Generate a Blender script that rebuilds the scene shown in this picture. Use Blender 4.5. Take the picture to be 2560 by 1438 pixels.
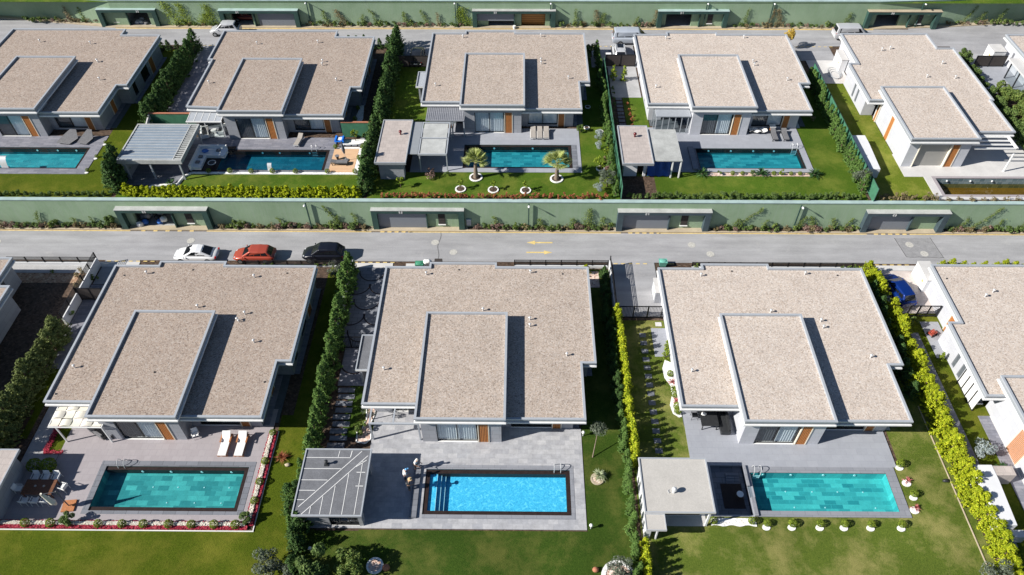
import bpy, bmesh, math, random
from mathutils import Vector, Matrix
R = math.radians
scene = bpy.context.scene
for o in list(bpy.data.objects): bpy.data.objects.remove(o)
COL = scene.collection
# ---------------------------------------------------------------- camera, sky, sun, exposure
CAMH = 56.0
def cam_axes(p, r, y):
    cy, sy, cp, sp, cr, sr = math.cos(y), math.sin(y), math.cos(p), math.sin(p), math.cos(r), math.sin(r)
    fw = Vector((sy*cp, cy*cp, -sp)); rt = Vector((cy, -sy, 0)); up = rt.cross(fw)
    return cr*rt + sr*up, -sr*rt + cr*up, fw
rt, up, fw = cam_axes(R(46.988), R(-0.284), R(-0.811))
cd = bpy.data.cameras.new("camera"); cam = bpy.data.objects.new("camera", cd); COL.objects.link(cam)
m = Matrix(((rt.x, up.x, -fw.x, 0), (rt.y, up.y, -fw.y, 0), (rt.z, up.z, -fw.z, CAMH), (0, 0, 0, 1)))
cam.matrix_world = m
cd.sensor_width = 36; cd.lens = 1860.36*36/2560; cd.clip_end = 3000; cd.clip_start = 1
scene.camera = cam
W = bpy.data.worlds.new("World"); scene.world = W; W.use_nodes = True
nt = W.node_tree; bg = nt.nodes["Background"]
sky = nt.nodes.new("ShaderNodeTexSky"); sky.sky_type = 'NISHITA'; sky.sun_disc = False
sky.sun_elevation = R(34.2); sky.sun_rotation = R(255); sky.air_density = 1.0; sky.dust_density = 0.4; sky.altitude = 100; sky.ozone_density = 4.0
nt.links.new(sky.outputs[0], bg.inputs[0]); bg.inputs[1].default_value = 0.05
sl = bpy.data.lights.new("sun", 'SUN'); sl.energy = 5.0; sl.angle = R(0.5); sl.color = (1.0, 0.955, 0.88)
sun = bpy.data.objects.new("sun", sl); COL.objects.link(sun)
sun.rotation_euler = Vector((1.42, 0.43, -1.0)).to_track_quat('-Z', 'Y').to_euler()
sun.location = (0, 0, 90)
scene.view_settings.view_transform = 'Standard'; scene.view_settings.look = 'None'
scene.view_settings.exposure = 0.60; scene.view_settings.gamma = 1
scene.render.engine = 'CYCLES'
scene.cycles.max_bounces = 6; scene.cycles.transparent_max_bounces = 8
# ---------------------------------------------------------------- materials
MT = {}
class N:
    def __init__(s, name):
        s.m = bpy.data.materials.new(name); s.m.use_nodes = True; s.t = s.m.node_tree
        s.b = s.t.nodes["Principled BSDF"]; s.out = s.t.nodes["Material Output"]; MT[name] = s.m
    def n(s, k, **kw):
        a = s.t.nodes.new(k)
        for q, v in kw.items(): setattr(a, q, v)
        return a
    def l(s, a, b): s.t.links.new(a, b)
    def pos(s, wall=False, scale=None):
        g = s.n("ShaderNodeNewGeometry").outputs["Position"]
        if wall:
            sp = s.n("ShaderNodeSeparateXYZ"); s.l(g, sp.inputs[0])
            ad = s.n("ShaderNodeMath", operation='ADD'); s.l(sp.outputs[0], ad.inputs[0]); s.l(sp.outputs[1], ad.inputs[1])
            cb = s.n("ShaderNodeCombineXYZ"); s.l(ad.outputs[0], cb.inputs[0]); s.l(sp.outputs[2], cb.inputs[1]); g = cb.outputs[0]
        if scale:
            v = s.n("ShaderNodeVectorMath", operation='MULTIPLY'); v.inputs[1].default_value = scale; s.l(g, v.inputs[0]); g = v.outputs[0]
        return g
    def noise(s, p, sc, det=3, rough=.6):
        a = s.n("ShaderNodeTexNoise"); a.inputs["Scale"].default_value = sc; a.inputs["Detail"].default_value = det
        a.inputs["Roughness"].default_value = rough; s.l(p, a.inputs["Vector"]); return a.outputs["Fac"]
    def ramp(s, f, stops):
        r = s.n("ShaderNodeValToRGB"); e = r.color_ramp.elements
        while len(e) < len(stops): e.new(.5)
        for i, (q, c) in enumerate(stops): e[i].position = q; e[i].color = (*c, 1) if not isinstance(c, (int, float)) else (c, c, c, 1)
        s.l(f, r.inputs[0]); return r.outputs[0]
    def mix(s, f, a, b, mode='MIX'):
        x = s.n("ShaderNodeMix", data_type='RGBA', blend_type=mode)
        if isinstance(f, (int, float)): x.inputs[0].default_value = f
        else: s.l(f, x.inputs[0])
        for i, v in ((6, a), (7, b)):
            if isinstance(v, tuple): x.inputs[i].default_value = (*v, 1)
            else: s.l(v, x.inputs[i])
        return x.outputs[2]
    def bump(s, h, st, dist):
        b = s.n("ShaderNodeBump"); b.inputs["Strength"].default_value = st; b.inputs["Distance"].default_value = dist
        s.l(h, b.inputs["Height"]); s.l(b.outputs[0], s.b.inputs["Normal"])
    def fin(s, col, rough=.8, metal=0, spec=.35):
        if isinstance(col, tuple): s.b.inputs["Base Color"].default_value = (*col, 1)
        else: s.l(col, s.b.inputs["Base Color"])
        s.b.inputs["Roughness"].default_value = rough; s.b.inputs["Metallic"].default_value = metal
        s.b.inputs["Specular IOR Level"].default_value = spec; return s.m
def sc(c, k): return tuple(min(1, x*k) for x in c)
def mat(name, col, rough=.8, var=.12, vs=2.0, metal=0, bump=0, bs=20, spec=.35, fine=.0, fs=12):
    x = N(name); p = x.pos(); f = x.noise(p, vs)
    c = x.ramp(f, ((.3, sc(col, 1-var)), (.7, sc(col, 1+var))))
    if fine: c = x.mix(fine, c, x.ramp(x.noise(p, fs, 2, .8), ((.35, .0), (.65, 1.0))), 'OVERLAY')
    if bump: x.bump(x.noise(p, bs), bump, .02)
    return x.fin(c, rough, metal, spec)
def tiles(name, c1, c2, tw, th, mort, wall=False, ms=.02, rough=.75, stain_ripple=.15, squash=.5, spec=.35):
    x = N(name); p = x.pos(wall); b = x.n("ShaderNodeTexBrick"); x.l(p, b.inputs["Vector"])
    b.inputs["Scale"].default_value = 1; b.inputs["Brick Width"].default_value = tw; b.inputs["Row Height"].default_value = th
    b.inputs["Mortar Size"].default_value = ms; b.inputs["Color1"].default_value = (*c1, 1); b.inputs["Color2"].default_value = (*c2, 1)
    b.inputs["Mortar"].default_value = (*mort, 1); b.offset = squash
    c = x.mix(stain_ripple, b.outputs["Color"], x.ramp(x.noise(x.pos(), 1.3 if 'pool' not in name and 'teal' not in name else 2.6, 6, .85), ((.3, .15), (.7, .85))), 'OVERLAY')  # finer noise on pool tiles paints ripple light into their colour
    return x.fin(c, rough, 0, spec)
def gravel(name, a, b, c, s=11):
    x = N(name); p = x.pos(); v = x.n("ShaderNodeTexVoronoi"); v.inputs["Scale"].default_value = s; x.l(p, v.inputs["Vector"])
    sp = x.n("ShaderNodeSeparateColor"); x.l(v.outputs["Color"], sp.inputs[0])
    col = x.ramp(sp.outputs[0], ((0, a), (.3, b), (.65, b), (1, c)))
    col = x.mix(.35, col, x.ramp(x.noise(p, .55, 4), ((.3, .42), (.7, .58))), 'OVERLAY')
    col = x.mix(.35, col, x.ramp(sp.outputs[1], ((0, (.56, .5, .44)), (1, (.46, .5, .54)))), 'OVERLAY')
    col = x.mix(x.ramp(x.noise(x.pos(scale=(1, .7, 1)), .38, 6, .75), ((.56, 0.0), (.74, .22))), col, sc(b, .62))
    x.bump(v.outputs["Distance"], -.3, .04); return x.fin(col, .9)
def lawn(name, d, l, y, ys=.5):
    x = N(name); p = x.pos(); c = x.ramp(x.noise(p, 7, 4, .75), ((.3, d), (.68, l)))
    c = x.mix(x.ramp(x.noise(p, .28, 7, .72), ((.46, 0.0), (.64, ys))), c, y)
    c = x.mix(.45, c, x.ramp(x.noise(x.pos(scale=(6, 13, 1)), 2.2, 2, .8), ((.3, .22), (.7, .8))), 'OVERLAY')
    c = x.mix(.25, c, x.ramp(x.noise(p, .12, 2), ((.35, .25), (.65, .75))), 'OVERLAY')
    x.bump(x.noise(p, 14, 3, .8), .9, .06); return x.fin(c, .9, 0, .1)
def leafm(name, a, b, c):
    x = N(name); g = x.n("ShaderNodeNewGeometry"); oi = x.n("ShaderNodeObjectInfo")
    col = x.ramp(g.outputs["Random Per Island"], ((0, a), (.5, b), (1, c)))
    col = x.mix(x.ramp(oi.outputs["Random"], ((0, 0.0), (1, .3))), col, a)
    x.fin(col, .65, 0, .2)
    tr = x.n("ShaderNodeBsdfTranslucent"); x.l(col, tr.inputs[0]); ms = x.n("ShaderNodeMixShader"); ms.inputs[0].default_value = .22
    x.l(x.b.outputs[0], ms.inputs[1]); x.l(tr.outputs[0], ms.inputs[2]); x.l(ms.outputs[0], x.out.inputs[0]); return x.m
def waterm(name, tint, bs=3.0, st=.12):
    x = N(name); x.t.nodes.remove(x.b)
    t = x.n("ShaderNodeBsdfTransparent"); t.inputs[0].default_value = (*tint, 1)
    g = x.n("ShaderNodeBsdfGlossy"); g.inputs["Roughness"].default_value = .03
    b = x.n("ShaderNodeBump"); b.inputs["Strength"].default_value = st; b.inputs["Distance"].default_value = .1
    x.l(x.noise(x.pos(), bs, 3), b.inputs["Height"]); x.l(b.outputs[0], g.inputs["Normal"])
    f = x.n("ShaderNodeLayerWeight"); f.inputs[0].default_value = .5; x.l(b.outputs[0], f.inputs["Normal"])
    pw = x.n("ShaderNodeMath", operation='POWER'); x.l(f.outputs["Facing"], pw.inputs[0]); pw.inputs[1].default_value = 4.0
    f = x.n("ShaderNodeMath", operation='MULTIPLY_ADD'); x.l(pw.outputs[0], f.inputs[0]); f.inputs[1].default_value = .5; f.inputs[2].default_value = .02
    m_ = x.n("ShaderNodeMixShader"); x.l(f.outputs[0], m_.inputs[0]); x.l(t.outputs[0], m_.inputs[1]); x.l(g.outputs[0], m_.inputs[2])
    x.l(m_.outputs[0], x.out.inputs[0]); return x.m
def glassm(name, tint=(.55, .62, .65), refl=.12):
    x = N(name); x.t.nodes.remove(x.b)
    t = x.n("ShaderNodeBsdfTransparent"); t.inputs[0].default_value = (*tint, 1)
    g = x.n("ShaderNodeBsdfGlossy"); g.inputs["Roughness"].default_value = .02
    m_ = x.n("ShaderNodeMixShader"); m_.inputs[0].default_value = refl
    x.l(t.outputs[0], m_.inputs[1]); x.l(g.outputs[0], m_.inputs[2]); x.l(m_.outputs[0], x.out.inputs[0]); return x.m
def slatm(name, a, b, per, axis=0, rough=.6):   # fine slats along one world axis (0 x+y, 2 z)
    x = N(name); sp = x.n("ShaderNodeSeparateXYZ"); x.l(x.pos(axis == 0), sp.inputs[0])
    mm = x.n("ShaderNodeMath", operation='MULTIPLY'); x.l(sp.outputs[0 if axis == 0 else axis], mm.inputs[0]); mm.inputs[1].default_value = 1/per
    fr = x.n("ShaderNodeMath", operation='FRACT'); x.l(mm.outputs[0], fr.inputs[0])
    c = x.ramp(fr.outputs[0], ((.0, a), (.22, a), (.3, b), (1, b)))
    c = x.mix(.3, c, x.ramp(x.noise(x.pos(), 3), ((.3, .3), (.7, .7))), 'OVERLAY'); return x.fin(c, rough)
gravel('roof gravel', (.19, .145, .118), (.345, .28, .235), (.45, .39, .34))  # house gravel tones, partly left-to-right sun and lens brightness baked in
gravel('mid roof gravel', (.235, .19, .158), (.405, .34, .29), (.53, .465, .415))
gravel('pale roof gravel', (.33, .275, .235), (.515, .445, .39), (.64, .58, .525))
gravel('pink pebbles', (.35, .22, .17), (.62, .45, .38), (.8, .7, .62), 7)
gravel('white pebbles', (.55, .55, .53), (.8, .8, .78), (.9, .9, .9), 9)
gravel('dark mulch', (.03, .02, .015), (.08, .055, .04), (.16, .11, .08), 9)
gravel('dry soil', (.04, .026, .018), (.08, .053, .037), (.14, .095, .068), 6)
mat('coping metal', (.37, .395, .43), .45, .05, 3, metal=0, spec=.5)
mat('fascia metal', (.27, .29, .31), .5, .06, 3)
mat('fascia lip', (.70, .70, .70), .5, .05, 3)
mat('dark frame', (.03, .032, .035), .4, .1, 5)
mat('black metal', (.012, .012, .014), .45, .2, 5)
mat('steel', (.66, .67, .68), .3, .05, 5, metal=.25)
mat('blue grey louvre', (.24, .29, .35), .45, .08, .8, fine=.1)
mat('white paint', (.78, .78, .77), .5, .04, 3)
mat('cream paint', (.72, .66, .55), .5, .04, 3)
mat('white fabric', (.78, .78, .77), .85, .05, 6)
mat('cream fabric', (.76, .72, .62), .85, .05, 6)
mat('grey fabric', (.16, .16, .17), .9, .15, 6)
mat('taupe fabric', (.36, .33, .30), .9, .1, 6)
mat('blue fabric', (.05, .16, .5), .8, .1, 6)
mat('blue plastic', (.02, .2, .75), .35, .15, 6)
mat('umbrella grey', (.13, .14, .17), .85, .1, 6)
mat('panel wood', (.50, .20, .06), .6, .15, 6); mat('teak', (.42, .17, .07), .6, .2, 8)
mat('dark teak', (.17, .075, .04), .5, .2, 8)
mat('terracotta', (.42, .17, .10), .8, .15, 6)
mat('wicker', (.05, .042, .04), .8, .3, 20)
tiles('grey stone wall', (.30, .31, .34), (.345, .355, .385), 1.2, .6, (.22, .225, .24), True, .012, .7, .1)
tiles('pale stone wall', (.47, .48, .52), (.50, .51, .55), 1.2, .6, (.40, .41, .43), True, .01, .7, .08)
mat('white wall', (.66, .67, .69), .8, .05, .8)
mat('grey roof felt', (.15, .155, .17), .85, .16, .8, fine=.15)
mat('cream roof felt', (.47, .45, .42), .85, .07, .6, fine=.08)
tiles('pinkish roof tile', (.42, .37, .345), (.47, .415, .385), .6, .6, (.33, .29, .27), ms=.015, stain_ripple=.2)
slatm('wood slats', (.06, .02, .008), (.44, .155, .05), .16, 0)
slatm('roller shutter', (.20, .20, .19), (.36, .355, .34), .12, 2)
x = N('roller shutter'); 
def zslat(name, a, b, per):
    x = N(name); g = x.n("ShaderNodeNewGeometry"); sp = x.n("ShaderNodeSeparateXYZ"); x.l(g.outputs["Position"], sp.inputs[0])
    mm = x.n("ShaderNodeMath", operation='MULTIPLY'); x.l(sp.outputs[2], mm.inputs[0]); mm.inputs[1].default_value = 1/per
    fr = x.n("ShaderNodeMath", operation='FRACT'); x.l(mm.outputs[0], fr.inputs[0])
    return x.fin(x.ramp(fr.outputs[0], ((0, a), (.15, a), (.3, b), (1, b))), .5)
zslat('roller shutter', (.17, .165, .155), (.36, .35, .33), .16)
zslat('garage shutter', (.10, .11, .125), (.225, .245, .28), .14)
zslat('garage wood door', (.20, .08, .02), (.42, .19, .05), .3)
x = N('green render'); p = x.pos()
c = x.ramp(x.noise(p, .35, 5, .65), ((.32, (.225, .325, .20)), (.7, (.30, .41, .27))))
c = x.mix(x.ramp(x.noise(x.pos(scale=(4, 4, .16)), 1.2, 5, .75), ((.42, 0.0), (.8, .55))), c, (.33, .39, .32))
x.bump(x.noise(p, 9, 3), .5, .05); x.fin(c, .9)
mat('green trim', (.03, .07, .06), .6, .2, 1.2)
mat('slate trim', (.05, .075, .09), .6, .2, 1.2)
mat('green coping', (.36, .47, .46), .6, .12, 1.0)
mat('portal top', (.42, .43, .42), .8, .16, .9, fine=.1)
mat('sand kerb', (.44, .37, .27), .85, .12, .7, fine=.1)
mat('yellow paint', (.66, .50, .20), .7, .22, 3); mat('headlight', (.45, .46, .48), .2, .05, 5)
x = N('asphalt'); p = x.pos()
c = x.ramp(x.noise(p, 9, 4, .85), ((.25, (.275, .275, .288)), (.75, (.39, .39, .405))))
c = x.mix(.35, c, x.ramp(x.noise(x.pos(scale=(.35, 1.2, 1)), .5, 5, .65), ((.35, .3), (.68, .7))), 'OVERLAY')
c = x.mix(x.ramp(x.noise(p, .8, 6, .75), ((.56, 0.0), (.75, .5))), c, (.46, .45, .44))
c = x.mix(.22, c, x.ramp(x.noise(x.pos(scale=(.03, 1.6, 1)), 1.0, 3, .6), ((.35, .34), (.65, .64))), 'OVERLAY')
c = x.mix(x.ramp(x.noise(p, 1.7, 3, .9), ((.68, 0.0), (.74, .5))), c, (.2, .2, .2))
c = x.mix(x.ramp(x.noise(x.pos(scale=(.5, 1, 1)), .27, 6, .8), ((.497, 0.0), (.5, .5), (.503, 0.0))), c, (.2, .2, .21))
x.fin(c, .9)
mat('asphalt patch', (.27, .27, .28), .9, .12, 2, fine=.15)
mat('asphalt edge', (.15, .15, .155), .9, .12, 2)
mat('manhole lid', (.46, .45, .42), .7, .15, 6, fine=.2)
mat('concrete', (.38, .38, .385), .9, .1, 1.2, fine=.1)
mat('pale concrete', (.55, .54, .53), .85, .07, .9, fine=.06)
tiles('pink drive paving', (.50, .44, .41), (.58, .52, .485), .6, .3, (.45, .4, .37), ms=.012)
tiles('mauve paving', (.33, .30, .315), (.355, .325, .34), .6, .6, (.29, .265, .28), ms=.012, stain_ripple=.08)
tiles('blue grey paving', (.31, .325, .365), (.335, .35, .39), .9, .6, (.28, .29, .33), ms=.012, stain_ripple=.1)
tiles('mottled paving', (.33, .335, .36), (.43, .43, .445), .8, .45, (.32, .325, .34), ms=.012, stain_ripple=.32)
tiles('slate paving', (.17, .175, .21), (.25, .25, .285), 1.1, .28, (.15, .15, .18), ms=.012, stain_ripple=.3)
tiles('coping stone', (.155, .165, .19), (.20, .21, .24), 1.0, .5, (.10, .105, .12), ms=.02, stain_ripple=.1)
tiles('pale coping stone', (.235, .245, .275), (.265, .275, .305), 1.0, .5, (.19, .195, .22), ms=.02, stain_ripple=.1)
mat('black tile', (.028, .018, .016), .45, .25, 3, spec=.3)
tiles('teal pool tile', (.045, .22, .225), (.13, .43, .40), .9, .45, (.08, .28, .28), ms=.012, stain_ripple=.28)
tiles('deep teal tile', (.035, .22, .26), (.07, .34, .37), .9, .45, (.04, .2, .24), ms=.012, stain_ripple=.25)
tiles('turquoise pool tile', (.035, .25, .27), (.13, .52, .49), .95, .38, (.10, .46, .46), ms=.012, stain_ripple=.2)
tiles('slate pool tile', (.10, .15, .17), (.2, .26, .28), .6, .45, (.3, .33, .33), True, ms=.02)
x = N('painted caustic blue'); p = x.pos(); ns = x.n("ShaderNodeTexVoronoi"); ns.feature = 'SMOOTH_F1'; ns.inputs["Scale"].default_value = 5.5  # bright caustic ripples painted into the blue pool tile colour
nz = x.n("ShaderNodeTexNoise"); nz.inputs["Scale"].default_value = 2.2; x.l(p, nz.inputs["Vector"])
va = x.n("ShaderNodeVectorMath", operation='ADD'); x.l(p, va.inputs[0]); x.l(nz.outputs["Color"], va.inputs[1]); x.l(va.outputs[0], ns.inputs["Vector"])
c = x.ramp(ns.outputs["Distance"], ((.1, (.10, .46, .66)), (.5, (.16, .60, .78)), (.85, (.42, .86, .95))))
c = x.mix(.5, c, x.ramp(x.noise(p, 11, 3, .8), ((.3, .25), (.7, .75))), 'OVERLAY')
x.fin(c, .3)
mat('murky water bed', (.17, .125, .03), .9, .3, .6, fine=.2)
mat('tarpaulin blue', (.015, .07, .3), .5, .3, 1.5)
waterm('clear water', (.62, .93, .97)); waterm('blue water', (.62, .9, 1.0), 2.5, .3); waterm('dark water', (.42, .72, .82)); waterm('deep water', (.28, .56, .68)); waterm('brown water', (.75, .68, .4), 3, .03)
glassm('window glass', (.86, .9, .92), .1); glassm('clear glass', (.8, .85, .86), .1)
mat('curtain', (.74, .80, .83), .9, .06, 3)
mat('dark curtain', (.10, .115, .13), .9, .15, 3)
mat('tyre', (.012, .012, .012), .8, .1, 5)
mat('rim', (.35, .36, .37), .3, .1, 5, metal=.7)
mat('car glass', (.012, .014, .017), .06, .1, 2, spec=.6)
mat('taillight', (.35, .01, .01), .2, .1, 5)
def carm(name, c, metal=.2):
    x = N(name); x.fin(c, .28, metal, .5); x.b.inputs["Coat Weight"].default_value = .6; x.b.inputs["Coat Roughness"].default_value = .06
    return x.m
carm('white car paint', (.74, .75, .77), 0); carm('red car paint', (.42, .075, .045), .2); carm('black car paint', (.008, .009, .016), .1)
carm('blue car paint', (.004, .03, .20), .35); carm('silver car paint', (.50, .51, .53), .1); carm('grey car paint', (.42, .46, .52), .05); carm('dark car paint', (.02, .021, .024), .2)
carm('dark red car paint', (.12, .01, .012), .2)
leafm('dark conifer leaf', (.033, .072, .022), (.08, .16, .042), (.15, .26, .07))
leafm('green conifer leaf', (.055, .11, .025), (.135, .25, .055), (.25, .39, .10))
leafm('grey conifer leaf', (.09, .12, .035), (.19, .235, .075), (.32, .37, .13))
leafm('olive leaf', (.07, .09, .06), (.13, .16, .11), (.24, .27, .21))
leafm('yellow leaf', (.15, .22, .01), (.36, .43, .015), (.66, .66, .04))
leafm('yellow hedge leaf', (.17, .22, .005), (.44, .50, .012), (.70, .74, .03))
leafm('lime leaf', (.10, .16, .015), (.24, .33, .03), (.4, .46, .06))
leafm('bush leaf', (.05, .09, .025), (.12, .19, .05), (.22, .30, .09))
leafm('box leaf', (.08, .13, .012), (.18, .25, .025), (.32, .38, .05))
leafm('vine leaf', (.07, .12, .03), (.15, .22, .05), (.28, .33, .09))
leafm('dry leaf', (.13, .10, .05), (.24, .20, .10), (.38, .30, .18))
leafm('rust leaf', (.22, .06, .03), (.42, .13, .07), (.55, .28, .12))
leafm('pink grey leaf', (.16, .10, .08), (.28, .18, .15), (.42, .3, .26))
leafm('silver leaf', (.20, .25, .25), (.36, .42, .42), (.55, .6, .6))
leafm('palm leaf', (.22, .27, .06), (.44, .50, .16), (.68, .70, .34))
leafm('pale yucca leaf', (.22, .28, .14), (.4, .46, .27), (.6, .64, .46))
leafm('sago leaf', (.02, .06, .02), (.05, .12, .04), (.12, .22, .07))
leafm('autumn leaf', (.35, .22, .03), (.55, .38, .06), (.68, .52, .14))
leafm('red flower', (.22, .01, .03), (.45, .03, .07), (.62, .12, .15))
leafm('white flower', (.6, .54, .45), (.8, .75, .66), (.9, .87, .8))
leafm('red spike leaf', (.30, .06, .06), (.5, .14, .13), (.6, .3, .28))
leafm('orange flower', (.5, .2, .03), (.7, .4, .05), (.75, .55, .1))
mat('bark', (.12, .085, .06), .9, .3, 8); mat('palm bark', (.22, .17, .13), .95, .35, 9)
mat('skin', (.42, .24, .17), .6, .05, 8); mat('hair', (.03, .02, .015), .8, .2, 8); mat('denim', (.03, .035, .06), .9, .2, 8)
lawn('lawn', (.046, .072, .003), (.095, .127, .008), (.17, .165, .022), .6)
lawn('deep lawn', (.024, .054, .006), (.052, .092, .012), (.12, .13, .03), .75)
lawn('dry lawn', (.062, .10, .014), (.125, .165, .025), (.31, .28, .10), .72)
lawn('upper lawn', (.042, .088, .008), (.088, .15, .014), (.155, .185, .03), .8)
lawn('olive lawn', (.08, .12, .010), (.145, .185, .02), (.25, .25, .05), .8)
# ---------------------------------------------------------------- mesh builder
class MB:
    def __init__(s): s.v = []; s.f = []; s.mi = []; s.sm = []; s.mats = []; s.cur = 0
    def use(s, name):
        if name not in s.mats: s.mats.append(name)
        s.cur = s.mats.index(name); return s
    def add(s, vs, fs, smooth=False):
        b = len(s.v); s.v += [tuple(q) for q in vs]
        for f in fs: s.f.append(tuple(b+i for i in f)); s.mi.append(s.cur); s.sm.append(smooth)
        return s
    def box(s, x0, x1, y0, y1, z0, z1):
        x0, x1 = min(x0, x1), max(x0, x1); y0, y1 = min(y0, y1), max(y0, y1); z0, z1 = min(z0, z1), max(z0, z1)
        v = [(x, y, z) for z in (z0, z1) for y in (y0, y1) for x in (x0, x1)]
        return s.add(v, [(0, 2, 3, 1), (4, 5, 7, 6), (0, 1, 5, 4), (2, 6, 7, 3), (0, 4, 6, 2), (1, 3, 7, 5)])
    def prism(s, poly, z0, z1):
        n = len(poly); v = [(x, y, z0) for x, y in poly] + [(x, y, z1) for x, y in poly]
        return s.add(v, [tuple(range(n))[::-1], tuple(range(n, 2*n))] + [(i, (i+1) % n, n+(i+1) % n, n+i) for i in range(n)])
    def poly(s, pts): return s.add(pts, [tuple(range(len(pts)))])
    def tube(s, p, q, r, r2=None, n=8, cap=True, smooth=True):
        p, q = Vector(p), Vector(q); d = (q-p).normalized(); a = d.orthogonal().normalized(); b = d.cross(a); r2 = r if r2 is None else r2
        v = []
        for c, rr in ((p, r), (q, r2)):
            for i in range(n): t = 2*math.pi*i/n; v.append(c + (a*math.cos(t)+b*math.sin(t))*rr)
        f = [(i, (i+1) % n, n+(i+1) % n, n+i) for i in range(n)]
        s.add(v, f, smooth)
        if cap: s.add(v, [tuple(range(n))[::-1], tuple(range(n, 2*n))])
        return s
    def path(s, pts, r, n=6):
        for a, b in zip(pts, pts[1:]): s.tube(a, b, r, n=n)
        return s
    def ell(s, c, rx, ry, rz, n=12, m=8, jit=0, rnd=random):
        v = []; f = []
        for j in range(m+1):
            th = math.pi*j/m
            for i in range(n):
                t = 2*math.pi*i/n; k = 1+rnd.uniform(-jit, jit) if 0 < j < m else 1
                v.append((c[0]+rx*k*math.sin(th)*math.cos(t), c[1]+ry*k*math.sin(th)*math.sin(t), c[2]+rz*k*math.cos(th)))
        for j in range(m):
            for i in range(n): f.append((j*n+i, (j+1)*n+i, (j+1)*n+(i+1) % n, j*n+(i+1) % n))
        return s.add(v, f, True)
    def disc(s, c, r, n=20, z1=None, ry=None):
        ry = ry or r; pts = [(c[0]+r*math.cos(2*math.pi*i/n), c[1]+ry*math.sin(2*math.pi*i/n)) for i in range(n)]
        if z1 is None: return s.poly([(x, y, c[2]) for x, y in pts])
        return s.prism(pts, c[2], z1)
    def build(s, name, m=None, parent=None, local=False, **kw):
        me = bpy.data.meshes.new(name); v = s.v
        o = bpy.data.objects.new(name, me); COL.objects.link(o)
        if parent is not None:
            o.parent = parent
            if not local:
                w = wpos(parent); v = [(a-w[0], b-w[1], c-w[2]) for a, b, c in v]
        me.from_pydata(v, [], s.f)
        for q in (s.mats or [m]): me.materials.append(MT[q])
        me.polygons.foreach_set('material_index', s.mi); me.polygons.foreach_set('use_smooth', s.sm); me.update()
        for k, q in kw.items(): o[k] = q
        return o
def wpos(o):
    w = Vector((0, 0, 0))
    while o is not None: w += o.location; o = o.parent
    return w
def tag(o, label, cat, group=None):
    o['label'] = label; o['category'] = cat
    if group: o['group'] = group
    return o
def thing(name, label, cat, loc=(0, 0, 0), group=None, rz=0):
    o = bpy.data.objects.new(name, None); COL.objects.link(o); o.location = loc; o.rotation_euler = (0, 0, rz)
    o.empty_display_size = .3
    return tag(o, label, cat, group)
def struct(o): o['kind'] = 'structure'; return o
def clone(src, loc, rz=0, label=None, group=None, s=1.0):
    c = src.copy(); COL.objects.link(c); c.location = loc; c.rotation_euler = (0, 0, rz)
    c.scale = (s, s, s) if not isinstance(s, tuple) else s
    if label: c['label'] = label
    if group: c['group'] = group
    for ch in src.children:
        d = ch.copy(); COL.objects.link(d); d.parent = c
        for g in ch.children: e = g.copy(); COL.objects.link(e); e.parent = d
    return c
def flat(name, m, rects, z, holes=(), thick=0, parent=None):   # union of rects minus holes as one sheet of cells
    xs = sorted({v for r in list(rects)+list(holes) for v in (r[0], r[1])}); ys = sorted({v for r in list(rects)+list(holes) for v in (r[2], r[3])})
    b = MB(); ins = lambda r, x, y: r[0] < x < r[1] and r[2] < y < r[3]
    cell = {}
    for i in range(len(xs)-1):
        for j in range(len(ys)-1):
            x, y = (xs[i]+xs[i+1])/2, (ys[j]+ys[j+1])/2
            cell[i, j] = any(ins(r, x, y) for r in rects) and not any(ins(h, x, y) for h in holes)
    for (i, j), c in cell.items():
        if not c: continue
        x0, x1, y0, y1 = xs[i], xs[i+1], ys[j], ys[j+1]
        b.poly([(x0, y0, z), (x1, y0, z), (x1, y1, z), (x0, y1, z)])
        if thick:
            for di, dj, q in ((-1, 0, ((x0, y1), (x0, y0))), (1, 0, ((x1, y0), (x1, y1))), (0, -1, ((x0, y0), (x1, y0))), (0, 1, ((x1, y1), (x0, y1)))):
                if not cell.get((i+di, j+dj)):
                    (a, c_), (d, e) = q; b.poly([(a, c_, z-thick), (d, e, z-thick), (d, e, z), (a, c_, z)])
    return b.build(name, m, parent)

def nth(i, end):
    n = i+1; sfx = 'th' if 10 < n % 100 < 14 else {1: 'st', 2: 'nd', 3: 'rd'}.get(n % 10, 'th'); return '%d%s from the %s' % (n, sfx, end)
# ---------------------------------------------------------------- ground, roads
UZ = 3.6
A_H = (-34.65, -22.6, 27.4, 31.4); B_H = (-7.7, 4.3, 27.3, 31.35); C_H = (19.3, 30.6, 27.85, 31.25); J_H = (16.1, 18.8, 27.5, 31.9)
LH = [A_H, B_H, C_H, J_H]
P1 = (-68.0, -50.3, 66.95, 70.95); P2 = (-34.3, -22.1, 66.75, 70.65); P3 = (-6.5, 6.0, 67.35, 71.75); P4 = (20.4, 32.4, 67.4, 71.2); P5 = (46.2, 60, 63.0, 65.8)
UH = [P1, P2, P3, P4, P5]
def S(*a, **k): return struct(flat(*a, **k))
S('ground', 'dry soil', [(-400, 400, -150, 61.5)], -.06, LH)
S('ground', 'dry soil', [(-400, 400, 61.45, 101.3)], UZ-.06, UH)
S('ground', 'upper lawn', [(-600, 600, 99.95, 900)], 7.15)
S('road', 'asphalt', [(-200, 200, 55.95, 60.5)], 0)
S('road', 'asphalt', [(-44.2, -40.5, 52.4, 55.95), (9.9, 14.3, 48.4, 55.95)], -.004)
b = MB(); b.prism([(-90, 60.62), (90, 60.62), (90, 61.32), (-90, 61.32)], -.05, .12); struct(b.build('kerb', 'sand kerb'))
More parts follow.
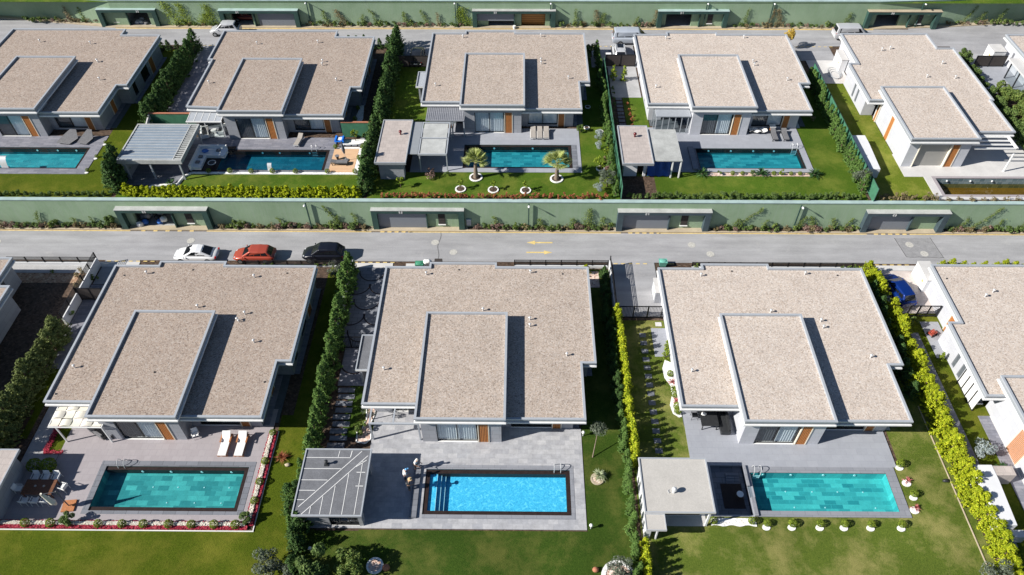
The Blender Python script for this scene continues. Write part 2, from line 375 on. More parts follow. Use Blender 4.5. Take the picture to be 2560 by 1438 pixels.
for i, (gx0, gx1) in enumerate([(-58, -44.3), (-33.6, -16.5), (-5.7, 10.4), (21.1, 37.1), (46.8, 70)]):
    S('planting_strip', 'dark mulch', [(gx0, gx1, 60.85, 61.3)], .124)
yr = [(-90, -44.6), (-41.2, -16.6), (-33.7, -18.4), (-11.9, 9.6), (15.3, 36.6), (43.2, 80)]
b = MB()
for a, c in [(-90, -43.2), (-34.7, -16.4), (-12.2, 11.2), (15.4, 38.2), (42.9, 80)]: b.box(a, c, 60.48, 60.59, 0, .012)
for x0 in (-42.0, -15.4, 12.0, 39.0):
    for k in range(5): b.box(x0+k*.78 if x0 > -40 else x0+k*1.35, (x0+k*.78 if x0 > -40 else x0+k*1.35)+.45, 60.46, 60.62, 0, .012)
struct(b.build('road_marking', 'yellow paint'))
b = MB()
for x0, n in ((-44.0, 7), (-17.6, 6), (10.0, 5), (37.6, 5)):
    for k in range(n): b.box(x0+k*.78, x0+k*.78+.42, 55.72, 55.84, 0, .012)
b.box(15.6, 16.4, 55.72, 55.84, 0, .012)
for y, s in ((58.95, -1), (57.42, 1)):
    xa, xb = (.75, 3.55) if s > 0 else (.8, 3.6)
    if s > 0: b.box(xa, xb-.9, y-.09, y+.09, 0, .012); b.prism([(xb-.9, y-.3), (xb, y), (xb-.9, y+.3)], 0, .012)
    else: b.box(xa+.9, xb, y-.09, y+.09, 0, .012); b.prism([(xa+.9, y-.3), (xa+.9, y+.3), (xa, y)], 0, .012)
struct(b.build('road_marking', 'yellow paint'))
b = MB(); b.prism([(41.0, 59.9), (44.9, 60.0), (45.2, 56.9), (41.3, 57.0)], -.01, .006); struct(b.build('road_patch', 'asphalt patch'))
b = MB()
for q in (((41.0, 59.9), (41.3, 57.0)), ((41.3, 57.0), (45.2, 56.9)), ((45.2, 56.9), (44.9, 60.0))):
    (ax, ay), (bx, by) = q; pts = [Vector((ax+(bx-ax)*t/9, ay+(by-ay)*t/9+random.uniform(-.06, .06), .006)) for t in range(10)]; b.path(pts, .035, 4)
struct(b.build('road_patch', 'asphalt edge'))
random.seed(4)
for mi, (mx, my) in enumerate(((-57.2, 58.6), (-36.0, 59.0), (-34.6, 57.9), (-9.2, 58.9), (-7.1, 57.4), (18.7, 58.7), (20.5, 57.3), (42.3, 58.9), (43.4, 57.5))):
    o = MB(); o.disc((mx, my, .0), .42, 24, .014); o.use('manhole lid'); o = o.build('manhole_cover', 'manhole lid')
    tag(o, 'round pale manhole cover in the lower road, %s' % nth(mi, 'left'), 'manhole cover', 'manhole covers in the lower road')
b = MB(); pts = [(-8.75+.12*math.sin(k*.9), 56.0+k*.45, .008) for k in range(11)]
for p_, q_ in zip(pts, pts[1:]): b.poly([(p_[0]-.04, p_[1], .008), (p_[0]+.04, p_[1], .008), (q_[0]+.04, q_[1], .008), (q_[0]-.04, q_[1], .008)])
struct(b.build('road_seam', 'asphalt edge'))
# lower plots
S('lawn', 'lawn', [(-60, -17.5, 5, 25.72), (-21.0, -17.5, 25.6, 36.6), (-20.0, -17.5, 36.5, 54.9), (-40.2, -39.1, 32.7, 37.4), (-43.3, -42.2, 34.0, 46), (-44, -41, 37, 46.6)], -.02)
S('lawn', 'deep lawn', [(-17.1, 9.4, 5, 26.0), (5.5, 9.4, 25.9, 54.9), (-15.4, -12.5, 34.4, 48)], -.02, [(-16.0, -12.6, 25.9, 26.1)])
S('lawn', 'dry lawn', [(9.7, 36.5, 5, 32.1), (9.7, 14.6, 32, 47.9), (32.0, 36.4, 32, 54.9)], -.02, [C_H, J_H])
S('lawn', 'lawn', [(37.0, 60, 5, 49.6)], -.02)
S('patio', 'mauve paving', [(-44, -21.45, 26.35, 37.2)], .03, [A_H, (-44, -39.15, 31.7, 40)], .06)
S('patio', 'mottled paving', [(-17.2, 5.45, 26.1, 35.4), (-12.75, -8.3, 34, 37.0)], .03, [B_H, (-17.2, -12.7, 31, 36)], .06)
S('patio', 'blue grey paving', [(14.55, 31.7, 31.85, 35.4), (14.55, 19, 35, 37.1), (11.0, 31.35, 27.35, 32)], .03, [C_H, J_H, (11, 14.55, 31.1, 32.1)], .06)
S('path', 'pale concrete', [(41.6, 60, 22, 37.0)], .03, (), .06)
S('path', 'slate paving', [(40.6, 41.6, 15, 37.0), (38.0, 38.75, 25.0, 46.5)], .035, (), .06)
S('path', 'grey stone wall', [(39.4, 41.2, 43.4, 47.9)], .035)
S('driveway', 'pink drive paving', [(37.2, 42, 49.0, 54.9)], .02)
S('driveway', 'coping stone', [(-17.3, -13.4, 44.3, 55.0)], .02)
S('driveway', 'slate paving', [(-44.3, -40.4, 41.5, 52.3)], .02)
S('path', 'slate paving', [(-16.6, -13.4, 39.8, 44.3)], .02)
S('pavement', 'pale concrete', [(-17.9, -13.4, 54.95, 55.7), (-45, -40.4, 54.95, 55.7), (37, 42.0, 54.95, 55.7)], .0)
S('pavement', 'concrete', [(-54, -44.6, 54.0, 55.3)], -.01)
# upper terrace
S('road', 'asphalt', [(-200, 200, 94.6, 99.3)], UZ)
S('road', 'asphalt', [(-85, -58, 99.2, 103), (55, 90, 99.2, 103), (-44.2, -40.2, 90.5, 94.7), (9.5, 15.5, 89, 94.7), (37.2, 42.4, 90.8, 94.7), (-16.6, -12.0, 90, 94.7), (59.0, 80, 90.5, 94.7)], UZ-.004)
S('lawn', 'lawn', [(-80, -44.6, 61.75, 72.5), (-49.0, -44.6, 72.4, 93.5)], UZ-.02, [P1])
S('lawn', 'upper lawn', [(-44.1, -17.0, 61.75, 66.3), (-18.4, -17, 66.2, 93.5)], UZ-.02)
S('lawn', 'upper lawn', [(-16.6, 10.9, 61.75, 66.6), (7.0, 10.9, 66.5, 93.5), (-16.4, -11, 73, 90)], UZ-.02)
S('lawn', 'upper lawn', [(11.3, 37.6, 61.75, 66.75), (33.2, 37.6, 66.6, 93.5), (12.9, 15.6, 72, 82)], UZ-.02, [(11.3, 15, 61.7, 66.0)])
S('lawn', 'olive lawn', [(38.1, 45.2, 61.75, 66.1), (38.1, 43.0, 66, 85.2)], UZ-.02)
S('patio', 'slate paving', [(-80, -49.0, 66.0, 73.2)], UZ+.03, [P1], .06)
S('patio', 'slate paving', [(-43.7, -21.6, 66.15, 73.0), (-38, -33, 72.9, 75)], UZ+.03, [P2], .06)
S('patio', 'coping stone', [(-43.7, -37.6, 64.0, 66.15)], UZ+.03, (), .06)
S('patio', 'blue grey paving', [(-12.4, 7.0, 66.6, 75.0), (-8, -6.4, 75, 76)], UZ+.03, [P3], .06)
S('patio', 'blue grey paving', [(15, 33.1, 66.8, 75.3)], UZ+.03, [P4], .06)
S('patio', 'pale concrete', [(42.9, 62, 66.1, 70.2), (45.0, 62, 62.2, 66.4), (50.5, 62, 70, 75)], UZ+.03, [P5], .06)
S('driveway', 'pale concrete', [(38.3, 42.6, 85.2, 90.9)], UZ+.0)
S('driveway', 'concrete', [(11.6, 15.3, 81.8, 89.2)], UZ+.0)
S('driveway', 'blue grey paving', [(59.4, 66, 83, 91.0)], UZ+.0)
S('driveway', 'slate paving', [(-43.9, -39.6, 76, 90.6)], UZ+.0)
b = MB(); b.prism([(-58, 99.3), (50, 99.3), (50, 100.0), (-58, 100.0)], UZ-.05, UZ+.12); b.prism([(-85, 103.4), (-66, 100.6), (-58, 99.3), (-58, 100.0), (-66, 101.3), (-85, 104)], UZ-.05, UZ+.12)
b.prism([(50, 99.3), (60, 99.9), (85, 102.7), (85, 103.4), (60, 100.6), (50, 100.0)], UZ-.05, UZ+.12); struct(b.build('kerb', 'sand kerb'))
b = MB(); b.box(-58, 50, 99.12, 99.29, UZ, UZ+.012)
for x0, n in ((-44.0, 6), (10, 6), (37.8, 7)):
    for k in range(n): b.box(x0+k*.78, x0+k*.78+.42, 94.4, 94.52, UZ, UZ+.012)
struct(b.build('road_marking', 'yellow paint'))
S('path', 'concrete', [(-200, 200, 101.6, 102.4)], 7.17)
# ---------------------------------------------------------------- retaining walls with garage portals
def ret_wall(label, segs, z0, z1, openings, cop):
    r = thing('retaining_wall', label, 'wall', (segs[0][0], segs[0][1], z0))
    b = MB(); c = MB()
    for (x0, y0), (x1, y1) in zip(segs, segs[1:]):
        xs = [(x0, None)]
        ops = sorted(o for o in openings if x0 < o[0] < x1)
        at = lambda x: y0+(y1-y0)*(x-x0)/(x1-x0)
        cur = x0
        def pc(a, d, za, zb): b.prism([(a, at(a)), (d, at(d)), (d, at(d)+.4), (a, at(a)+.4)], za, zb)
        for a, d, h in ops:
            pc(cur, a, z0-.1, z1); pc(a, d, z0+h, z1); cur = d
        pc(cur, x1, z0-.1, z1)
        for k in range(int((x1-x0)//13)+1):
            a = x0+k*13; d = min(a+13, x1)
            c.prism([(a, at(a)-.06), (d, at(d)-.06), (d, at(d)+.42), (a, at(a)+.42)], z1, z1+.09)
    b.build('wall_face', 'green render', r); c.build('coping', cop, r)
    return r
lower_open = [(-42.6, -38.4, 2.3)]
ret_wall('long green rendered retaining wall with pale coping behind the lower road', [(-95, 61.32), (95, 61.32)], 0, 3.72, lower_open, 'green coping')
upper_open = [(-56.1, -53.0, 2.15), (-41.2, -38.2, 2.15), (-4.6, -0.9, 2.15), (20.6, 24.2, 2.1), (50.15, 53.6, 2.2), (.1, 3.5, 2.15)]
ret_wall('green rendered retaining wall behind the upper road at the top edge', [(-85, 104), (-66, 101.3), (-58, 100.0), (50, 100.0), (60, 100.6), (85, 103.4)], UZ, 7.35, upper_open, 'green coping')
SEG = {'0': [(0, 0, .5, 0), (.5, 0, .5, .5), (.5, .5, .5, 1), (.5, 1, 0, 1), (0, 1, 0, .5), (0, .5, 0, 0)]}
DIG = {'2': 'abged', '3': 'abgcd', '4': 'fgbc', '5': 'afgcd', '6': 'afgedc', '7': 'abc', '8': 'abcdefg', '0': 'abcdef', '1': 'bc', '9': 'abcdfg'}
def digits(b, txt, x, y, z, h=.34):
    w = h*.52; t = h*.17
    for k, ch in enumerate(txt):
        x0 = x+k*(w+.08)
        q = {'a': (x0, x0+w, z+h-t, z+h), 'd': (x0, x0+w, z, z+t), 'g': (x0, x0+w, z+h/2-t/2, z+h/2+t/2), 'f': (x0, x0+t, z+h/2, z+h), 'b': (x0+w-t, x0+w, z+h/2, z+h), 'e': (x0, x0+t, z, z+h/2), 'c': (x0+w-t, x0+w, z, z+h/2)}
        for s_ in DIG[ch]: a = q[s_]; b.box(a[0], a[1], y-.02, y, a[2], a[3])
def portal(x0, x1, yf, yw, z, h, trim, label, num, mirror=False, door='garage shutter', lift=0, window=True, split=None, cap='portal top'):
    r = thing('garage_portal', label, 'garage', (x0, yf, z), 'garage portals in the green walls')
    t = .62; b = MB(); b.box(x0, x0+t, yf, yw, z, z+h-.42); b.box(x1-t, x1, yf, yw, z, z+h-.42); b.box(x0, x1, yf, yw+.02, z+h-.42, z+h-.03)
    fr = b.build('frame', trim, r); c = MB(); c.box(x0-.03, x1+.03, yf-.04, yw, z+h-.03, z+h+.03); c.build('top_slab', cap, r)
    L = x1-x0; ds = split or .6
    if not mirror: da, db = x0+t, x0+L*ds; wa, wb = db+.12, x1-t
    else: da, db = x1-L*ds, x1-t; wa, wb = x0+t, da-.12
    j = MB()
    if mirror: j.box(da-.12, da, yf+.25, yw, z, z+h-.42)
    else: j.box(db, db+.12, yf+.25, yw, z, z+h-.42)
    j.build('jamb', trim, fr)
    dz = z+h-.42
    if door:
        d = MB(); d.box(da, db, yw-.14, yw-.06, z+(dz-z)*lift, dz); dd = d.build('garage_door', door, r)
    else:
        i = MB(); i.poly([(da-.5, yw+.4, z+.02), (db+.5, yw+.4, z+.02), (db+.5, yw+5, z+.02), (da-.5, yw+5, z+.02)]); i.build('garage_floor', 'concrete', r)
    if door is None or lift:
        i = MB(); X0, X1, Y0, Y1 = da-.5, db+.5, yw+.4, yw+5
        i.poly([(X0, Y1, z), (X1, Y1, z), (X1, Y1, z+2.6), (X0, Y1, z+2.6)]); i.poly([(X0, Y0, z), (X0, Y1, z), (X0, Y1, z+2.6), (X0, Y0, z+2.6)]); i.poly([(X1, Y0, z), (X1, Y1, z), (X1, Y1, z+2.6), (X1, Y0, z+2.6)])
        i.poly([(X0, Y0, z+2.6), (X1, Y0, z+2.6), (X1, Y1, z+2.6), (X0, Y1, z+2.6)]); i.poly([(X0, Y0-.4, z+.01), (X1, Y0-.4, z+.01), (X1, Y1, z+.01), (X0, Y1, z+.01)]); i.build('garage_interior', 'concrete', r)
    if window:
        wc = wa+(wb-wa)*.45; v = MB(); v.use('dark frame').box(wc-.38, wc+.38, yw-.05, yw-.012, z+.55, z+h-.55); v.use('white paint').box(wc-.42, wc+.42, yw-.16, yw-.0, z+.47, z+.55)
        w_ = v.build('window', None, r)
        l = MB()
        for k in range(6): l.box(wc-.34, wc+.34, yw-.085, yw-.05, z+.62+k*.27, z+.8+k*.27)
        l.build('louvre', 'wicker', w_)
    n = MB(); xc = (da+db)/2; digits(n, num, xc-.2, yf-.005, z+h-.38, .30); n.build('number', 'white paint', r)
    return r
YW = 61.32
portal(-44.0, -33.95, 60.66, YW, 0, 2.9, 'green trim', 'open garage portal numbered 26, stuffed with bags, in the lower green wall', '26', door=None, split=.58)
portal(-16.15, -6.05, 60.8, YW, 0, 2.88, 'green trim', 'dark green garage portal numbered 25 with closed grey shutter', '25', split=.585)
portal(10.65, 20.75, 60.7, YW, 0, 2.88, 'slate trim', 'slate grey garage portal numbered 24 with closed grey shutter and louvred window', '24', split=.56)
portal(37.45, 46.35, 60.68, YW, 0, 2.9, 'slate trim', 'slate garage portal numbered 23 at the right with no window in its green panel', '23', window=False, split=.58)
portal(-60.0, -51.6, 99.55, 100.15, UZ, 2.6, 'green trim', 'open cluttered garage portal at the top left corner', '35', mirror=True, door=None, split=.52, cap='green coping')
portal(-42.6, -31.4, 99.35, 100.0, UZ, 2.6, 'green trim', 'double garage portal at top left with a dark red car in its open bay', '34', door=None, split=.42, window=False, cap='green coping')
d = MB(); d.box(-37.3, -32.2, 99.86, 99.94, UZ, UZ+2.15); dd = tag(d.build('garage_door', 'garage shutter'), 'closed grey roller shutter of the right bay of the top left double garage', 'garage door')
portal(-6.8, 4.9, 99.4, 100.0, UZ, 2.6, 'green trim', 'double garage portal at the top middle with half raised grey shutter and orange wood bay', '33', lift=.42, split=.5, window=False, cap='portal top')
d = MB(); d.box(.15, 3.9, 100.5, 100.58, UZ, UZ+2.1); tag(d.build('garage_door', 'garage wood door'), 'orange wooden garage door set back in the right bay of the top middle double portal', 'garage door')
portal(19.3, 29.2, 99.4, 100.0, UZ, 2.6, 'green trim', 'green garage portal right of top centre with shaded open bay and white sill', '31', lift=.0, door=None, split=.6, cap='green coping')
portal(48.6, 58.8, 99.35, 100.0, UZ, 2.6, 'green trim', 'open empty garage portal at the top right with sandy top slab', '30', door=None, split=.6, cap='sand kerb')
# lamp posts on the walls
def lamp(x, y, z, h, label, g, rz=0):
    r = thing('lamp_post', label, 'lamp post', (x, y, z), g, rz)
    p_ = MB(); p_.box(-.06, .06, -.06, .06, 0, h); p_.build('pole', 'green trim', r, True)
    a = MB(); a.tube((0, 0, h-.03), (.0, -.45, h+.08), .04, n=6); a.build('arm', 'green trim', r, True)
    l = MB(); l.ell((0, -.5, h+.06), .13, .2, .09); l.build('lamp_head', 'white paint', r, True); return r
for x, lab in ((-23.1, 'green lamp post on the lower wall above the red and black cars'), (1.0, 'green lamp post on the lower wall left of the yellow arrows'), (30.2, 'green lamp post on the lower wall right of the portal numbered 24')):
    lamp(x, 61.1, 0, 3.65, lab, 'lamp posts along the green walls')
for x, lab in ((-30.0, 'green lamp post beside the top left double garage'), (-9.2, 'green lamp post on the upper wall left of the top middle garages'), (4.2, 'green lamp post rising behind the top middle portal'), (26.0, 'green lamp post rising behind the portal right of top centre'), (35.2, 'green lamp post on the upper wall between the two grey vans'), (56.0, 'green lamp post rising behind the top right portal')):
    lamp(x, 99.85, UZ, 3.65, lab, 'lamp posts along the green walls')
# ---------------------------------------------------------------- houses
def inset(poly, d):
    n = len(poly); out = []
    for i in range(n):
        a, b_, c = poly[i-1], poly[i], poly[(i+1) % n]
        def nrm(p, q): l = math.hypot(q[0]-p[0], q[1]-p[1]); return (-(q[1]-p[1])/l, (q[0]-p[0])/l)
        n1, n2 = nrm(a, b_), nrm(b_, c); out.append((b_[0]+d*(n1[0]+n2[0]), b_[1]+d*(n1[1]+n2[1])))
    return out
def shell(b, poly, prof):
    n = len(poly)
    for (d0, z0, m0), (d1, z1, _) in zip(prof, prof[1:]):
        b.use(m0); p0, p1 = inset(poly, d0), inset(poly, d1)
        for i in range(n):
            j = (i+1) % n; b.poly([(*p0[i], z0), (*p0[j], z0), (*p1[j], z1), (*p1[i], z1)])
def roof(poly, top, bot, parent, name='roof', grav='roof gravel', pw=.2, drop=.2, lip=True, cop='coping metal', fas='fascia metal'):
    b = MB()
    pr = [(pw, top-drop-.02, cop), (pw, top, cop), (0, top, cop), (0, top-.16, fas), (.09, top-.18, fas), (.09, bot+.24, fas)]
    pr += [(.09, bot+.24, 'fascia lip'), (-.03, bot+.22, 'fascia lip'), (-.03, bot+.08, fas), (.05, bot+.06, fas), (.05, bot, fas)] if lip else [(.09, bot, fas)]
    shell(b, poly, pr); b.use('fascia lip'); b.poly([(x, y, bot) for x, y in inset(poly, .05 if lip else .09)][::-1])
    o = b.build(name, None, parent); g = MB(); g.poly([(x, y, top-drop) for x, y in inset(poly, pw-.005)]); g.build('gravel_bed', grav, o); return o
def wallrun(b, p0, p1, z0, z1, ops=(), t=.3, cut0=True):   # interior on the left of p0->p1 ; ops (a,b,za,zb) along run
    (x0, y0), (x1, y1) = p0, p1; L = math.hypot(x1-x0, y1-y0); d = ((x1-x0)/L, (y1-y0)/L); nn = (-d[1], d[0])
    def seg(a, c, za, zb):
        if c-a < 1e-4 or zb-za < 1e-4: return
        P = lambda s_, o_: (x0+d[0]*s_+nn[0]*o_, y0+d[1]*s_+nn[1]*o_); b.prism([P(a, 0), P(c, 0), P(c, t), P(a, t)], za, zb)
    cur = t if cut0 else 0
    for a, c, za, zb in sorted(ops): seg(cur, a, z0, z1); seg(a, c, z0, z0+za); seg(a, c, z0+zb, z1); cur = c
    seg(cur, L, z0, z1)
def glazing(root, x0, x1, y, z0, z1, n=2, curt='curtain', frame='dark frame', glass='window glass', cz=None):  # facing -Y
    f = MB(); f.box(x0, x1, y+.1, y+.18, z0, z0+.07); f.box(x0, x1, y+.1, y+.18, z1-.07, z1)
    for k in range(n+1): xx = x0+(x1-x0-.06)*k/n; f.box(xx, xx+.06, y+.1, y+.18, z0+.07, z1-.07)
    w_ = f.build('window', frame, root)
    g = MB(); g.poly([(x0+.02, y+.14, z0), (x1-.02, y+.14, z0), (x1-.02, y+.14, z1), (x0+.02, y+.14, z1)]); g.build('pane', glass, w_)
    for k, cn in enumerate(cz or (curt,)*n):
        if not cn: continue
        a = x0+(x1-x0)*k/n+.05; c = x0+(x1-x0)*(k+1)/n-.05; q = MB(); m_ = max(6, int((c-a)/.07)); v = []; fc = []
        for i in range(m_+1): xx = a+(c-a)*i/m_; yy = y+.26+.04*math.sin(i*2.1); v += [(xx, yy, z0+.03), (xx, yy, z1)]
        for i in range(m_): fc.append((2*i, 2*i+2, 2*i+3, 2*i+1))
        q.add(v, fc, True); q.build('curtain', cn, w_)
    s_ = MB(); s_.box(x0, x1, y-.03, y+.3, z0-.06, z0+.0); s_.build('sill', 'white paint', w_)
    return w_
def woodpanel(root, x0, x1, y, z0, z1, axis='x', nx=-1):
    b = MB(); L = x1-x0; n = max(3, int(abs(L)/.13))
    for k in range(n):
        a = x0+L*k/n; c = a+L/n*.62
        if axis == 'x': b.box(a, c, y-.05, y+.02, z0, z1)
        else: b.box(y-.05 if nx < 0 else y-.02, y+.02 if nx < 0 else y+.05, a, c, z0, z1)
    o = b.build('wood_panel', 'panel wood', root); q = MB()
    if axis == 'x': q.box(x0, x1, y+.021, y+.1, z0, z1); 
    else: q.box(y+.021, y+.1, x0, x1, z0, z1) if nx < 0 else q.box(y-.1, y-.021, x0, x1, z0, z1)
    q.build('backing', 'dark teak', o); f = MB()
    if axis == 'x': f.box(x1, x1+.08, y-.08, y+.1, z0, z1); f.box(x0-.08, x0, y-.08, y+.1, z0, z1)
    else: f.box(y-.07, y+.07, x1, x1+.08, z0, z1); f.box(y-.07, y+.07, x0-.08, x0, z0, z1)
    f.build('trim', 'cream paint', o); return o
def vent(root, x, y, z, kind=0):
    b = MB(); b.use('steel'); b.tube((x, y, z-.02), (x, y, z+.34), .055, n=8); b.ell((x, y, z+.38), .13, .13, .07, 10, 6)
    if kind == 1: b.use('steel').tube((x+.18, y-.16, z-.02), (x+.18, y-.16, z+.26), .045, n=8); b.ell((x+.18, y-.16, z+.3), .1, .1, .06, 8, 6)
    if kind == 2: b = MB(); b.use('dark frame').disc((x, y, z-.01), .09, 10, z+.04)
    b.build('vent_pipe', None, root)
GZ = 3.0
def house(label, X, dy, z, kind, stone, grav, fascias=None, vents=(), glassset=0, group='flat roofed villas'):
    P = lambda pts: [(X+a, b_+dy) for a, b_ in pts]
    r = thing('villa', label, 'house', (X+3.8, 40+dy, z), group)
    if kind == 'a': back = [(15.5, 52.15), (6.35, 52.15), (6.35, 52.7), (-.38, 52.7), (-.38, 52.1), (-4.75, 52.1), (-4.75, 35.65)]
    else: back = [(15.5, 52.4), (10.35, 52.4), (10.35, 54.0), (-5.0, 54.0), (-5.0, 46.5), (-4.5, 46.5), (-4.5, 35.9)]
    low = [(.5, 35.65), (.5, 36.2), (7.1, 36.2), (7.1, 34.25), (14.25, 34.25), (14.25, 40.15), (15.5, 40.15)] + back
    up_ = [(0, 33.6), (7.55, 33.6), (7.55, 45.3), (0, 45.3)]
    roof(P(low), z+3.2, z+2.5, r, grav=grav); ru = roof(P(up_), z+4.12, z+3.35, r, grav=grav)
    b = MB(); yb = 51.9 if kind == 'a' else 52.1
    wallrun(b, *P([(.4, 34.0), (7.15, 34.0)]), z, z+3.33, [(1.25, 4.75, .0, 2.85), (4.75, 5.72, 0, 2.85)])
    wallrun(b, *P([(7.15, 34.0), (7.15, 44.9)]), z, z+3.33); wallrun(b, *P([(7.15, 44.9), (.4, 44.9)]), z, z+3.33); wallrun(b, *P([(.4, 44.9), (.4, 34.0)]), z, z+3.33)
    wallrun(b, *P([(-4.2, 37.05), (.4, 37.05)]), z, z+2.5, [(1.6, 4.0, 0, 2.2)])
    wallrun(b, *P([(7.15, 35.4), (13.35, 35.4)]), z, z+2.5, [(.8, 4.35, .25, 2.25), (4.35, 5.2, .0, 2.4)], cut0=False)
    wallrun(b, *P([(13.35, 35.4), (13.35, 41.0)]), z, z+2.5); wallrun(b, *P([(13.35, 41.0), (14.9, 41.0)]), z, z+2.5, cut0=False)
    wallrun(b, *P([(14.9, 41.0), (14.9, yb)]), z, z+2.5, [(1.2, 2.2, .3, 2.2), (4.2, 6.2, .3, 2.2)]); wallrun(b, *P([(14.9, yb), (-4.2, yb)]), z, z+2.5); wallrun(b, *P([(-4.2, yb), (-4.2, 37.05)]), z, z+2.5, [(7, 8.5, .4, 2.2), (11, 12, .2, 2.2)])
    b.build('wall', stone, r)
    f = MB(); f.box(X-4, X+14.6, 35.8+dy, yb-.4+dy, z-.05, z+.02); f.build('floor', 'dark curtain', r)
    cz = [('dark curtain', 'curtain'), ('curtain', 'curtain'), ('dark curtain', 'curtain')][glassset]
    glazing(r, X+1.65, X+5.07, 34.0+dy, z+.04, z+2.85, 2, cz=cz); woodpanel(r, X+5.23, X+6.04, 34.03+dy, z, z+2.85)
    glazing(r, X+7.95, X+11.45, 35.4+dy, z+.25, z+2.25, 2, cz=[('dark curtain', 'curtain'), ('curtain', 'curtain'), ('dark curtain', 'curtain')][glassset]); woodpanel(r, X+11.58, X+12.27, 35.43+dy, z, z+2.4)
    glazing(r, X-2.6, X-.2, 37.05+dy, z+.04, z+2.2, 2, cz=('dark curtain', 'dark curtain'))
    for y0, y1 in ((42.2, 43.2), (45.2, 47.2)):
        g = MB(); g.box(X+14.8, X+14.86, y0+dy, y1+dy, z+.3, z+2.2); g.build('window', 'car glass', r)
    woodpanel(r, 38.6+dy, 39.5+dy, X+13.37, z, z+2.4, 'y', 1); woodpanel(r, 47.9+dy, 49.1+dy, X+14.93, z, z+2.4, 'y', 1)
    for y0, y1 in ((yb-8.5, yb-7), (yb-12, yb-11)):
        g = MB(); g.box(X-4.1, X-4.04, y0+dy, y1+dy, z+.3, z+2.2); g.build('window', 'car glass', r)
    p = MB(); p.box(X+13.36, X+13.9, 35.5+dy, 40.9+dy, z-.02, z+.04); p.box(X+14.91, X+15.4, 41.1+dy, yb+dy, z-.02, z+.04); p.build('plinth', 'pale stone wall' if stone == 'pale stone wall' else 'slate paving', r)
    for v in vents:
        uu, yy, k = v; inside = 0 <= uu <= 7.55 and yy < 45.3; vent(ru if inside else r, X+uu, yy+dy, z+(3.92 if inside else 3.0), k)
    return r
VA = [(-1.2, 51.0, 0), (5.2, 46.6, 0), (9.4, 45.0, 1), (9.9, 45.8, 0), (11.6, 42.4, 0), (-3.6, 39.4, 0), (3.2, 51.6, 2), (9.6, 50.6, 0), (4.2, 38.3, 2), (-4.1, 36.6, 2), (13.6, 38, 2), (12.7, 51.2, 2), (-3.4, 50.8, 2)]
VB = [(-.6, 51.1, 0), (9.7, 51.4, 0), (9.6, 45.3, 0), (9.6, 44.5, 0), (12.9, 41.1, 0), (-3.3, 39.4, 0), (5.2, 46.4, 0), (2.6, 51.8, 2), (12.9, 51.3, 2)]
house('brownish gravel roofed villa at lower left above the teal pool and white loungers', -35.75, 0, 0, 'a', 'grey stone wall', 'roof gravel', vents=VA, glassset=2)
house('gravel roofed villa at lower centre behind the bright blue pool', -8.6, 0, 0, 'a', 'grey stone wall', 'mid roof gravel', vents=VB, glassset=1)
house('gravel roofed villa right of bottom centre, behind the turquoise pool with topiary balls', 18.5, 0, 0, 'a', 'pale stone wall', 'pale roof gravel', vents=VB, glassset=2)
house('gravel roofed villa at the top left corner with grey rock loungers on its terrace', -63.35, 39.1, UZ, 'b', 'grey stone wall', 'roof gravel', vents=[(0.1, 50.7, 0), (7, 50.2, 0), (9.6, 45.8, 1), (11.6, 41.5, 0)], glassset=0)
house('gravel roofed villa second from the left in the upper row, beside the wooden pool deck', -34.75, 38.75, UZ, 'b', 'grey stone wall', 'roof gravel', vents=[(.3, 50.6, 0), (8.2, 51.0, 0), (9.7, 46.2, 0), (9.8, 45.4, 0), (12.2, 41.8, 0), (-3.3, 41.2, 0)], glassset=2)
house('gravel roofed villa at the middle of the upper row behind the two palms', -7.0, 40.1, UZ, 'a', 'grey stone wall', 'mid roof gravel', vents=VB[:6], glassset=1)
house('gravel roofed villa of the upper row with glazed veranda and pool bordered by sago palms', 19.7, 39.85, UZ, 'a', 'pale stone wall', 'pale roof gravel', vents=VB[:6], glassset=2)
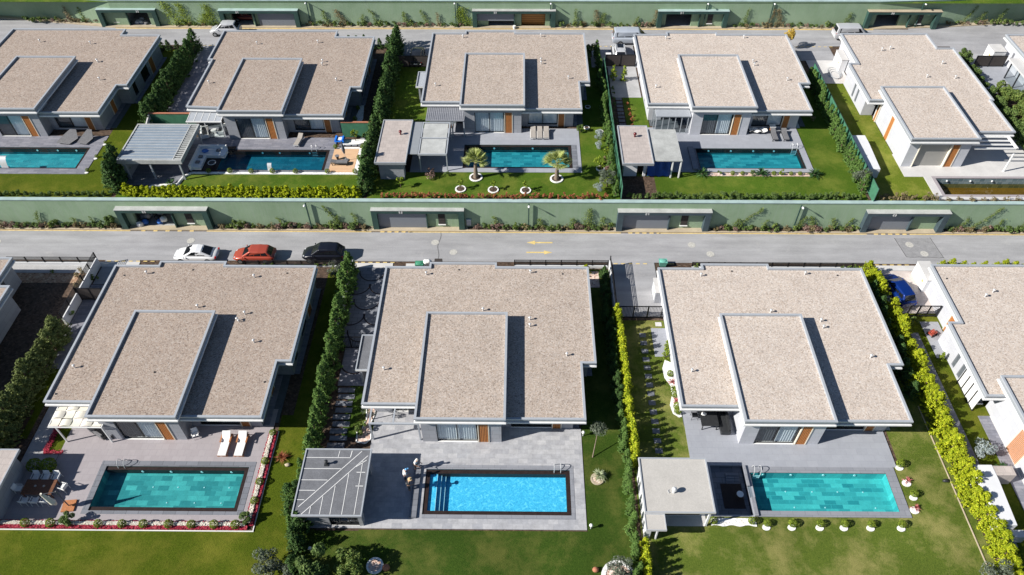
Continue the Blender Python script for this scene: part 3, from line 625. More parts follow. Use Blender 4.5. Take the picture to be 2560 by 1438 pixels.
def house2(label, X, dy, z, vents):
    P = lambda pts: [(X+a, b_+dy) for a, b_ in pts]; r = thing('villa', label, 'house', (X+3.8, 12+dy, z), 'flat roofed villas')
    st = 'pale stone wall'; gr = 'pale roof gravel'
    roof(P([(-1.45, 8.95), (.5, 8.95), (.5, 9.5), (7.1, 9.5), (7.1, 2.6), (12.85, 2.6), (12.85, 9.0), (13.2, 9.0), (13.2, 21.1), (11.1, 21.1), (11.1, 24.8), (-.3, 24.8), (-.3, 17.3), (-1.45, 17.3)]), z+3.2, z+2.5, r, grav=gr)
    ru = roof(P([(0, 0), (7.55, 0), (7.55, 10.5), (0, 10.5)]), z+4.12, z+3.35, r, grav=gr)
    b = MB()
    wallrun(b, *P([(.4, .4), (7.15, .4)]), z, z+3.33, [(1.2, 4.6, 0, 3.0), (4.6, 5.6, 0, 3.0)]); wallrun(b, *P([(7.15, .4), (7.15, 10.1)]), z, z+3.33); wallrun(b, *P([(7.15, 10.1), (.4, 10.1)]), z, z+3.33); wallrun(b, *P([(.4, 10.1), (.4, .4)]), z, z+3.33)
    wallrun(b, *P([(-1.0, 10.6), (.4, 10.6)]), z, z+2.5); wallrun(b, *P([(.1, 24.5), (.1, 17.6)]), z, z+2.5); wallrun(b, *P([(.1, 17.6), (-1.0, 17.6)]), z, z+2.5, cut0=False); wallrun(b, *P([(-1.0, 17.6), (-1.0, 10.6)]), z, z+2.5, [(3.0, 3.5, .2, 2.1), (4.2, 4.7, .2, 2.1)])
    wallrun(b, *P([(7.15, 6.2), (12.4, 6.2)]), z, z+2.5, cut0=False); wallrun(b, *P([(12.4, 6.2), (12.4, 9.4)]), z, z+2.5); wallrun(b, *P([(12.4, 9.4), (12.8, 9.4)]), z, z+2.5, cut0=False)
    wallrun(b, *P([(12.8, 9.4), (12.8, 20.8)]), z, z+2.5); wallrun(b, *P([(12.8, 20.8), (10.8, 20.8)]), z, z+2.5); wallrun(b, *P([(10.8, 20.8), (10.8, 24.5)]), z, z+2.5, cut0=False); wallrun(b, *P([(10.8, 24.5), (.1, 24.5)]), z, z+2.5)
    b.build('wall', st, r)
    s_ = MB(); s_.box(X+1.6, X+5.0, .6+dy, .66+dy, z, z+3.0); s_.build('roller_shutter', 'roller shutter', r)
    f = MB(); f.box(X+1.52, X+1.6, .3+dy, .7+dy, z, z+3.05); f.box(X+5.0, X+5.08, .3+dy, .7+dy, z, z+3.05); f.build('shutter_frame', 'cream paint', r)
    woodpanel(r, X+5.16, X+5.95, .43+dy, z, z+3.0)
    woodpanel(r, (5.3 if z else 4.2)+dy, (6.1 if z else 5.9)+dy, X+.42, z, z+3.1, 'y', -1)
    woodpanel(r, 9.2+dy, 9.6+dy, X+.3, z, z+2.5, 'y', -1) if z else glazing(r, X-.9, X+.3, 10.3+dy, z+.05, z+2.3, 2, cz=(None, None))
    woodpanel(r, 17.9+dy, 19.0+dy, X+.08, z, z+2.4, 'y', -1)
    for y0, y1 in ((12.9, 13.4), (14.1, 14.6)):
        g = MB(); g.box(X-.9, X-.85, y0+dy, y1+dy, z+.2, z+2.1); g.build('window', 'dark curtain', r)
    for v in vents: uu, yy, k = v; vent(r, X+uu, yy+dy, z+3.0, k)
    return r
house2('pale villa at the upper right seen over its sunlit west wall with orange wood strip', 42.65, 67.5, UZ, [(3.8, 20.6, 0), (5.0, 21.0, 0), (10.3, 17.4, 0), (7.2, 14.2, 0), (10.6, 14.0, 0)])
hd = house2('pale villa cut off by the lower right edge, beside the parked blue car', 41.3, 27.95, 0, [(3.4, 20.6, 0), (4.4, 21.2, 0), (5.9, 15.3, 0), (.7, 23, 2)])
for k in range(4):
    g = MB(); g.box(40.25, 40.3, 37.6+k*.78, 38.25+k*.78, .15, 2.3); g.build('window', 'white paint', hd); g = MB(); g.box(40.22, 40.31, 38.26+k*.78, 38.37+k*.78, .15, 2.3); g.build('window_frame', 'dark frame', hd)
g = MB(); g.box(40.22, 40.31, 37.5, 40.8, .05, .14); g.build('window_frame', 'dark frame', hd)
# villa E (left edge) and villa 6 (right top edge)
r = thing('villa', 'villa cut off by the left edge beside the bare soil plot', 'house', (-60, 45, 0), 'flat roofed villas')
roof([(-75, 28.0), (-49.7, 28.0), (-49.7, 49.2), (-51.3, 49.2), (-51.3, 53.1), (-75, 53.1)], 3.2, 2.5, r)
b = MB(); wallrun(b, (-50.2, 28.5), (-50.2, 40.5), 0, 2.5); wallrun(b, (-50.2, 40.5), (-49.95, 40.5), 0, 2.5, cut0=False); wallrun(b, (-50.0, 40.5), (-50.0, 48.8), 0, 2.5, [(1, 3, .3, 2.1)]); wallrun(b, (-50.1, 48.8), (-51.7, 48.8), 0, 2.5); wallrun(b, (-51.7, 48.8), (-51.7, 52.7), 0, 2.5, [(1, 2, .8, 2.1)], cut0=False); wallrun(b, (-51.7, 52.7), (-75, 52.7), 0, 2.5)
b.build('wall', 'grey stone wall', r)
r = thing('villa', 'villa corner with pale fascia cut off at the upper right edge', 'house', (72, 85, UZ), 'flat roofed villas')
roof([(64.0, 72.0), (90, 72.0), (90, 92.1), (64.0, 92.1)], UZ+3.2, UZ+2.5, r, grav='pale roof gravel')
b = MB(); wallrun(b, (64.5, 91.7), (64.5, 72.4), UZ, UZ+2.5, [(2.2, 2.6, .7, 2)]); wallrun(b, (90, 91.7), (64.5, 91.7), UZ, UZ+2.5); b.build('wall', 'pale stone wall', r)
b = MB(); b.box(62.6, 64.4, 81.5, 87.2, UZ+2.3, UZ+2.5); b.build('canopy', 'pale concrete', r)
g = MB(); g.poly([(62.9, 86.6, UZ), (62.9, 81.9, UZ), (62.9, 81.9, UZ+2.3), (62.9, 86.6, UZ+2.3)]); g.use('clear glass'); g.build('glass_wall', 'clear glass', r); [MB().box(62.82, 62.96, y, y+.12, UZ, UZ+2.3).build('post', 'dark frame', r) for y in (81.9, 84.2, 86.5)]
# ---------------------------------------------------------------- pools
def ladder(root, x, y, z, s=1):   # hangs over a north or south edge; s=1: rails bow over the north rim
    b = MB()
    for dx in (0, .55):
        pts = [(x+dx, y-.12, z-.7)] + [(x+dx, y+s*(-.12+.34*(1-math.cos(t))), z+.05+.62*math.sin(t)) for t in [i*math.pi/7 for i in range(8)]]
        b.path(pts, .028, 6)
    for k in range(3): b.box(x, x+.55, y-.18, y-.08, z-.2-k*.22, z-.17-k*.22)
    b.build('ladder', 'steel', root)
def pool(label, hole, z, tile, wat, depth, ring=(0, 0, 0, 0), cope=(.5, .5, .5, .5), copm='coping stone', wallt=None, lights=(), lad=None, wl=-.06):
    x0, x1, y0, y1 = hole; r = thing('swimming_pool', label, 'pool', ((x0+x1)/2, (y0+y1)/2, z))
    b = MB(); b.poly([(x0, y0, z-depth), (x1, y0, z-depth), (x1, y1, z-depth), (x0, y1, z-depth)]); b.build('pool_floor', tile, r)
    b = MB(); zt = z-.04
    for q in (((x0, y1), (x1, y1)), ((x1, y1), (x1, y0)), ((x1, y0), (x0, y0)), ((x0, y0), (x0, y1))):
        (a, c), (d, e) = q; b.poly([(a, c, z-depth), (d, e, z-depth), (d, e, zt+.05), (a, c, zt+.05)])
    b.build('pool_wall', wallt or tile, r)
    w, e, s, n = ring; wx = (x0+w, x1-e, y0+s, y1-n)
    if max(ring) > 0:
        o = flat('overflow_rim', 'black tile', [hole], 0, [wx], thick=.5); 
        v = [(p.co.x, p.co.y, p.co.z) for p in o.data.vertices]; L = wpos(r)
        for p in o.data.vertices: p.co = (p.co.x-L[0], p.co.y-L[1], p.co.z+z-.045-L[2])
        o.parent = r
    cw, ce, cs, cn = cope; out = (x0-cw, x1+ce, y0-cs, y1+cn)
    o = flat('coping', copm, [out], 0, [hole], thick=.04); L = wpos(r)
    for p in o.data.vertices: p.co = (p.co.x-L[0], p.co.y-L[1], p.co.z+z+.05-L[2])
    o.parent = r
    b = MB(); b.poly([(wx[0]-.01, wx[2]-.01, z+wl), (wx[1]+.01, wx[2]-.01, z+wl), (wx[1]+.01, wx[3]+.01, z+wl), (wx[0]-.01, wx[3]+.01, z+wl)]); b.build('water', wat, r)
    for lx, ly, onw in lights:
        b = MB()
        if onw: b.tube((lx, wx[3]-.001, z-.28), (lx, wx[3]-.05, z-.28), .11, n=10)
        else: b.disc((lx, ly, z-depth), .06, 8, z-depth+.03)
        b.build('underwater_light', 'white paint', r)
    if lad: ladder(r, lad[0], lad[1], z, lad[2] if len(lad) > 2 else 1)
    return r
pool('teal tiled pool at lower left framed in dark stone with flower border', A_H, .0, 'teal pool tile', 'clear water', .95, (0, .34, .36, .3), (.5, .5, .3, .5), 'coping stone', None,
     [(-31.6, 0, 1), (-29.2, 0, 1), (-26.6, 0, 1), (-24.1, 0, 1), (-30.6, 30.0, 0), (-28.5, 30.0, 0), (-26.3, 30, 0), (-24.2, 30, 0), (-29, 28.6, 0), (-26.7, 28.6, 0), (-24.5, 28.6, 0)], (-33.6, 31.35))
pb = pool('bright blue pool with painted light ripples at bottom centre beside three people', B_H, .0, 'painted caustic blue', 'blue water', .85, (.36, .34, .36, .36), (.0, .3, .35, .4), 'pale coping stone', 'painted caustic blue', [], (3.0, 31.25))
b = MB()
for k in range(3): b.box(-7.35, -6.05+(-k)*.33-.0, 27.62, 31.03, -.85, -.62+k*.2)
b.build('steps', 'painted caustic blue', pb)
b = MB()
for k in range(3): xx = -6.05-k*.33; b.box(xx-.03, xx+.005, 27.64, 31.0, -.62+k*.2, -.61+k*.2)
b.build('step_edge', 'white paint', pb)
b = MB(); b.box(-8.7, -8.12, 26.95, 31.65, .03, .2); tag(b.build('stone_bench', 'coping stone'), 'long low grey stone bench along the left end of the bright blue pool', 'bench')
pc_ = pool('turquoise tiled pool at lower right ringed by topiary balls', C_H, .0, 'turquoise pool tile', 'clear water', .85, (0, 0, 0, 0), (.0, .8, .5, .55), 'pale coping stone', None,
     [(20.5, 0, 1), (22.8, 0, 1), (25.5, 0, 1), (28.1, 0, 1), (22.2, 30.0, 0), (24.4, 30, 0), (26.5, 30, 0), (28.6, 30, 0), (22.6, 28.6, 0), (25.1, 28.6, 0), (29.2, 28.6, 0)], (19.6, 31.2))
j = thing('sunken_lounge', 'sunken dark seating pit with steps between cream roofed cabana and turquoise pool', 'seating pit', (17.4, 29.7, 0))
b = MB(); b.poly([(16.1, 27.5, -.35), (18.8, 27.5, -.35), (18.8, 31.9, -.35), (16.1, 31.9, -.35)])
for q in (((16.1, 31.9), (18.8, 31.9)), ((16.1, 27.5), (16.1, 31.9)), ((18.8, 27.5), (16.1, 27.5)), ((18.8, 31.9), (18.8, 27.5))):
    (a, c), (d, e) = q; b.poly([(a, c, -.35), (d, e, -.35), (d, e, .0), (a, c, .0)])
b.build('basin', 'coping stone', j)
b = MB(); b.box(16.75, 18.45, 28.2, 30.4, -.345, -.30); b.build('pit_floor', 'black tile', j)
b = MB()
for k in range(4): b.box(17.3, 18.4, 30.4+.22*k, 30.62+.22*k, -.345, -.3+.07*k)
b.build('steps', 'coping stone', j)
b = MB(); b.box(18.82, 19.02, 29.95, 31.85, -.1, .22); b.box(18.9, 19.2, 27.35, 28.95, -.1, .22); b.box(18.8, 19.28, 27.3, 31.9, -.9, -.1); b.build('parapet', 'pale coping stone', j)
g = MB(); g.box(18.86, 18.9, 28.95, 29.95, -.1, .2); g.build('glass_panel', 'clear glass', j)
t = thing('round_table', 'small round white table in the sunken pit of the turquoise pool', 'table', (18.1, 29.25, -.3)); b = MB(); b.disc((0, 0, .4), .28, 20, .45); b.build('tabletop', 'white paint', t, True); b = MB(); b.tube((0, 0, 0), (0, 0, .4), .05); b.build('leg', 'steel', t, True)
pool('teal pool in the upper left corner with steel waterfall spout', P1, UZ, 'deep teal tile', 'clear water', .95, (0, .3, .25, .2), (0, .0, .0, .0), 'coping stone', None, [(-56.6, 0, 1), (-54.2, 0, 1), (-52, 0, 1)])
pool('dark blue pool of the upper row beside the wooden sun deck', P2, UZ, 'deep teal tile', 'deep water', 1.0, (0, .35, .2, .25), (0, .5, .3, .0), 'coping stone', None, [(-30, 0, 1), (-28, 0, 1), (-24.5, 0, 1)], (-24.2, 70.55))
pool('teal pool behind the two fan palms in the upper row', P3, UZ, 'turquoise pool tile', 'dark water', .95, (.3, .35, .3, .3), (.0, .6, .0, .0), 'coping stone', None, [(-3, 0, 1), (1.5, 0, 1)], (-6.2, 68.5))
pool('turquoise pool of the upper row bordered by sago palms', P4, UZ, 'turquoise pool tile', 'dark water', .95, (.1, .25, .2, .1), (.3, .0, .0, .0), 'coping stone', None, [(22, 0, 1), (24.6, 0, 1), (27.2, 0, 1), (29.6, 0, 1)], (31.6, 71.1))
p5 = pool('half empty pool with murky brown water at the right edge of the upper row', P5, UZ, 'murky water bed', 'brown water', 1.3, (0, 0, 0, 0), (.35, .3, .35, .35), 'mauve paving', 'slate pool tile', [], None, -.75)
for lx in (47.6, 50.2, 52.6):
    b = MB(); b.ell((lx, 65.72, UZ-.3), .13, .1, .13, 10, 6); b.build('underwater_light', 'steel', p5)
b = MB(); b.box(19.5, 20.1, 67.0, 71.2, UZ, UZ+.3); b.use('pale coping stone'); tag(b.build('low_wall', 'pale coping stone'), 'low stone wall at the left end of the pool bordered by sago palms', 'wall')
# ---------------------------------------------------------------- pool houses and pergolas
def flatroof(root, x0, x1, y0, y1, zt, th, m, fas='fascia metal', rim=.1, drop=.08, name='roof'):
    b = MB(); P = [(x0, y0), (x1, y0), (x1, y1), (x0, y1)]
    shell(b, P, [(rim, zt-drop, 'coping metal'), (rim, zt, 'coping metal'), (0, zt, fas), (0, zt-th, fas)]); b.use(fas).poly([(x, y, zt-th) for x, y in P][::-1])
    b.use(m).poly([(x, y, zt-drop) for x, y in inset(P, rim-.003)]); return b.build(name, None, root)
# B cabana
r = thing('pool_cabana', 'dark felt roofed cabana with white seams beside the bright blue pool', 'pool house', (-14.7, 28.8, 0))
rf = flatroof(r, -17.35, -11.95, 25.85, 31.7, 2.62, .22, 'grey roof felt', 'pale stone wall')
b = MB(); zz = 2.556
def strip(a, c, w=.026): 
    a, c = Vector(a), Vector(c); d = (c-a).normalized(); n = Vector((-d.y, d.x))*w; b.poly([(a.x-n.x, a.y-n.y, zz), (c.x-n.x, c.y-n.y, zz), (c.x+n.x, c.y+n.y, zz), (a.x+n.x, a.y+n.y, zz)])
strip((-16.95, 26.6), (-12.75, 31.5)); strip((-16.6, 26.0), (-12.2, 31.1))
for y, xe in ((30.9, -13.6), (29.9, -14.2), (28.9, -15.1), (28.0, -15.9), (27.2, -16.6)): strip((-17.2, y), (xe, y), .022)
strip((-13.6, 30.95), (-13.55, 31.55), .03); strip((-14.6, 30.95), (-14.55, 31.55), .022)
for x, yt in ((-16.0, 26.7), (-15.2, 27.5), (-14.4, 28.4), (-13.5, 29.5), (-12.55, 30.6)): strip((x, 26.0), (x, yt), .022)
strip((-12.25, 30.7), (-13.0, 30.1)); strip((-12.9, 29.6), (-12.2, 29.6)); strip((-12.8, 28.4), (-12.2, 28.4)); b.build('seam', 'white paint', rf)
b = MB(); b.box(-15.6, -15.25, 30.1, 30.45, 2.54, 2.6); b.use('dark frame'); b.tube((-15.4, 30.3, 2.5), (-15.4, 30.3, 2.95), .09); b.ell((-15.4, 30.3, 3.0), .16, .16, .09); b.build('vent', 'dark frame', r)
b = MB(); wallrun(b, (-17.1, 26.3), (-12.2, 26.3), 0, 2.4, [(2.3, 4.6, .15, 2.0)]); wallrun(b, (-12.2, 26.3), (-12.2, 31.4), 0, 2.4, [(.6, 4.4, .0, 2.1)]); wallrun(b, (-12.2, 31.4), (-17.1, 31.4), 0, 2.4); wallrun(b, (-17.1, 31.4), (-17.1, 26.3), 0, 2.4); b.build('wall', 'grey stone wall', r)
glazing(r, -14.8, -12.5, 26.3, .15, 2.0, 3, cz=('dark curtain', None, 'dark curtain'))
# C cabana
r = thing('pool_cabana', 'cream roofed cabana with round chimney vent beside the turquoise pool', 'pool house', (12.4, 28.7, 0))
flatroof(r, 9.7, 15.15, 26.35, 31.1, 2.62, .2, 'cream roof felt', 'pale concrete'); flatroof(r, 9.68, 11.25, 25.0, 26.34, 2.45, .2, 'cream roof felt', 'pale concrete', .06, .04, 'entry_roof')
b = MB(); wallrun(b, (9.85, 25.4), (10.8, 25.4), 0, 2.25, [(.4, .85, 0, 2)]); wallrun(b, (11.1, 27.4), (14.9, 27.4), 0, 2.42, [(.3, 3.4, .1, 2.1)]); wallrun(b, (14.9, 27.4), (14.9, 30.9), 0, 2.42, [(.4, 3.0, 0, 2.1)]); wallrun(b, (14.9, 30.9), (9.85, 30.9), 0, 2.42); wallrun(b, (9.85, 30.9), (9.85, 25.4), 0, 2.25); b.box(14.75, 14.9, 26.5, 26.65, 0, 2.42); b.build('wall', 'white wall', r)
b = MB(); b.tube((12.15, 28.1, 2.5), (12.15, 28.1, 2.85), .13); b.ell((12.15, 28.1, 3.0), .22, .22, .2, 14, 8); b.path([(11.9, 28.1, 2.56), (11.75, 28.0, 2.6), (11.7, 28.2, 2.6), (11.85, 28.3, 2.56)], .02); b.build('vent', 'steel', r)
glazing(r, 11.4, 14.5, 27.4, .1, 2.1, 3, cz=(None, None, 'curtain'))
b = MB(); b.box(11.2, 14.95, 26.5, 27.4, .0, .05); b.build('porch_floor', 'pale concrete', r)
# A corner cabana
r = thing('pool_cabana', 'sandy roofed pool house cut off by the left edge', 'pool house', (-44, 28.5, 0))
flatroof(r, -47.5, -40.75, 25.6, 31.4, 2.7, .25, 'pinkish roof tile', 'pale concrete'); b = MB(); wallrun(b, (-47, 26), (-41.2, 26), 0, 2.45); wallrun(b, (-41.2, 26), (-41.2, 31.0), 0, 2.45); wallrun(b, (-41.2, 31), (-47, 31), 0, 2.45); b.build('wall', 'grey stone wall', r)
# 3 and 4 upper pool houses
def red_vent(root, x, y, z):
    b = MB(); b.tube((x, y, z), (x, y, z+.3), .1); b.ell((x, y, z+.42), .2, .2, .18, 14, 8); b.build('red_cowl', 'dark red car paint', root)
r = thing('pool_house', 'pool house with red chimney cowl and grey awnings in the middle of the upper row', 'pool house', (-12.1, 68.9, UZ))
flatroof(r, -15.85, -12.4, 64.9, 73.0, UZ+2.6, .3, 'pinkish roof tile', 'fascia metal'); b = MB(); wallrun(b, (-15.5, 65.3), (-12.8, 65.3), UZ, UZ+2.35); wallrun(b, (-12.8, 65.3), (-12.8, 72.6), UZ, UZ+2.35, [(1, 5, 0, 2)]); wallrun(b, (-12.8, 72.6), (-15.5, 72.6), UZ, UZ+2.35); wallrun(b, (-15.5, 72.6), (-15.5, 65.3), UZ, UZ+2.35); b.build('wall', 'grey stone wall', r); red_vent(r, -13.55, 70.2, UZ+2.5)
b = MB(); b.box(-12.35, -11.3, 66.7, 72.8, UZ+2.35, UZ+2.42); b.build('grey_canopy', 'fascia metal', r)
b = MB(); b.box(-11.05, -8.3, 69.9, 72.6, UZ+2.28, UZ+2.34); b.box(-11.05, -8.3, 66.9, 69.6, UZ+2.28, UZ+2.34); b.build('awning_panel', 'portal top', r)
b = MB()
for y in (66.7, 69.68, 72.68): b.box(-11.3, -8.1, y, y+.14, UZ+2.2, UZ+2.4)
for x in (-11.28, -8.2): b.box(x, x+.14, 66.85, 72.68, UZ+2.2, UZ+2.4)
for x, y in ((-8.2, 66.75), (-11.2, 66.75), (-8.2, 72.7)): MB().box(x, x+.12, y, y+.12, UZ, UZ+2.2).build('post', 'coping metal', r)
b.build('awning_frame', 'coping metal', r)
b = MB(); b.use('pale coping stone'); b.box(-11.0, -6.5, 73.1, 76.2, UZ+2.3, UZ+2.42); 
for k in range(20): b.box(-10.9+k*.22, -10.86+k*.22, 73.2, 76.1, UZ+2.42, UZ+2.46)
l = thing('louvred_pergola', 'grey louvred pergola roof beside the villa behind the two palms', 'pergola', (-8.8, 74.6, UZ)); b.build('louvre_roof', 'coping metal', l)

[MB().box(x, x+.15, y, y+.15, UZ, UZ+2.3).build('post', 'coping metal', l) for x in (-11, -8.0, -6.65) for y in (73.15,)]
r = thing('pool_house', 'pool house with red chimney cowl and blue tarpaulin beside the sago palm pool', 'pool house', (14.3, 68.6, UZ))
flatroof(r, 11.15, 14.55, 64.9, 72.0, UZ+2.6, .3, 'pinkish roof tile', 'fascia metal'); b = MB(); wallrun(b, (11.5, 66.0), (14.0, 66.0), UZ, UZ+2.35, [(1.5, 2.2, 0, 2.0)]); wallrun(b, (14.2, 66.2), (14.2, 71.6), UZ, UZ+2.35, [(1, 4, 0, 2)]); wallrun(b, (14.2, 71.6), (11.5, 71.6), UZ, UZ+2.35); wallrun(b, (11.5, 71.6), (11.5, 66.0), UZ, UZ+2.35); b.build('wall', 'white wall', r); red_vent(r, 12.95, 69.9, UZ+2.5)
b = MB(); b.box(14.65, 17.75, 65.65, 71.5, UZ+2.3, UZ+2.42)
for k in range(26): b.box(14.8, 17.6, 65.8+k*.22, 65.85+k*.22, UZ+2.42, UZ+2.45)
b.build('louvre_roof', 'portal top', r); 
[MB().box(x, x+.14, y, y+.14, UZ, UZ+2.3).build('post', 'white paint', r) for x, y in ((16.7, 65.7), (17.6, 65.7), (17.6, 71.3))]
b = MB()
rr = random.Random(3); n = 12; v = [(14.2+2.6*i/n, 66.0+.12*math.sin(i*1.7)+1.6*jj/4, UZ+.04+2.0*(1 if jj else 0)*(jj/4)**.0+rr.uniform(-.04, .04) if jj == 0 else UZ+.1+2.1*jj/4) for i in range(n+1) for jj in range(5)]
b.add(v, [(i*5+k, i*5+k+5, i*5+k+6, i*5+k+1) for i in range(n) for k in range(4)], True); tag(b.build('tarpaulin', 'tarpaulin blue'), 'crumpled dark blue tarpaulin hanging under the small louvred roof', 'tarpaulin')
# glazed veranda of villa 4
r = thing('glazed_veranda', 'glass walled veranda attached to the villa above the sago palm pool', 'veranda', (18.3, 75.5, UZ))
b = MB(); b.box(15.9, 20.0, 74.1, 76.6, UZ+2.3, UZ+2.42)
for k in range(11): b.box(16, 19.9, 74.2+k*.2, 74.24+k*.2, UZ+2.42, UZ+2.45)
b.build('louvre_roof', 'coping metal', r)
b = MB()
for k in range(6): b.box(16.0+k*.74, 16.08+k*.74, 74.15, 74.22, UZ, UZ+2.3)
for k in range(3): b.box(15.95, 16.02, 74.2+k*1.1, 74.28+k*1.1, UZ, UZ+2.3)
b.box(16, 19.8, 74.15, 74.22, UZ, UZ+.1); b.build('frame', 'coping metal', r); g = MB(); g.poly([(16.0, 74.18, UZ), (19.78, 74.18, UZ), (19.78, 74.18, UZ+2.3), (16, 74.18, UZ+2.3)]); g.poly([(15.98, 76.5, UZ), (15.98, 74.2, UZ), (15.98, 74.2, UZ+2.3), (15.98, 76.5, UZ+2.3)]); g.build('pane', 'window glass', r)
g = MB(); g.box(16.1, 19.7, 74.4, 77, UZ+.05, UZ+.07); g.build('floor', 'dark curtain', r)
# villa 2 pergola (louvred steel roof) + glass lean-to
r = thing('louvred_pergola', 'large bluish louvred pergola with slotted right edge in the upper left', 'pergola', (-40.6, 68.4, UZ))
b = MB(); x0, x1, y0, y1, zt = -44.05, -36.9, 64.95, 71.8, UZ+2.75
for q in ((x0, x1, y0, y0+.18), (x0, x1, y1-.18, y1), (x0, x0+.15, y0+.18, y1-.18), (x1-.15, x1, y0+.18, y1-.18), (x1-1.0, x1-.9, y0+.18, y1-.18)): b.box(*q, zt-.5, zt)
b.build('frame', 'portal top', r); b = MB()
b.use('blue grey louvre')
for k in range(13): yy = y0+.2+k*.5; b.box(x0+.17, x1-1.0, yy, yy+.47, zt-.12, zt-.08); b.use('portal top').box(x0+.17, x1-1.0, yy+.2, yy+.27, zt-.08, zt-.05); b.use('blue grey louvre'); b.box(x0+.17, x1-1.0, yy+.47, yy+.5, zt-.16, zt-.14)
b.build('louvre', None, r); b = MB()
for k in range(17): yy = y0+.3+k*.38; b.box(x1-.9, x1-.15, yy, yy+.16, zt-.16, zt-.04)
b.build('cross_bar', 'portal top', r); 
[MB().box(x, x+.16, y, y+.16, UZ, zt-.5).build('post', 'coping metal', r) for x in (x0+.6, x1-.5, x0+3.4) for y in (y0+.1, y1-.3)]
b = MB(); b.box(-43.7, -43.5, 65.1, 71.6, UZ, UZ+2.3); b.box(-43.5, -38.5, 71.4, 71.6, UZ, UZ+2.2); tag(b.build('screen_wall', 'grey stone wall'), 'grey stone screen wall closing the left side of the louvred pergola', 'wall')
r = thing('glass_lean_to', 'lean-to with pale panel roof and glass doors over white garden sofas', 'veranda', (-35.5, 74.0, UZ))
b = MB(); b.poly([(-38.9, 73.0, UZ+2.25), (-34.9, 73.0, UZ+2.25), (-34.9, 75.6, UZ+2.5), (-38.9, 75.6, UZ+2.5)]); b.build('panel_roof', 'coping metal', r); b = MB()
for k in range(6): x = -38.95+k*.8; b.add([(x, 72.98, UZ+2.28), (x+.06, 72.98, UZ+2.28), (x+.06, 75.6, UZ+2.53), (x, 75.6, UZ+2.53)], [(0, 1, 2, 3)])
b.box(-39, -34.8, 72.9, 73.0, UZ+2.15, UZ+2.3); 
for x in (-38.9, -36.9, -34.95): b.box(x, x+.07, 72.93, 73.0, UZ, UZ+2.2)
b.build('frame', 'white paint', r); g = MB(); g.poly([(-38.9, 72.96, UZ), (-34.9, 72.96, UZ), (-34.9, 72.96, UZ+2.2), (-38.9, 72.96, UZ+2.2)]); g.build('pane', 'clear glass', r)
# B steel frame pergola
r = thing('steel_pergola', 'bare grey steel frame pergola on the terrace beside the lower centre villa', 'pergola', (-10.5, 35.3, 0)); b = MB(); zt = 2.45
for x in (-12.6, -8.5): b.box(x, x+.13, 34.1, 34.25, 0, zt)
b.box(-12.6, -8.37, 34.1, 34.25, zt, zt+.14)
for x in (-12.6, -10.6, -8.5): b.box(x, x+.12, 34.25, 36.9, zt, zt+.14)
b.box(-12.6, -8.4, 36.8, 36.92, zt, zt+.14); b.build('frame', 'coping metal', r)
# 5 beam pergola
r = thing('beam_pergola', 'white metal beam pergola over the terrace at the right edge', 'pergola', (52.2, 69, UZ)); b = MB(); zt = UZ+2.45
for k in range(5): b.box(50.3, 55.0, 67.85+k*.72, 67.99+k*.72, zt, zt+.16)
b.box(54.85, 55.05, 67.85, 71, zt-.02, zt+.2); b.build('beam', 'white paint', r); b = MB(); b.box(54.2, 54.34, 67.0, 67.14, UZ, zt); b.build('post', 'white paint', r)
# A sail pergola
r = thing('sail_pergola', 'pergola with cream woven fabric sails beside the lower left villa', 'pergola', (-37.5, 35, 0)); zt = 2.3
b = MB()
for i in range(5):
    for jj in range(4):
        if (i+jj) % 2: continue
        pass
    for jj in range(4):
        x0 = -39.55+i*.9; y0 = 33.75+jj*.78; h = .1 if (i+jj) % 2 else -.06; v = []; 
        for a in range(5):
            zz_ = zt+.12+.12*math.sin(math.pi*a/4)*(1 if (i+jj) % 2 else -.5)
            for c in (0, 1): v.append((x0+(.8)*c, y0+.78*a/4, zz_)) if (i+jj) % 2 == 0 else v.append((x0+.9*a/4, y0+.66*c, zz_))
        f = [(2*a, 2*a+1, 2*a+3, 2*a+2) for a in range(4)]; b.add(v, f, True)
b.build('fabric_sail', 'cream fabric', r); b = MB()
for x in (-39.6, -35.1): b.box(x, x+.08, 33.7, 36.9, zt, zt+.1)
for y in (33.65, 35.3): b.box(-39.6, -35.0, y, y+.08, zt, zt+.1)
for x in (-39.0, -35.1): b.box(x, x+.1, 33.65, 33.75, 0, zt)
b.build('frame', 'white paint', r)
# D barbecue / wall structure, garden kitchen slab of 5
for (x, y, z, lab) in ((37.15, 26.1, 0, 'white sloping garden kitchen block beside the yellow conifers at lower right'), (38.45, 65.9, UZ, 'white tapered garden kitchen slab behind the green mesh fence')):
    r = thing('garden_kitchen', lab, 'outdoor kitchen', (x+.7, y+2.5, z)); b = MB(); L = 5.2 if z == 0 else 6.3
    b.prism([(x, y), (x+1.3, y), (x+1.55, y+L*.75), (x+1.55, y+L), (x, y+L)], z, z+1.5 if z == 0 else z+1.2); b.build('block', 'white wall', r)
    if z == 0: b = MB(); b.box(x+1.56, x+3.2, y+4.3, y+5.15, z, z+1.45); b.build('side_wall', 'pinkish roof tile', r); b = MB(); b.box(x+1.0, x+2.0, y-.7, y-.1, z, z+.9); b.build('grill', 'steel', r)
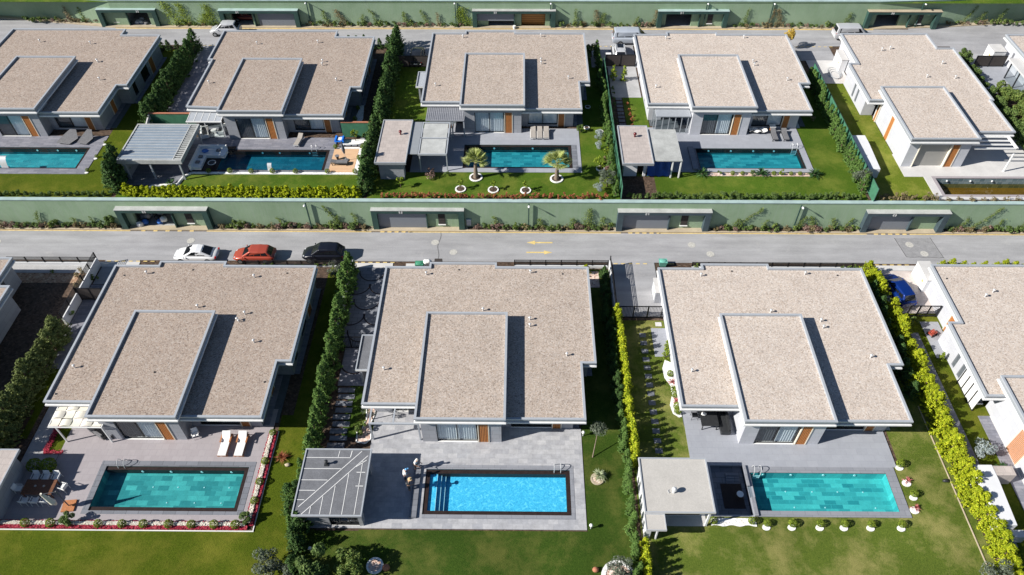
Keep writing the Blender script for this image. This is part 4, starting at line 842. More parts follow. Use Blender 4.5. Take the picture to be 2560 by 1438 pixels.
# small canopy on villa B left and pergola 3 side box
for (x0, x1, y0, y1, z, lab, hh) in ((-14.65, -13.3, 39.9, 44.0, 0, 'narrow entrance canopy with pale rim on the left of the lower centre villa', 2.3), (-12.9, -11.5, 80.5, 84.0, UZ, 'pale entrance canopy on the left side of the villa behind the palms', 2.3)):
    r = thing('entrance_canopy', lab, 'canopy', ((x0+x1)/2, y0, z)); flatroof(r, x0, x1, y0, y1, z+hh, .2, 'grey roof felt' if z == 0 else 'coping metal', 'white paint', .1, .12); b = MB(); b.box(x0+.3, x0+.5, y0+.2, y1-.2, z, z+hh-.2); b.build('post', 'grey stone wall', r)
# utility boxes by the drives
def ubox(x0, x1, y0, y1, z, h, lab, m='white wall'):
    r = thing('utility_cabinet', lab, 'cabinet', ((x0+x1)/2, (y0+y1)/2, z)); b = MB(); b.box(x0, x1, y0, y1, z, z+h); b.build('cabinet', m, r); b = MB(); b.box(x0-.05, x1+.05, y0-.05, y1+.05, z+h, z+h+.06); b.build('top', 'pale concrete', r)
    b = MB(); b.box(x0-.02, x0, y0+.3, (y0+y1)/2-.03, z+.1, z+h-.15); b.box(x0-.02, x0, (y0+y1)/2+.03, y1-.3, z+.1, z+h-.15); b.build('door', 'white paint', r)
    b = MB(); b.prism([(x0-.03, y0+.5), (x0-.021, y0+.5), (x0-.021, y0+.8), (x0-.03, y0+.8)], z+h*.5, z+h*.5+.3); b.build('warning_sticker', 'yellow paint', r)
ubox(41.0, 42.2, 51.9, 54.6, 0, 1.7, 'white utility cabinet beside the driveway with the blue car')
ubox(41.8, 42.6, 88.0, 90.5, UZ, 1.7, 'white utility cabinet behind the pale villa at the upper right')
ubox(62.3, 63.9, 90.0, 91.9, UZ, 1.8, 'white utility cabinet with grey top near the upper right corner')
ubox(13.6, 14.6, 50.2, 52.2, 0, 1.5, 'grey utility cabinet with pitched lid beside the concrete driveway', 'grey stone wall')
# plot walls with railings, gates, mesh fences
def railwall(lab, p, q, z, hw, hf, m='white wall', post=1.5, th=.2, cap=True):
    (x0, y0), (x1, y1) = p, q; r = thing('garden_wall', lab, 'wall', (x0, y0, z)); L = math.hypot(x1-x0, y1-y0); d = ((x1-x0)/L, (y1-y0)/L); nn = (-d[1]*th/2, d[0]*th/2)
    if hw: b = MB(); b.prism([(x0-nn[0], y0-nn[1]), (x1-nn[0], y1-nn[1]), (x1+nn[0], y1+nn[1]), (x0+nn[0], y0+nn[1])], z-.05, z+hw); b.build('wall_face', m, r)
    if hf:
        b = MB(); n = max(2, int(L/post))
        for k in range(n+1): t = L*k/n; X, Y = x0+d[0]*t, y0+d[1]*t; b.box(X-.05, X+.05, Y-.05, Y+.05, z+hw, z+hw+hf)
        for zz_ in [hw+hf*f for f in (.12, .3, .48, .66, .84, 1.0)]: b.tube((x0, y0, z+zz_), (x1, y1, z+zz_), .028, n=4)
        b.build('railing', 'black metal', r)
    return r
railwall('black railing on low white wall along the road in front of the bare soil plot', (-54, 55.25), (-44.7, 55.25), 0, .35, .75, post=1.55)
railwall('white plot wall with black railing between bare soil and lower left villa', (-44.5, 46.8), (-44.5, 55.2), 0, 1.1, .75)
railwall('grey parapet wall between conifer row and dark cobbled driveway', (-17.55, 43.6), (-17.45, 54.9), 0, 1.3, 0, 'grey stone wall', th=.25)
railwall('black railing behind the lower left villa beside the red and black cars', (-29.0, 55.2), (-18.5, 55.2), 0, .1, .7)
railwall('black railing behind the lower centre villa with paired posts', (-.5, 55.2), (9.3, 55.2), 0, .3, .75, post=1.6)
railwall('white stone edging wall left of the concrete driveway', (9.5, 47.2), (9.5, 55.2), 0, 1.1, .6)
railwall('low black railing behind the lower right villa', (18.2, 55.35), (36.6, 55.35), 0, .1, .6, post=1.6)
railwall('dark railing at the back of the pale upper right villa', (53.5, 91.3), (58.4, 91.3), UZ, .3, .6)
railwall('dark railing on stone wall beside the upper right hedge', (58.6, 91.3), (58.9, 84), UZ, .7, .4, 'grey stone wall')
railwall('short black railing beside the dark cobbled driveway at upper left', (-43.9, 93.4), (-43.9, 90.0), UZ, .3, .9)
def gate(lab, x0, x1, y, z, h, solid=False, n=3):
    r = thing('gate', lab, 'gate', ((x0+x1)/2, y, z)); b = MB()
    for k in range(n+1): x = x0+(x1-x0)*k/n; b.box(x-.05, x+.05, y-.05, y+.05, z, z+h)
    b.box(x0, x1, y-.04, y+.04, z+h-.08, z+h); b.box(x0, x1, y-.04, y+.04, z+.08, z+.16); b.build('gate_frame', 'black metal', r)
    b = MB()
    if solid: b.box(x0, x1, y-.02, y+.02, z+.1, z+h-.05)
    else:
        for k in range(int((x1-x0)/.14)): b.box(x0+k*.14, x0+k*.14+.03, y-.012, y+.012, z+.16, z+h-.08)
    b.build('infill', 'wicker' if solid else 'black metal', r)
gate('solid black gate across the driveway of the lower left villa', -44.4, -40.5, 50.2, 0, 1.75, True)
gate('dark barred gate across the cobbled driveway of the lower centre villa', -17.2, -13.5, 44.2, 0, 1.7)
gate('black barred gate across the concrete driveway', 9.9, 14.0, 48.2, 0, 1.75)
gate('dark framed gate below the blue car', 38.3, 41.2, 48.6, 0, 1.6)
gate('solid dark gate across the driveway behind the grey off-roader', 11.3, 15.2, 89.2, UZ, 1.75, True, 2)
gate('solid black gate near the upper right corner', 60.0, 63.9, 89.4, UZ, 1.6, True, 2)
gate('dark gate behind the dark car in the upper row', -16.2, -12.0, 88.9, UZ, 1.7, True, 2)
def mesh_fence(lab, x, y0, y1, z, h):
    r = thing('mesh_fence', lab, 'fence', (x, y0, z)); b = MB(); b.poly([(x, y0, z), (x, y1, z), (x, y1, z+h), (x, y0, z+h)]); b.poly([(x+.03, y0, z), (x+.03, y1, z), (x+.03, y1, z+h), (x+.03, y0, z+h)]); b.build('mesh', 'green mesh', r)
    b = MB(); n = int((y1-y0)/2.5)
    for k in range(n+1): yy = y0+(y1-y0)*k/n; b.tube((x, yy, z), (x, yy, z+h+.05), .04, n=6)
    b.tube((x, y0, z+h), (x, y1, z+h), .03, n=6); b.build('post', 'green trim', r)
mat('green mesh', (.05, .17, .10), .8, .15, 2)
mesh_fence('green mesh fence between the pool houses with red cowl and the planted border', 10.95, 61.8, 88.5, UZ, 1.9)
mesh_fence('green mesh fence on the right of the sago palm garden', 37.95, 61.6, 87, UZ, 1.9)
for (x0, x1, y, lab) in ((-44.2, -38.9, 74.9, 'green screen wall with terracotta cap left of the white garden sofas'), (-21.0, -16.9, 73.2, 'green screen wall with terracotta cap behind the spiral topiary')):
    r = thing('screen_wall', lab, 'wall', (x0, y, UZ)); b = MB(); b.box(x0, x1, y, y+.15, UZ, UZ+2.0); b.build('wall_face', 'green mesh', r); b = MB(); b.box(x0, x1, y-.04, y+.2, UZ+2.0, UZ+2.08); b.build('cap', 'terracotta', r)
b = MB(); b.add([(-44.2, 74.9, UZ+2), (-44.2, 72.6, UZ+1.2), (-44.2, 72.6, UZ), (-44.2, 74.9, UZ), (-44.05, 74.9, UZ+2), (-44.05, 72.6, UZ+1.2), (-44.05, 72.6, UZ), (-44.05, 74.9, UZ)], [(0, 1, 2, 3), (4, 7, 6, 5), (0, 4, 5, 1)]); tag(b.build('screen_wall', 'pale concrete'), 'short sloping pale wall at the left end of the green screen', 'wall')
# ---------------------------------------------------------------- cars (built facing +X)
def car(name, label, cat, loc, rz, paint, L=4.5, Wd=1.8, H=1.45, kind='sedan', tint='car glass', group=None, rack=False):
    r = thing(name, label, cat, loc, group, rz); hw = Wd/2; h = L/2
    V = kind == 'van'
    belt = H*.62 if not V else H*.56
    st = {'sedan': [(-h, .80, .50, .70), (-h+.12, .93, .33, .84), (-h+.5, .98, .26, .92), (-h*.55, 1, .24, .95), (0, 1, .24, .97), (h*.45, 1, .24, .95), (h-.75, .97, .26, .86), (h-.25, .86, .32, .72), (h, .62, .42, .56)],
          'hatch': [(-h, .86, .45, .86), (-h+.1, .95, .32, .98), (-h+.5, 1, .26, 1), (-h*.5, 1, .24, 1), (0, 1, .24, 1), (h*.42, 1, .24, .97), (h-.7, .97, .26, .88), (h-.22, .87, .32, .74), (h, .64, .42, .58)],
          'van': [(-h, .95, .35, .98), (-h+.06, .99, .28, 1), (-h+.5, 1, .24, 1), (-h*.5, 1, .24, 1), (0, 1, .24, 1), (h*.5, 1, .24, 1), (h-.75, .98, .26, .93), (h-.25, .92, .3, .8), (h, .76, .4, .62)]}[kind]
    v = []; n = 9
    for x, w, zb, zt in st:
        zt = belt*zt; w *= hw; zb = zb
        ring = [(w*.86, zb), (w*.98, zb+.1), (w, (zb+zt)/2), (w*.97, zt-.07), (w*.84, zt), (0, zt+.035)]
        pts = ring+[(-a, c) for a, c in ring[-2::-1]]
        v += [(x, a, c) for a, c in pts]
    m_ = 11; f = []
    for i in range(len(st)-1):
        for k in range(m_-1): f.append((i*m_+k, i*m_+k+1, (i+1)*m_+k+1, (i+1)*m_+k))
        f.append((i*m_+m_-1, i*m_, (i+1)*m_, (i+1)*m_+m_-1))
    f.append(tuple(range(m_))); f.append(tuple(range((len(st)-1)*m_, len(st)*m_))[::-1])
    b = MB(); b.add(v, f, True); body = b.build('body', paint, r, True)
    md = body.modifiers.new('smooth', 'SUBSURF'); md.levels = md.render_levels = 2
    # greenhouse: (x bottom rear, x roof rear, x roof front, x bottom front)
    xr0, xr1, xf1, xf0 = {'sedan': (-h*.80, -h*.36, h*.10, h*.50), 'hatch': (-h*.95, -h*.74, h*.12, h*.52), 'van': (-h*.985, -h*.93, h*.36, h*.72)}[kind]
    zb = belt-.02; zt = H; wb = hw*.90; wt = hw*.72 if not V else hw*.82
    def P(x, s, z): return (x, s, z)
    xm = (xr1+xf1)/2
    c = [(xr0, wb*.93, zb), (xf0, wb*.9, zb), (xf1, wt*.95, zt-.03), (xm, wt, zt), (xr1, wt*.93, zt-.04)]
    v = [(x, y, z) for x, y, z in c]+[(x, -y, z) for x, y, z in c]
    v += [(xm, 0, zt+.04), (xf1, 0, zt+.0), (xr1, 0, zt-.01)]
    f = [(0, 1, 2, 3, 4), (9, 8, 7, 6, 5), (1, 6, 7, 11, 2), (0, 4, 12, 9, 5), (2, 11, 10, 3), (3, 10, 12, 4), (11, 7, 8, 10), (10, 8, 9, 12)]
    b = MB(); b.add(v, f, False); cb = b.build('cabin', paint, r, True); bv = cb.modifiers.new('edge', 'BEVEL'); bv.width = .13; bv.segments = 4
    def lerp(a, c_, t): return tuple(a[i]+(c_[i]-a[i])*t for i in range(3))
    def quad(p00, p10, p11, p01, u0, u1, v0, v1, off):
        g = lambda u, w: lerp(lerp(p00, p10, u), lerp(p01, p11, u), w)
        q = [Vector(g(u0, v0)), Vector(g(u1, v0)), Vector(g(u1, v1)), Vector(g(u0, v1))]
        nn = (q[1]-q[0]).cross(q[3]-q[0]).normalized()*off; return [tuple(a+nn) for a in q], [tuple(a-nn*.5) for a in q]
    def pane(nm, *a):
        o_, i_ = quad(*a); b = MB(); b.add(o_+i_, [(0, 1, 2, 3), (7, 6, 5, 4), (0, 4, 5, 1), (1, 5, 6, 2), (2, 6, 7, 3), (3, 7, 4, 0)]); return b.build(nm, tint, r, True)
    A, B_, C_, D_ = c[0], c[1], c[2], c[4]; mir = lambda p: (p[0], -p[1], p[2])
    pane('windscreen', mir(B_), B_, C_, mir(C_), .07, .93, .06, .92, .016)
    pane('rear_window', A, mir(A), mir(D_), D_, .09, .91, .12, .9, .016)
    for s_ in (1, -1):
        g = (A, B_, C_, D_)
        for u0, u1 in (((.1, .34), (.37, .6), (.63, .9)) if kind != 'sedan' else ((.14, .48), (.52, .86))):
            if s_ < 0: pane('side_window', mir(A), mir(B_), mir(C_), mir(D_), u0, u1, .14, .9, .014)
            else: pane('side_window', B_, A, D_, C_, 1-u1, 1-u0, .2, .88, .014)
    wr = .32 if H < 1.7 else .34
    for x in (h*.62, -h*.6):
        for s_ in (1, -1):
            ww = MB(); ww.tube((x, s_*(hw-.22), wr), (x, s_*(hw+.015), wr), wr, n=18); w_ = ww.build('wheel', 'tyre', r, True)
            rm = MB(); rm.tube((x, s_*(hw+.016), wr), (x, s_*(hw+.03), wr), wr*.62, n=14); rm.build('rim', 'rim', w_, True)
    for s_ in (1, -1):
        q = MB(); q.ell((h-.24, s_*hw*.58, belt*.705), .13, .13, .03, 10, 6); q.build('headlight', 'headlight', r, True)
        q = MB(); q.box(-h+.01, -h+.14, s_*hw*.74-.13, s_*hw*.74+.12, belt*.66, belt*.84 if not V else belt*1.0); q.build('taillight', 'taillight', r, True)
        q = MB(); q.ell((xf0-.2, s_*(hw+.04), belt+.02), .07, .11, .06, 8, 6); q.build('mirror', paint, r, True)
    q = MB(); q.box(-h-.02, -h+.02, -.26, .26, belt*.5, belt*.5+.11); q.build('number_plate', 'white paint', r, True)
    if rack:
        for s_ in (1, -1): q = MB(); q.tube((xr1+.1, s_*wt*.9, H+.05), (xf1-.1, s_*wt*.9, H+.05), .025); q.build('roof_rail', 'steel', r, True)
        q = MB(); q.box(xm-.1, xf1-.05, -wt*.6, wt*.6, H+.03, H+.045); q.build('sunroof', 'car glass', r, True)
    return r
PI = math.pi
car('parked_car', 'white saloon car parked on the lower road, leftmost of the three', 'car', (-34.45, 56.4, 0), PI, 'white car paint', 4.65, 1.85, 1.42, 'sedan')
car('parked_car', 'orange red hatchback parked between the white and the black car', 'car', (-28.2, 56.35, 0), PI, 'red car paint', 4.35, 1.82, 1.5, 'hatch')
car('parked_car', 'black people carrier parked on the lower road beside the conifer row', 'car', (-20.85, 56.5, 0), PI, 'black car paint', 4.4, 1.85, 1.75, 'hatch')
car('parked_car', 'glossy blue car parked on the pale driveway at the right', 'car', (38.35, 51.7, .02), PI/2+.2, 'blue car paint', 4.4, 1.8, 1.6, 'hatch')
car('parked_van', 'small silver van parked by the upper road at the top left', 'van', (-41.6, 97.7, UZ), PI, 'silver car paint', 4.2, 1.8, 1.8, 'hatch', group='vans on the upper road')
car('parked_van', 'long blue grey minibus van behind the grey off-roader on the upper road', 'van', (15.3, 95.6, UZ), 0, 'grey car paint', 5.2, 1.95, 1.95, 'van', group='vans on the upper road')
car('parked_van', 'grey panel van with plain sides parked at the upper right', 'van', (46.0, 96.9, UZ), 0, 'silver car paint', 4.9, 1.9, 1.9, 'van', group='vans on the upper road')
car('parked_car', 'silver off-roader with roof rails on the driveway beside the hedge', 'car', (13.3, 91.8, UZ), PI/2, 'silver car paint', 4.4, 1.85, 1.7, 'hatch', rack=True)
car('parked_car', 'dark car in the shaded driveway left of the villa with two palms', 'car', (-13.9, 91.0, UZ), PI/2, 'dark car paint', 4.4, 1.8, 1.45, 'hatch')
car('parked_car', 'dark red car standing inside the open garage at the top left', 'car', (-39.6, 101.9, UZ+.02), PI, 'dark red car paint', 3.9, 1.7, 1.45, 'hatch')
t = thing('washing_machine', 'open white appliance box dumped beside the silver off-roader', 'box', (11.7, 90.2, UZ)); b = MB(); b.box(-.35, .35, -.3, .3, 0, 1.3); b.build('casing', 'white paint', t, True); b = MB(); b.box(-.25, .3, -.32, -.3, .25, 1.1); b.build('opening', 'wicker', t, True)
mat('straw hat', (.62, .45, .25), .8, .1, 8); mat('cap blue', (.15, .42, .75), .8, .05, 8)
# ---------------------------------------------------------------- people
def chain(verts, edges, rad, m, parent, name, lv=2):
    me = bpy.data.meshes.new(name); me.from_pydata(verts, edges, []); o = bpy.data.objects.new(name, me); COL.objects.link(o)
    me.materials.append(MT[m]); o.parent = parent
    sk = o.modifiers.new('skin', 'SKIN'); sk.use_smooth_shade = True
    for i, v in enumerate(me.skin_vertices[0].data): v.radius = (rad[i], rad[i]) if not isinstance(rad[i], tuple) else rad[i]; v.use_root = i == 0
    ss = o.modifiers.new('s', 'SUBSURF'); ss.levels = ss.render_levels = lv; return o
def person(label, loc, rz, shirt, trouser, hat, hatm, lean, hgt=1.72):
    r = thing('person', label, 'person', loc, 'people by the bright blue pool', rz); k = hgt/1.72
    S_ = lambda p: (p[0]*k, p[1]*k, p[2]*k); ly = lean
    V = [(0, 0, .92), (0, .02+ly*.3, 1.12), (0, .03+ly*.8, 1.36), (0, .04+ly*1.1, 1.48), (0, .07+ly*1.35, 1.58), (0, .09+ly*1.4, 1.68)]
    E = [(0, 1), (1, 2), (2, 3), (3, 4), (4, 5)]; Rr = [.15, .13, .15, .055, .09, .075]
    for s in (1, -1):
        i = len(V); V += [(s*.1, 0, .86), (s*.12, .03, .48), (s*.12, -.03, .08), (s*.13, .12, .04)]; E += [(0, i), (i, i+1), (i+1, i+2), (i+2, i+3)]; Rr += [.095, .065, .042, .035]
        i = len(V); V += [(s*.19, ly*.8, 1.38), (s*.25, .02+ly*.9, 1.12), (s*.2, .24+ly, 1.02), (s*.19, .30+ly, 1.0)]; E += [(2, i), (i, i+1), (i+1, i+2), (i+2, i+3)]; Rr += [.06, .042, .03, .028]
        hb = i+3
        for q in range(5):
            j = len(V); a = (q-2)*.018; l = (.045, .075, .085, .08, .065)[q]
            if q == 0: V += [(s*(.19-.035), .32+ly, .99), (s*(.19-.05), .35+ly, .97)]
            else: V += [(s*.19+a, .34+ly, .985), (s*.19+a*1.2, .34+l+ly, .96-.02*q/4)]
            E += [(hb, j), (j, j+1)]; Rr += [.010, .008]
    chain([S_(v) for v in V], E, [x_*k for x_ in Rr], 'skin', r, 'body')
    Vs = [(0, 0, .95), (0, .02+ly*.3, 1.14), (0, .03+ly*.8, 1.36), (.19, ly*.8, 1.385), (.235, .01+ly*.87, 1.2), (-.19, ly*.8, 1.385), (-.235, .01+ly*.87, 1.2), (0, .035+ly, 1.43)]
    chain([S_(v) for v in Vs], [(0, 1), (1, 2), (2, 3), (3, 4), (2, 5), (5, 6), (2, 7)], [x_*k for x_ in [.175, .165, .175, .085, .07, .085, .07, .08]], shirt, r, 'shirt')
    Vt = [(0, 0, .93), (.1, 0, .84), (.12, .03, .5), (.12, 0, .3), (-.1, 0, .84), (-.12, .03, .5), (-.12, 0, .3)]
    chain([S_(v) for v in Vt], [(0, 1), (1, 2), (2, 3), (0, 4), (4, 5), (5, 6)], [x_*k for x_ in [.165, .115, .09, .075, .115, .09, .075]], trouser, r, 'trousers')
    hy, hz = (.09+ly*1.4)*k, 1.66*k
    for s in (1, -1):
        b = MB(); b.ell((s*.035, hy+.085, hz-.03), .012, .008, .008, 6, 4); b.build('eye', 'dark frame', r, True); b = MB(); b.ell((s*.088, hy, hz-.035), .012, .022, .03, 6, 4); b.build('ear', 'skin', r, True)
    b = MB(); b.ell((0, hy+.095, hz-.05), .014, .018, .022, 6, 4); b.build('nose', 'skin', r, True); b = MB(); b.ell((0, hy+.078, hz-.09), .025, .008, .008, 6, 4); b.build('mouth', 'terracotta', r, True)
    b = MB(); b.ell((0, hy-.01, hz+.015), .1, .108, .09, 12, 8)
    if hat == 'straw': b.disc((0, hy, hz+.03), .185, 18, hz+.045); b.ell((0, hy, hz+.07), .11, .11, .08)
    if hat == 'cap': b.ell((0, hy+.13, hz+.03), .075, .09, .015, 10, 6)
    b.build('hat' if hat else 'hair', hatm, r, True); return r
person('person in white shirt standing at the pool corner, farthest of the three', (-8.55, 31.35, .03), -PI*.62, 'white fabric', 'dark frame', None, 'taupe fabric', .16)
person('person in white top with a bright blue cap in the cabana shadow', (-9.35, 30.3, .03), -PI*.35, 'white fabric', 'denim', 'cap', 'cap blue', .12, 1.65)
person('person in dark clothes with a straw sun hat by the stone bench', (-8.95, 29.45, .03), -PI*.4, 'dark frame', 'dark frame', 'straw', 'straw hat', .1, 1.65)
# ---------------------------------------------------------------- furniture
def lounger(lab, loc, rz, fr, pad, g, L=1.95, W_=.68, back=.5):
    r = thing('sun_lounger', lab, 'sun lounger', loc, g, rz); b = MB()
    for s in (1, -1): b.box(-L/2, L/2, s*(W_/2-.03)-.03, s*(W_/2-.03)+.03, .24, .31)
    for k in range(3): b.box(-L/2+k*(L/2-.03), -L/2+.06+k*(L/2-.03), -W_/2, W_/2, .25, .3)
    b.build('frame', fr, r, True)
    for x in (-L/2+.1, L/2-.2):
        for s in (1, -1): q = MB(); q.box(x, x+.06, s*(W_/2-.03)-.03, s*(W_/2-.03)+.03, 0, .25); q.build('leg', fr, r, True)
    b = MB(); w = W_/2-.05; b.box(-L/2+.02, L*.18, -w, w, .31, .41); b.build('seat_pad', pad, r, True)
    b = MB(); x0, x1, z1 = L*.18, L*.18+.68, .31+back; b.add([(x0, -w, .31), (x0, w, .31), (x1, w, z1), (x1, -w, z1), (x0, -w, .41), (x0, w, .41), (x1-.05, w, z1+.09), (x1-.05, -w, z1+.09)], [(0, 1, 2, 3), (7, 6, 5, 4), (0, 4, 5, 1), (1, 5, 6, 2), (2, 6, 7, 3), (3, 7, 4, 0)]); b.build('backrest', pad, r, True)
    if fr == 'teak':
        for s in (1, -1): q = MB(); q.box(L*.05, L*.4, s*W_/2-.06, s*W_/2+.06, .5, .54); q.box(L*.1, L*.14, s*W_/2-.03, s*W_/2+.03, .3, .5); q.build('armrest', 'teak', r, True)
    return r
lounger('white cushioned lounger with teak arms, left of the pair by the lower left villa', (-25.1, 33.35, .03), PI/2, 'teak', 'white fabric', 'white and teak loungers', 2.2, .8)
lounger('white cushioned lounger with teak arms, right of the pair by the lower left villa', (-23.7, 33.35, .03), PI/2, 'teak', 'white fabric', 'white and teak loungers', 2.2, .8)
for k, s_ in enumerate(('left', 'middle', 'right')): lounger('taupe sling lounger, %s of the three behind the two palm pool' % s_, (1.55+k*.78, 73.6, UZ+.03), PI/2, 'white paint', 'taupe fabric', 'taupe loungers', 1.9, .7, .25)
for k, s_ in enumerate(('left', 'right')): lounger('dark grey lounger, %s of the pair beside the sago palm pool' % s_, (30.0+k*1.3, 73.4, UZ+.03), PI/2, 'dark frame', 'grey fabric', 'dark loungers', 1.9, .65, .25)
lounger('dark grey lounger with raised back standing on the wooden deck', (-20.5, 67.9, UZ+.06), PI, 'dark frame', 'grey fabric', None, 1.9, .65, .12)
lounger('grey lounger in front of the villa beside the dark blue pool', (-26.0, 72.0, UZ+.03), PI/2-.15, 'steel', 'taupe fabric', None, 1.9, .65, .3)
for x, s_ in ((-53.3, 'big grey faceted rock shaped lounger at left on the upper left terrace'), (-51.2, 'smaller grey faceted rock shaped lounger right of the big one')):
    b = MB(); k = 1.0 if x < -52 else .72
    b.add([(x-1.2*k, 71.5, UZ+.25), (x+.4*k, 71.3, UZ+.2), (x+1.1*k, 72.3, UZ+.35), (x+.9*k, 73.0, UZ+1.1), (x+.2*k, 73.0, UZ+1.15), (x-.9*k, 72.3, UZ+.45), (x-.8*k, 71.7, UZ), (x+.4*k, 71.6, UZ), (x+.8*k, 72.7, UZ), (x-.3*k, 72.8, UZ)],
          [(0, 1, 2, 5), (2, 3, 4, 5), (0, 6, 7, 1), (1, 7, 8, 2), (2, 8, 3), (3, 8, 9, 4), (4, 9, 5), (5, 9, 6, 0), (6, 9, 8, 7)]); tag(b.build('rock_lounger', 'grey fabric'), s_, 'lounger', 'faceted rock loungers')
def chair(lab, loc, rz, fr, pad, g):
    r = thing('garden_chair', lab, 'chair', loc, g, rz); b = MB(); b.box(-.25, .25, -.25, .25, .42, .47); b.build('seat', pad, r, True); b = MB(); b.add([(-.26, -.25, .47), (-.26, .25, .47), (-.36, .25, .92), (-.36, -.25, .92), (-.22, -.25, .47), (-.22, .25, .47), (-.32, .25, .92), (-.32, -.25, .92)], [(3, 2, 1, 0), (4, 5, 6, 7), (0, 1, 5, 4), (1, 2, 6, 5), (2, 3, 7, 6), (3, 0, 4, 7)]); b.build('backrest', pad, r, True)
    for x in (-.26, .24):
        for s in (1, -1): q = MB(); q.tube((x, s*.25, .66 if x > 0 else .44), (x*1.15, s*.26, 0), .02, n=6); q.build('leg', fr, r, True)
    for s in (1, -1): q = MB(); q.box(-.3, .26, s*.27-.025, s*.27+.025, .64, .67); q.build('armrest', fr, r, True)
    return r
def table(lab, loc, rz, L, W_, top, leg, h=.74):
    r = thing('garden_table', lab, 'table', loc, None, rz); b = MB(); n = int(W_/.13)
    for k in range(n): b.box(-L/2, L/2, -W_/2+k*W_/n, -W_/2+(k+.9)*W_/n, h-.04, h)
    b.build('tabletop', top, r, True)
    for x in (-L/2+.1, L/2-.16):
        for s in (1, -1): q = MB(); q.box(x, x+.07, s*(W_/2-.08)-.035, s*(W_/2-.08)+.035, 0, h-.04); q.build('leg', leg, r, True)
    return r
table('dark teak dining table with eight white chairs in the shade at lower left', (-39.0, 29.05, .03), PI/2*0, 2.5, 1.35, 'dark teak', 'dark teak')
for k, s_ in enumerate(('left', 'middle', 'right')):
    chair('white chair on the far side of the dark teak table, %s of three' % s_, (-39.85+k*.85, 30.1, .03), -PI/2, 'white paint', 'white fabric', 'white chairs round the teak table')
    chair('white chair on the near side of the dark teak table, %s of three' % s_, (-39.85+k*.85, 28.0, .03), PI/2, 'white paint', 'white fabric', 'white chairs round the teak table')
chair('white chair at the left end of the dark teak table', (-40.8, 29.05, .03), 0, 'white paint', 'white fabric', 'white chairs round the teak table')
chair('white chair turned askew at the right end of the dark teak table', (-37.2, 29.2, .03), PI-.3, 'white paint', 'white fabric', 'white chairs round the teak table')
for x in (-39.3, -38.6): b = MB(); b.ell((x, 29.1, .83), .11, .11, .07, 10, 6); b.use('taupe fabric'); tag(b.build('table_bowl', 'taupe fabric'), 'small beige bowl on the dark teak table, the %s one' % ('left' if x < -39 else 'right'), 'bowl', 'bowls on the teak table')
chair('white folding chair standing alone by the wall of the lower left villa', (-27.9, 34.3, .03), -PI/2+.4, 'white paint', 'white fabric', None)
def umbrella(lab, loc, rz, m, basem, cant=False, tilt=0):
    r = thing('folded_umbrella', lab, 'umbrella', loc, None, rz); b = MB()
    if cant:
        b.box(-.5, .5, -.5, .5, 0, .12); b.build('base', basem, r, True); q = MB(); q.tube((0, 0, .1), (0, 0, 2.5), .045); q.tube((0, 0, 2.4), (-1.0, -.3, 2.7), .035); q.build('pole', 'grey fabric', r, True)
        c = MB(); c.tube((-.95, -.25, 2.7), (-.7, -.2, 1.2), .09, .24, n=10); c.tube((-.7, -.2, 1.2), (-.6, -.18, .8), .24, .1, n=10); c.build('canopy', m, r, True)
    else:
        b.disc((0, 0, 0), .32, 16, .08); b.build('base', basem, r, True); q = MB(); q.tube((0, 0, .05), (-.1*tilt, 0, 2.7), .025); q.build('pole', 'steel', r, True); c = MB(); c.tube((-.05*tilt, 0, 1.0), (-.08*tilt, 0, 1.5), .09, .2, n=9); c.tube((-.08*tilt, 0, 1.5), (-.12*tilt, 0, 2.75), .2, .04, n=9); c.build('canopy', m, r, True)
    return r
umbrella('folded cream cantilever umbrella on a square wooden base beside the teak table', (-36.3, 27.75, .03), .1, 'cream fabric', 'teak', True)
umbrella('folded grey umbrella standing on the wooden deck', (-19.9, 68.6, UZ+.06), 0, 'umbrella grey', 'grey fabric', tilt=1)
umbrella('folded cream umbrella leaning at the corner of the lower right villa', (42.2, 36.2, .03), .6, 'cream fabric', 'grey fabric', tilt=4)
t = thing('side_table', 'dark round side table beside the grey umbrella on the deck', 'table', (-20.9, 68.8, UZ+.06)); b = MB(); b.disc((0, 0, .48), .25, 14, .52); b.build('tabletop', 'grey fabric', t, True); b = MB(); b.tube((0, 0, 0), (0, 0, .48), .12, .2); b.build('pedestal', 'wicker', t, True)
S('deck', 'deck boards', [(-21.6, -18.7, 66.4, 70.75)], UZ+.06, (), .05) if 0 else None
x = N('deck boards'); sp = x.n("ShaderNodeSeparateXYZ"); x.l(x.pos(), sp.inputs[0]); fr = x.n("ShaderNodeMath", operation='FRACT'); mm = x.n("ShaderNodeMath", operation='MULTIPLY'); x.l(sp.outputs[1], mm.inputs[0]); mm.inputs[1].default_value = 5.5; x.l(mm.outputs[0], fr.inputs[0])
c = x.ramp(fr.outputs[0], ((0, (.3, .16, .09)), (.1, (.62, .40, .24)), (1, (.68, .45, .28)))); c = x.mix(.3, c, x.ramp(x.noise(x.pos(scale=(.5, 6, 1)), 1.5), ((.3, .3), (.7, .7))), 'OVERLAY'); x.fin(c, .7)
tag(flat('sun_deck', 'deck boards', [(-21.6, -18.75, 66.4, 70.75)], UZ+.06, (), .06), 'orange brown wooden sun deck at the end of the dark blue pool', 'deck')
b = MB()
for q in ((-37.0, -18.2, 66.05, 66.38), (-18.7, -18.2, 66.38, 70.9), (-21.4, -18.7, 70.8, 71.1)): b.box(q[0], q[1], q[2], q[3], UZ, UZ+.09)
b.path([(-37, 66.1, UZ+.05), (-37.6, 65.6, UZ+.05), (-37.9, 64.2, UZ+.05), (-40.6, 63.9, UZ+.05), (-41.2, 63.2, UZ+.05)], .16, 6)
tag(b.build('pebble_border', 'white pebbles'), 'white pebble border framing the dark blue pool and the wooden deck', 'border')
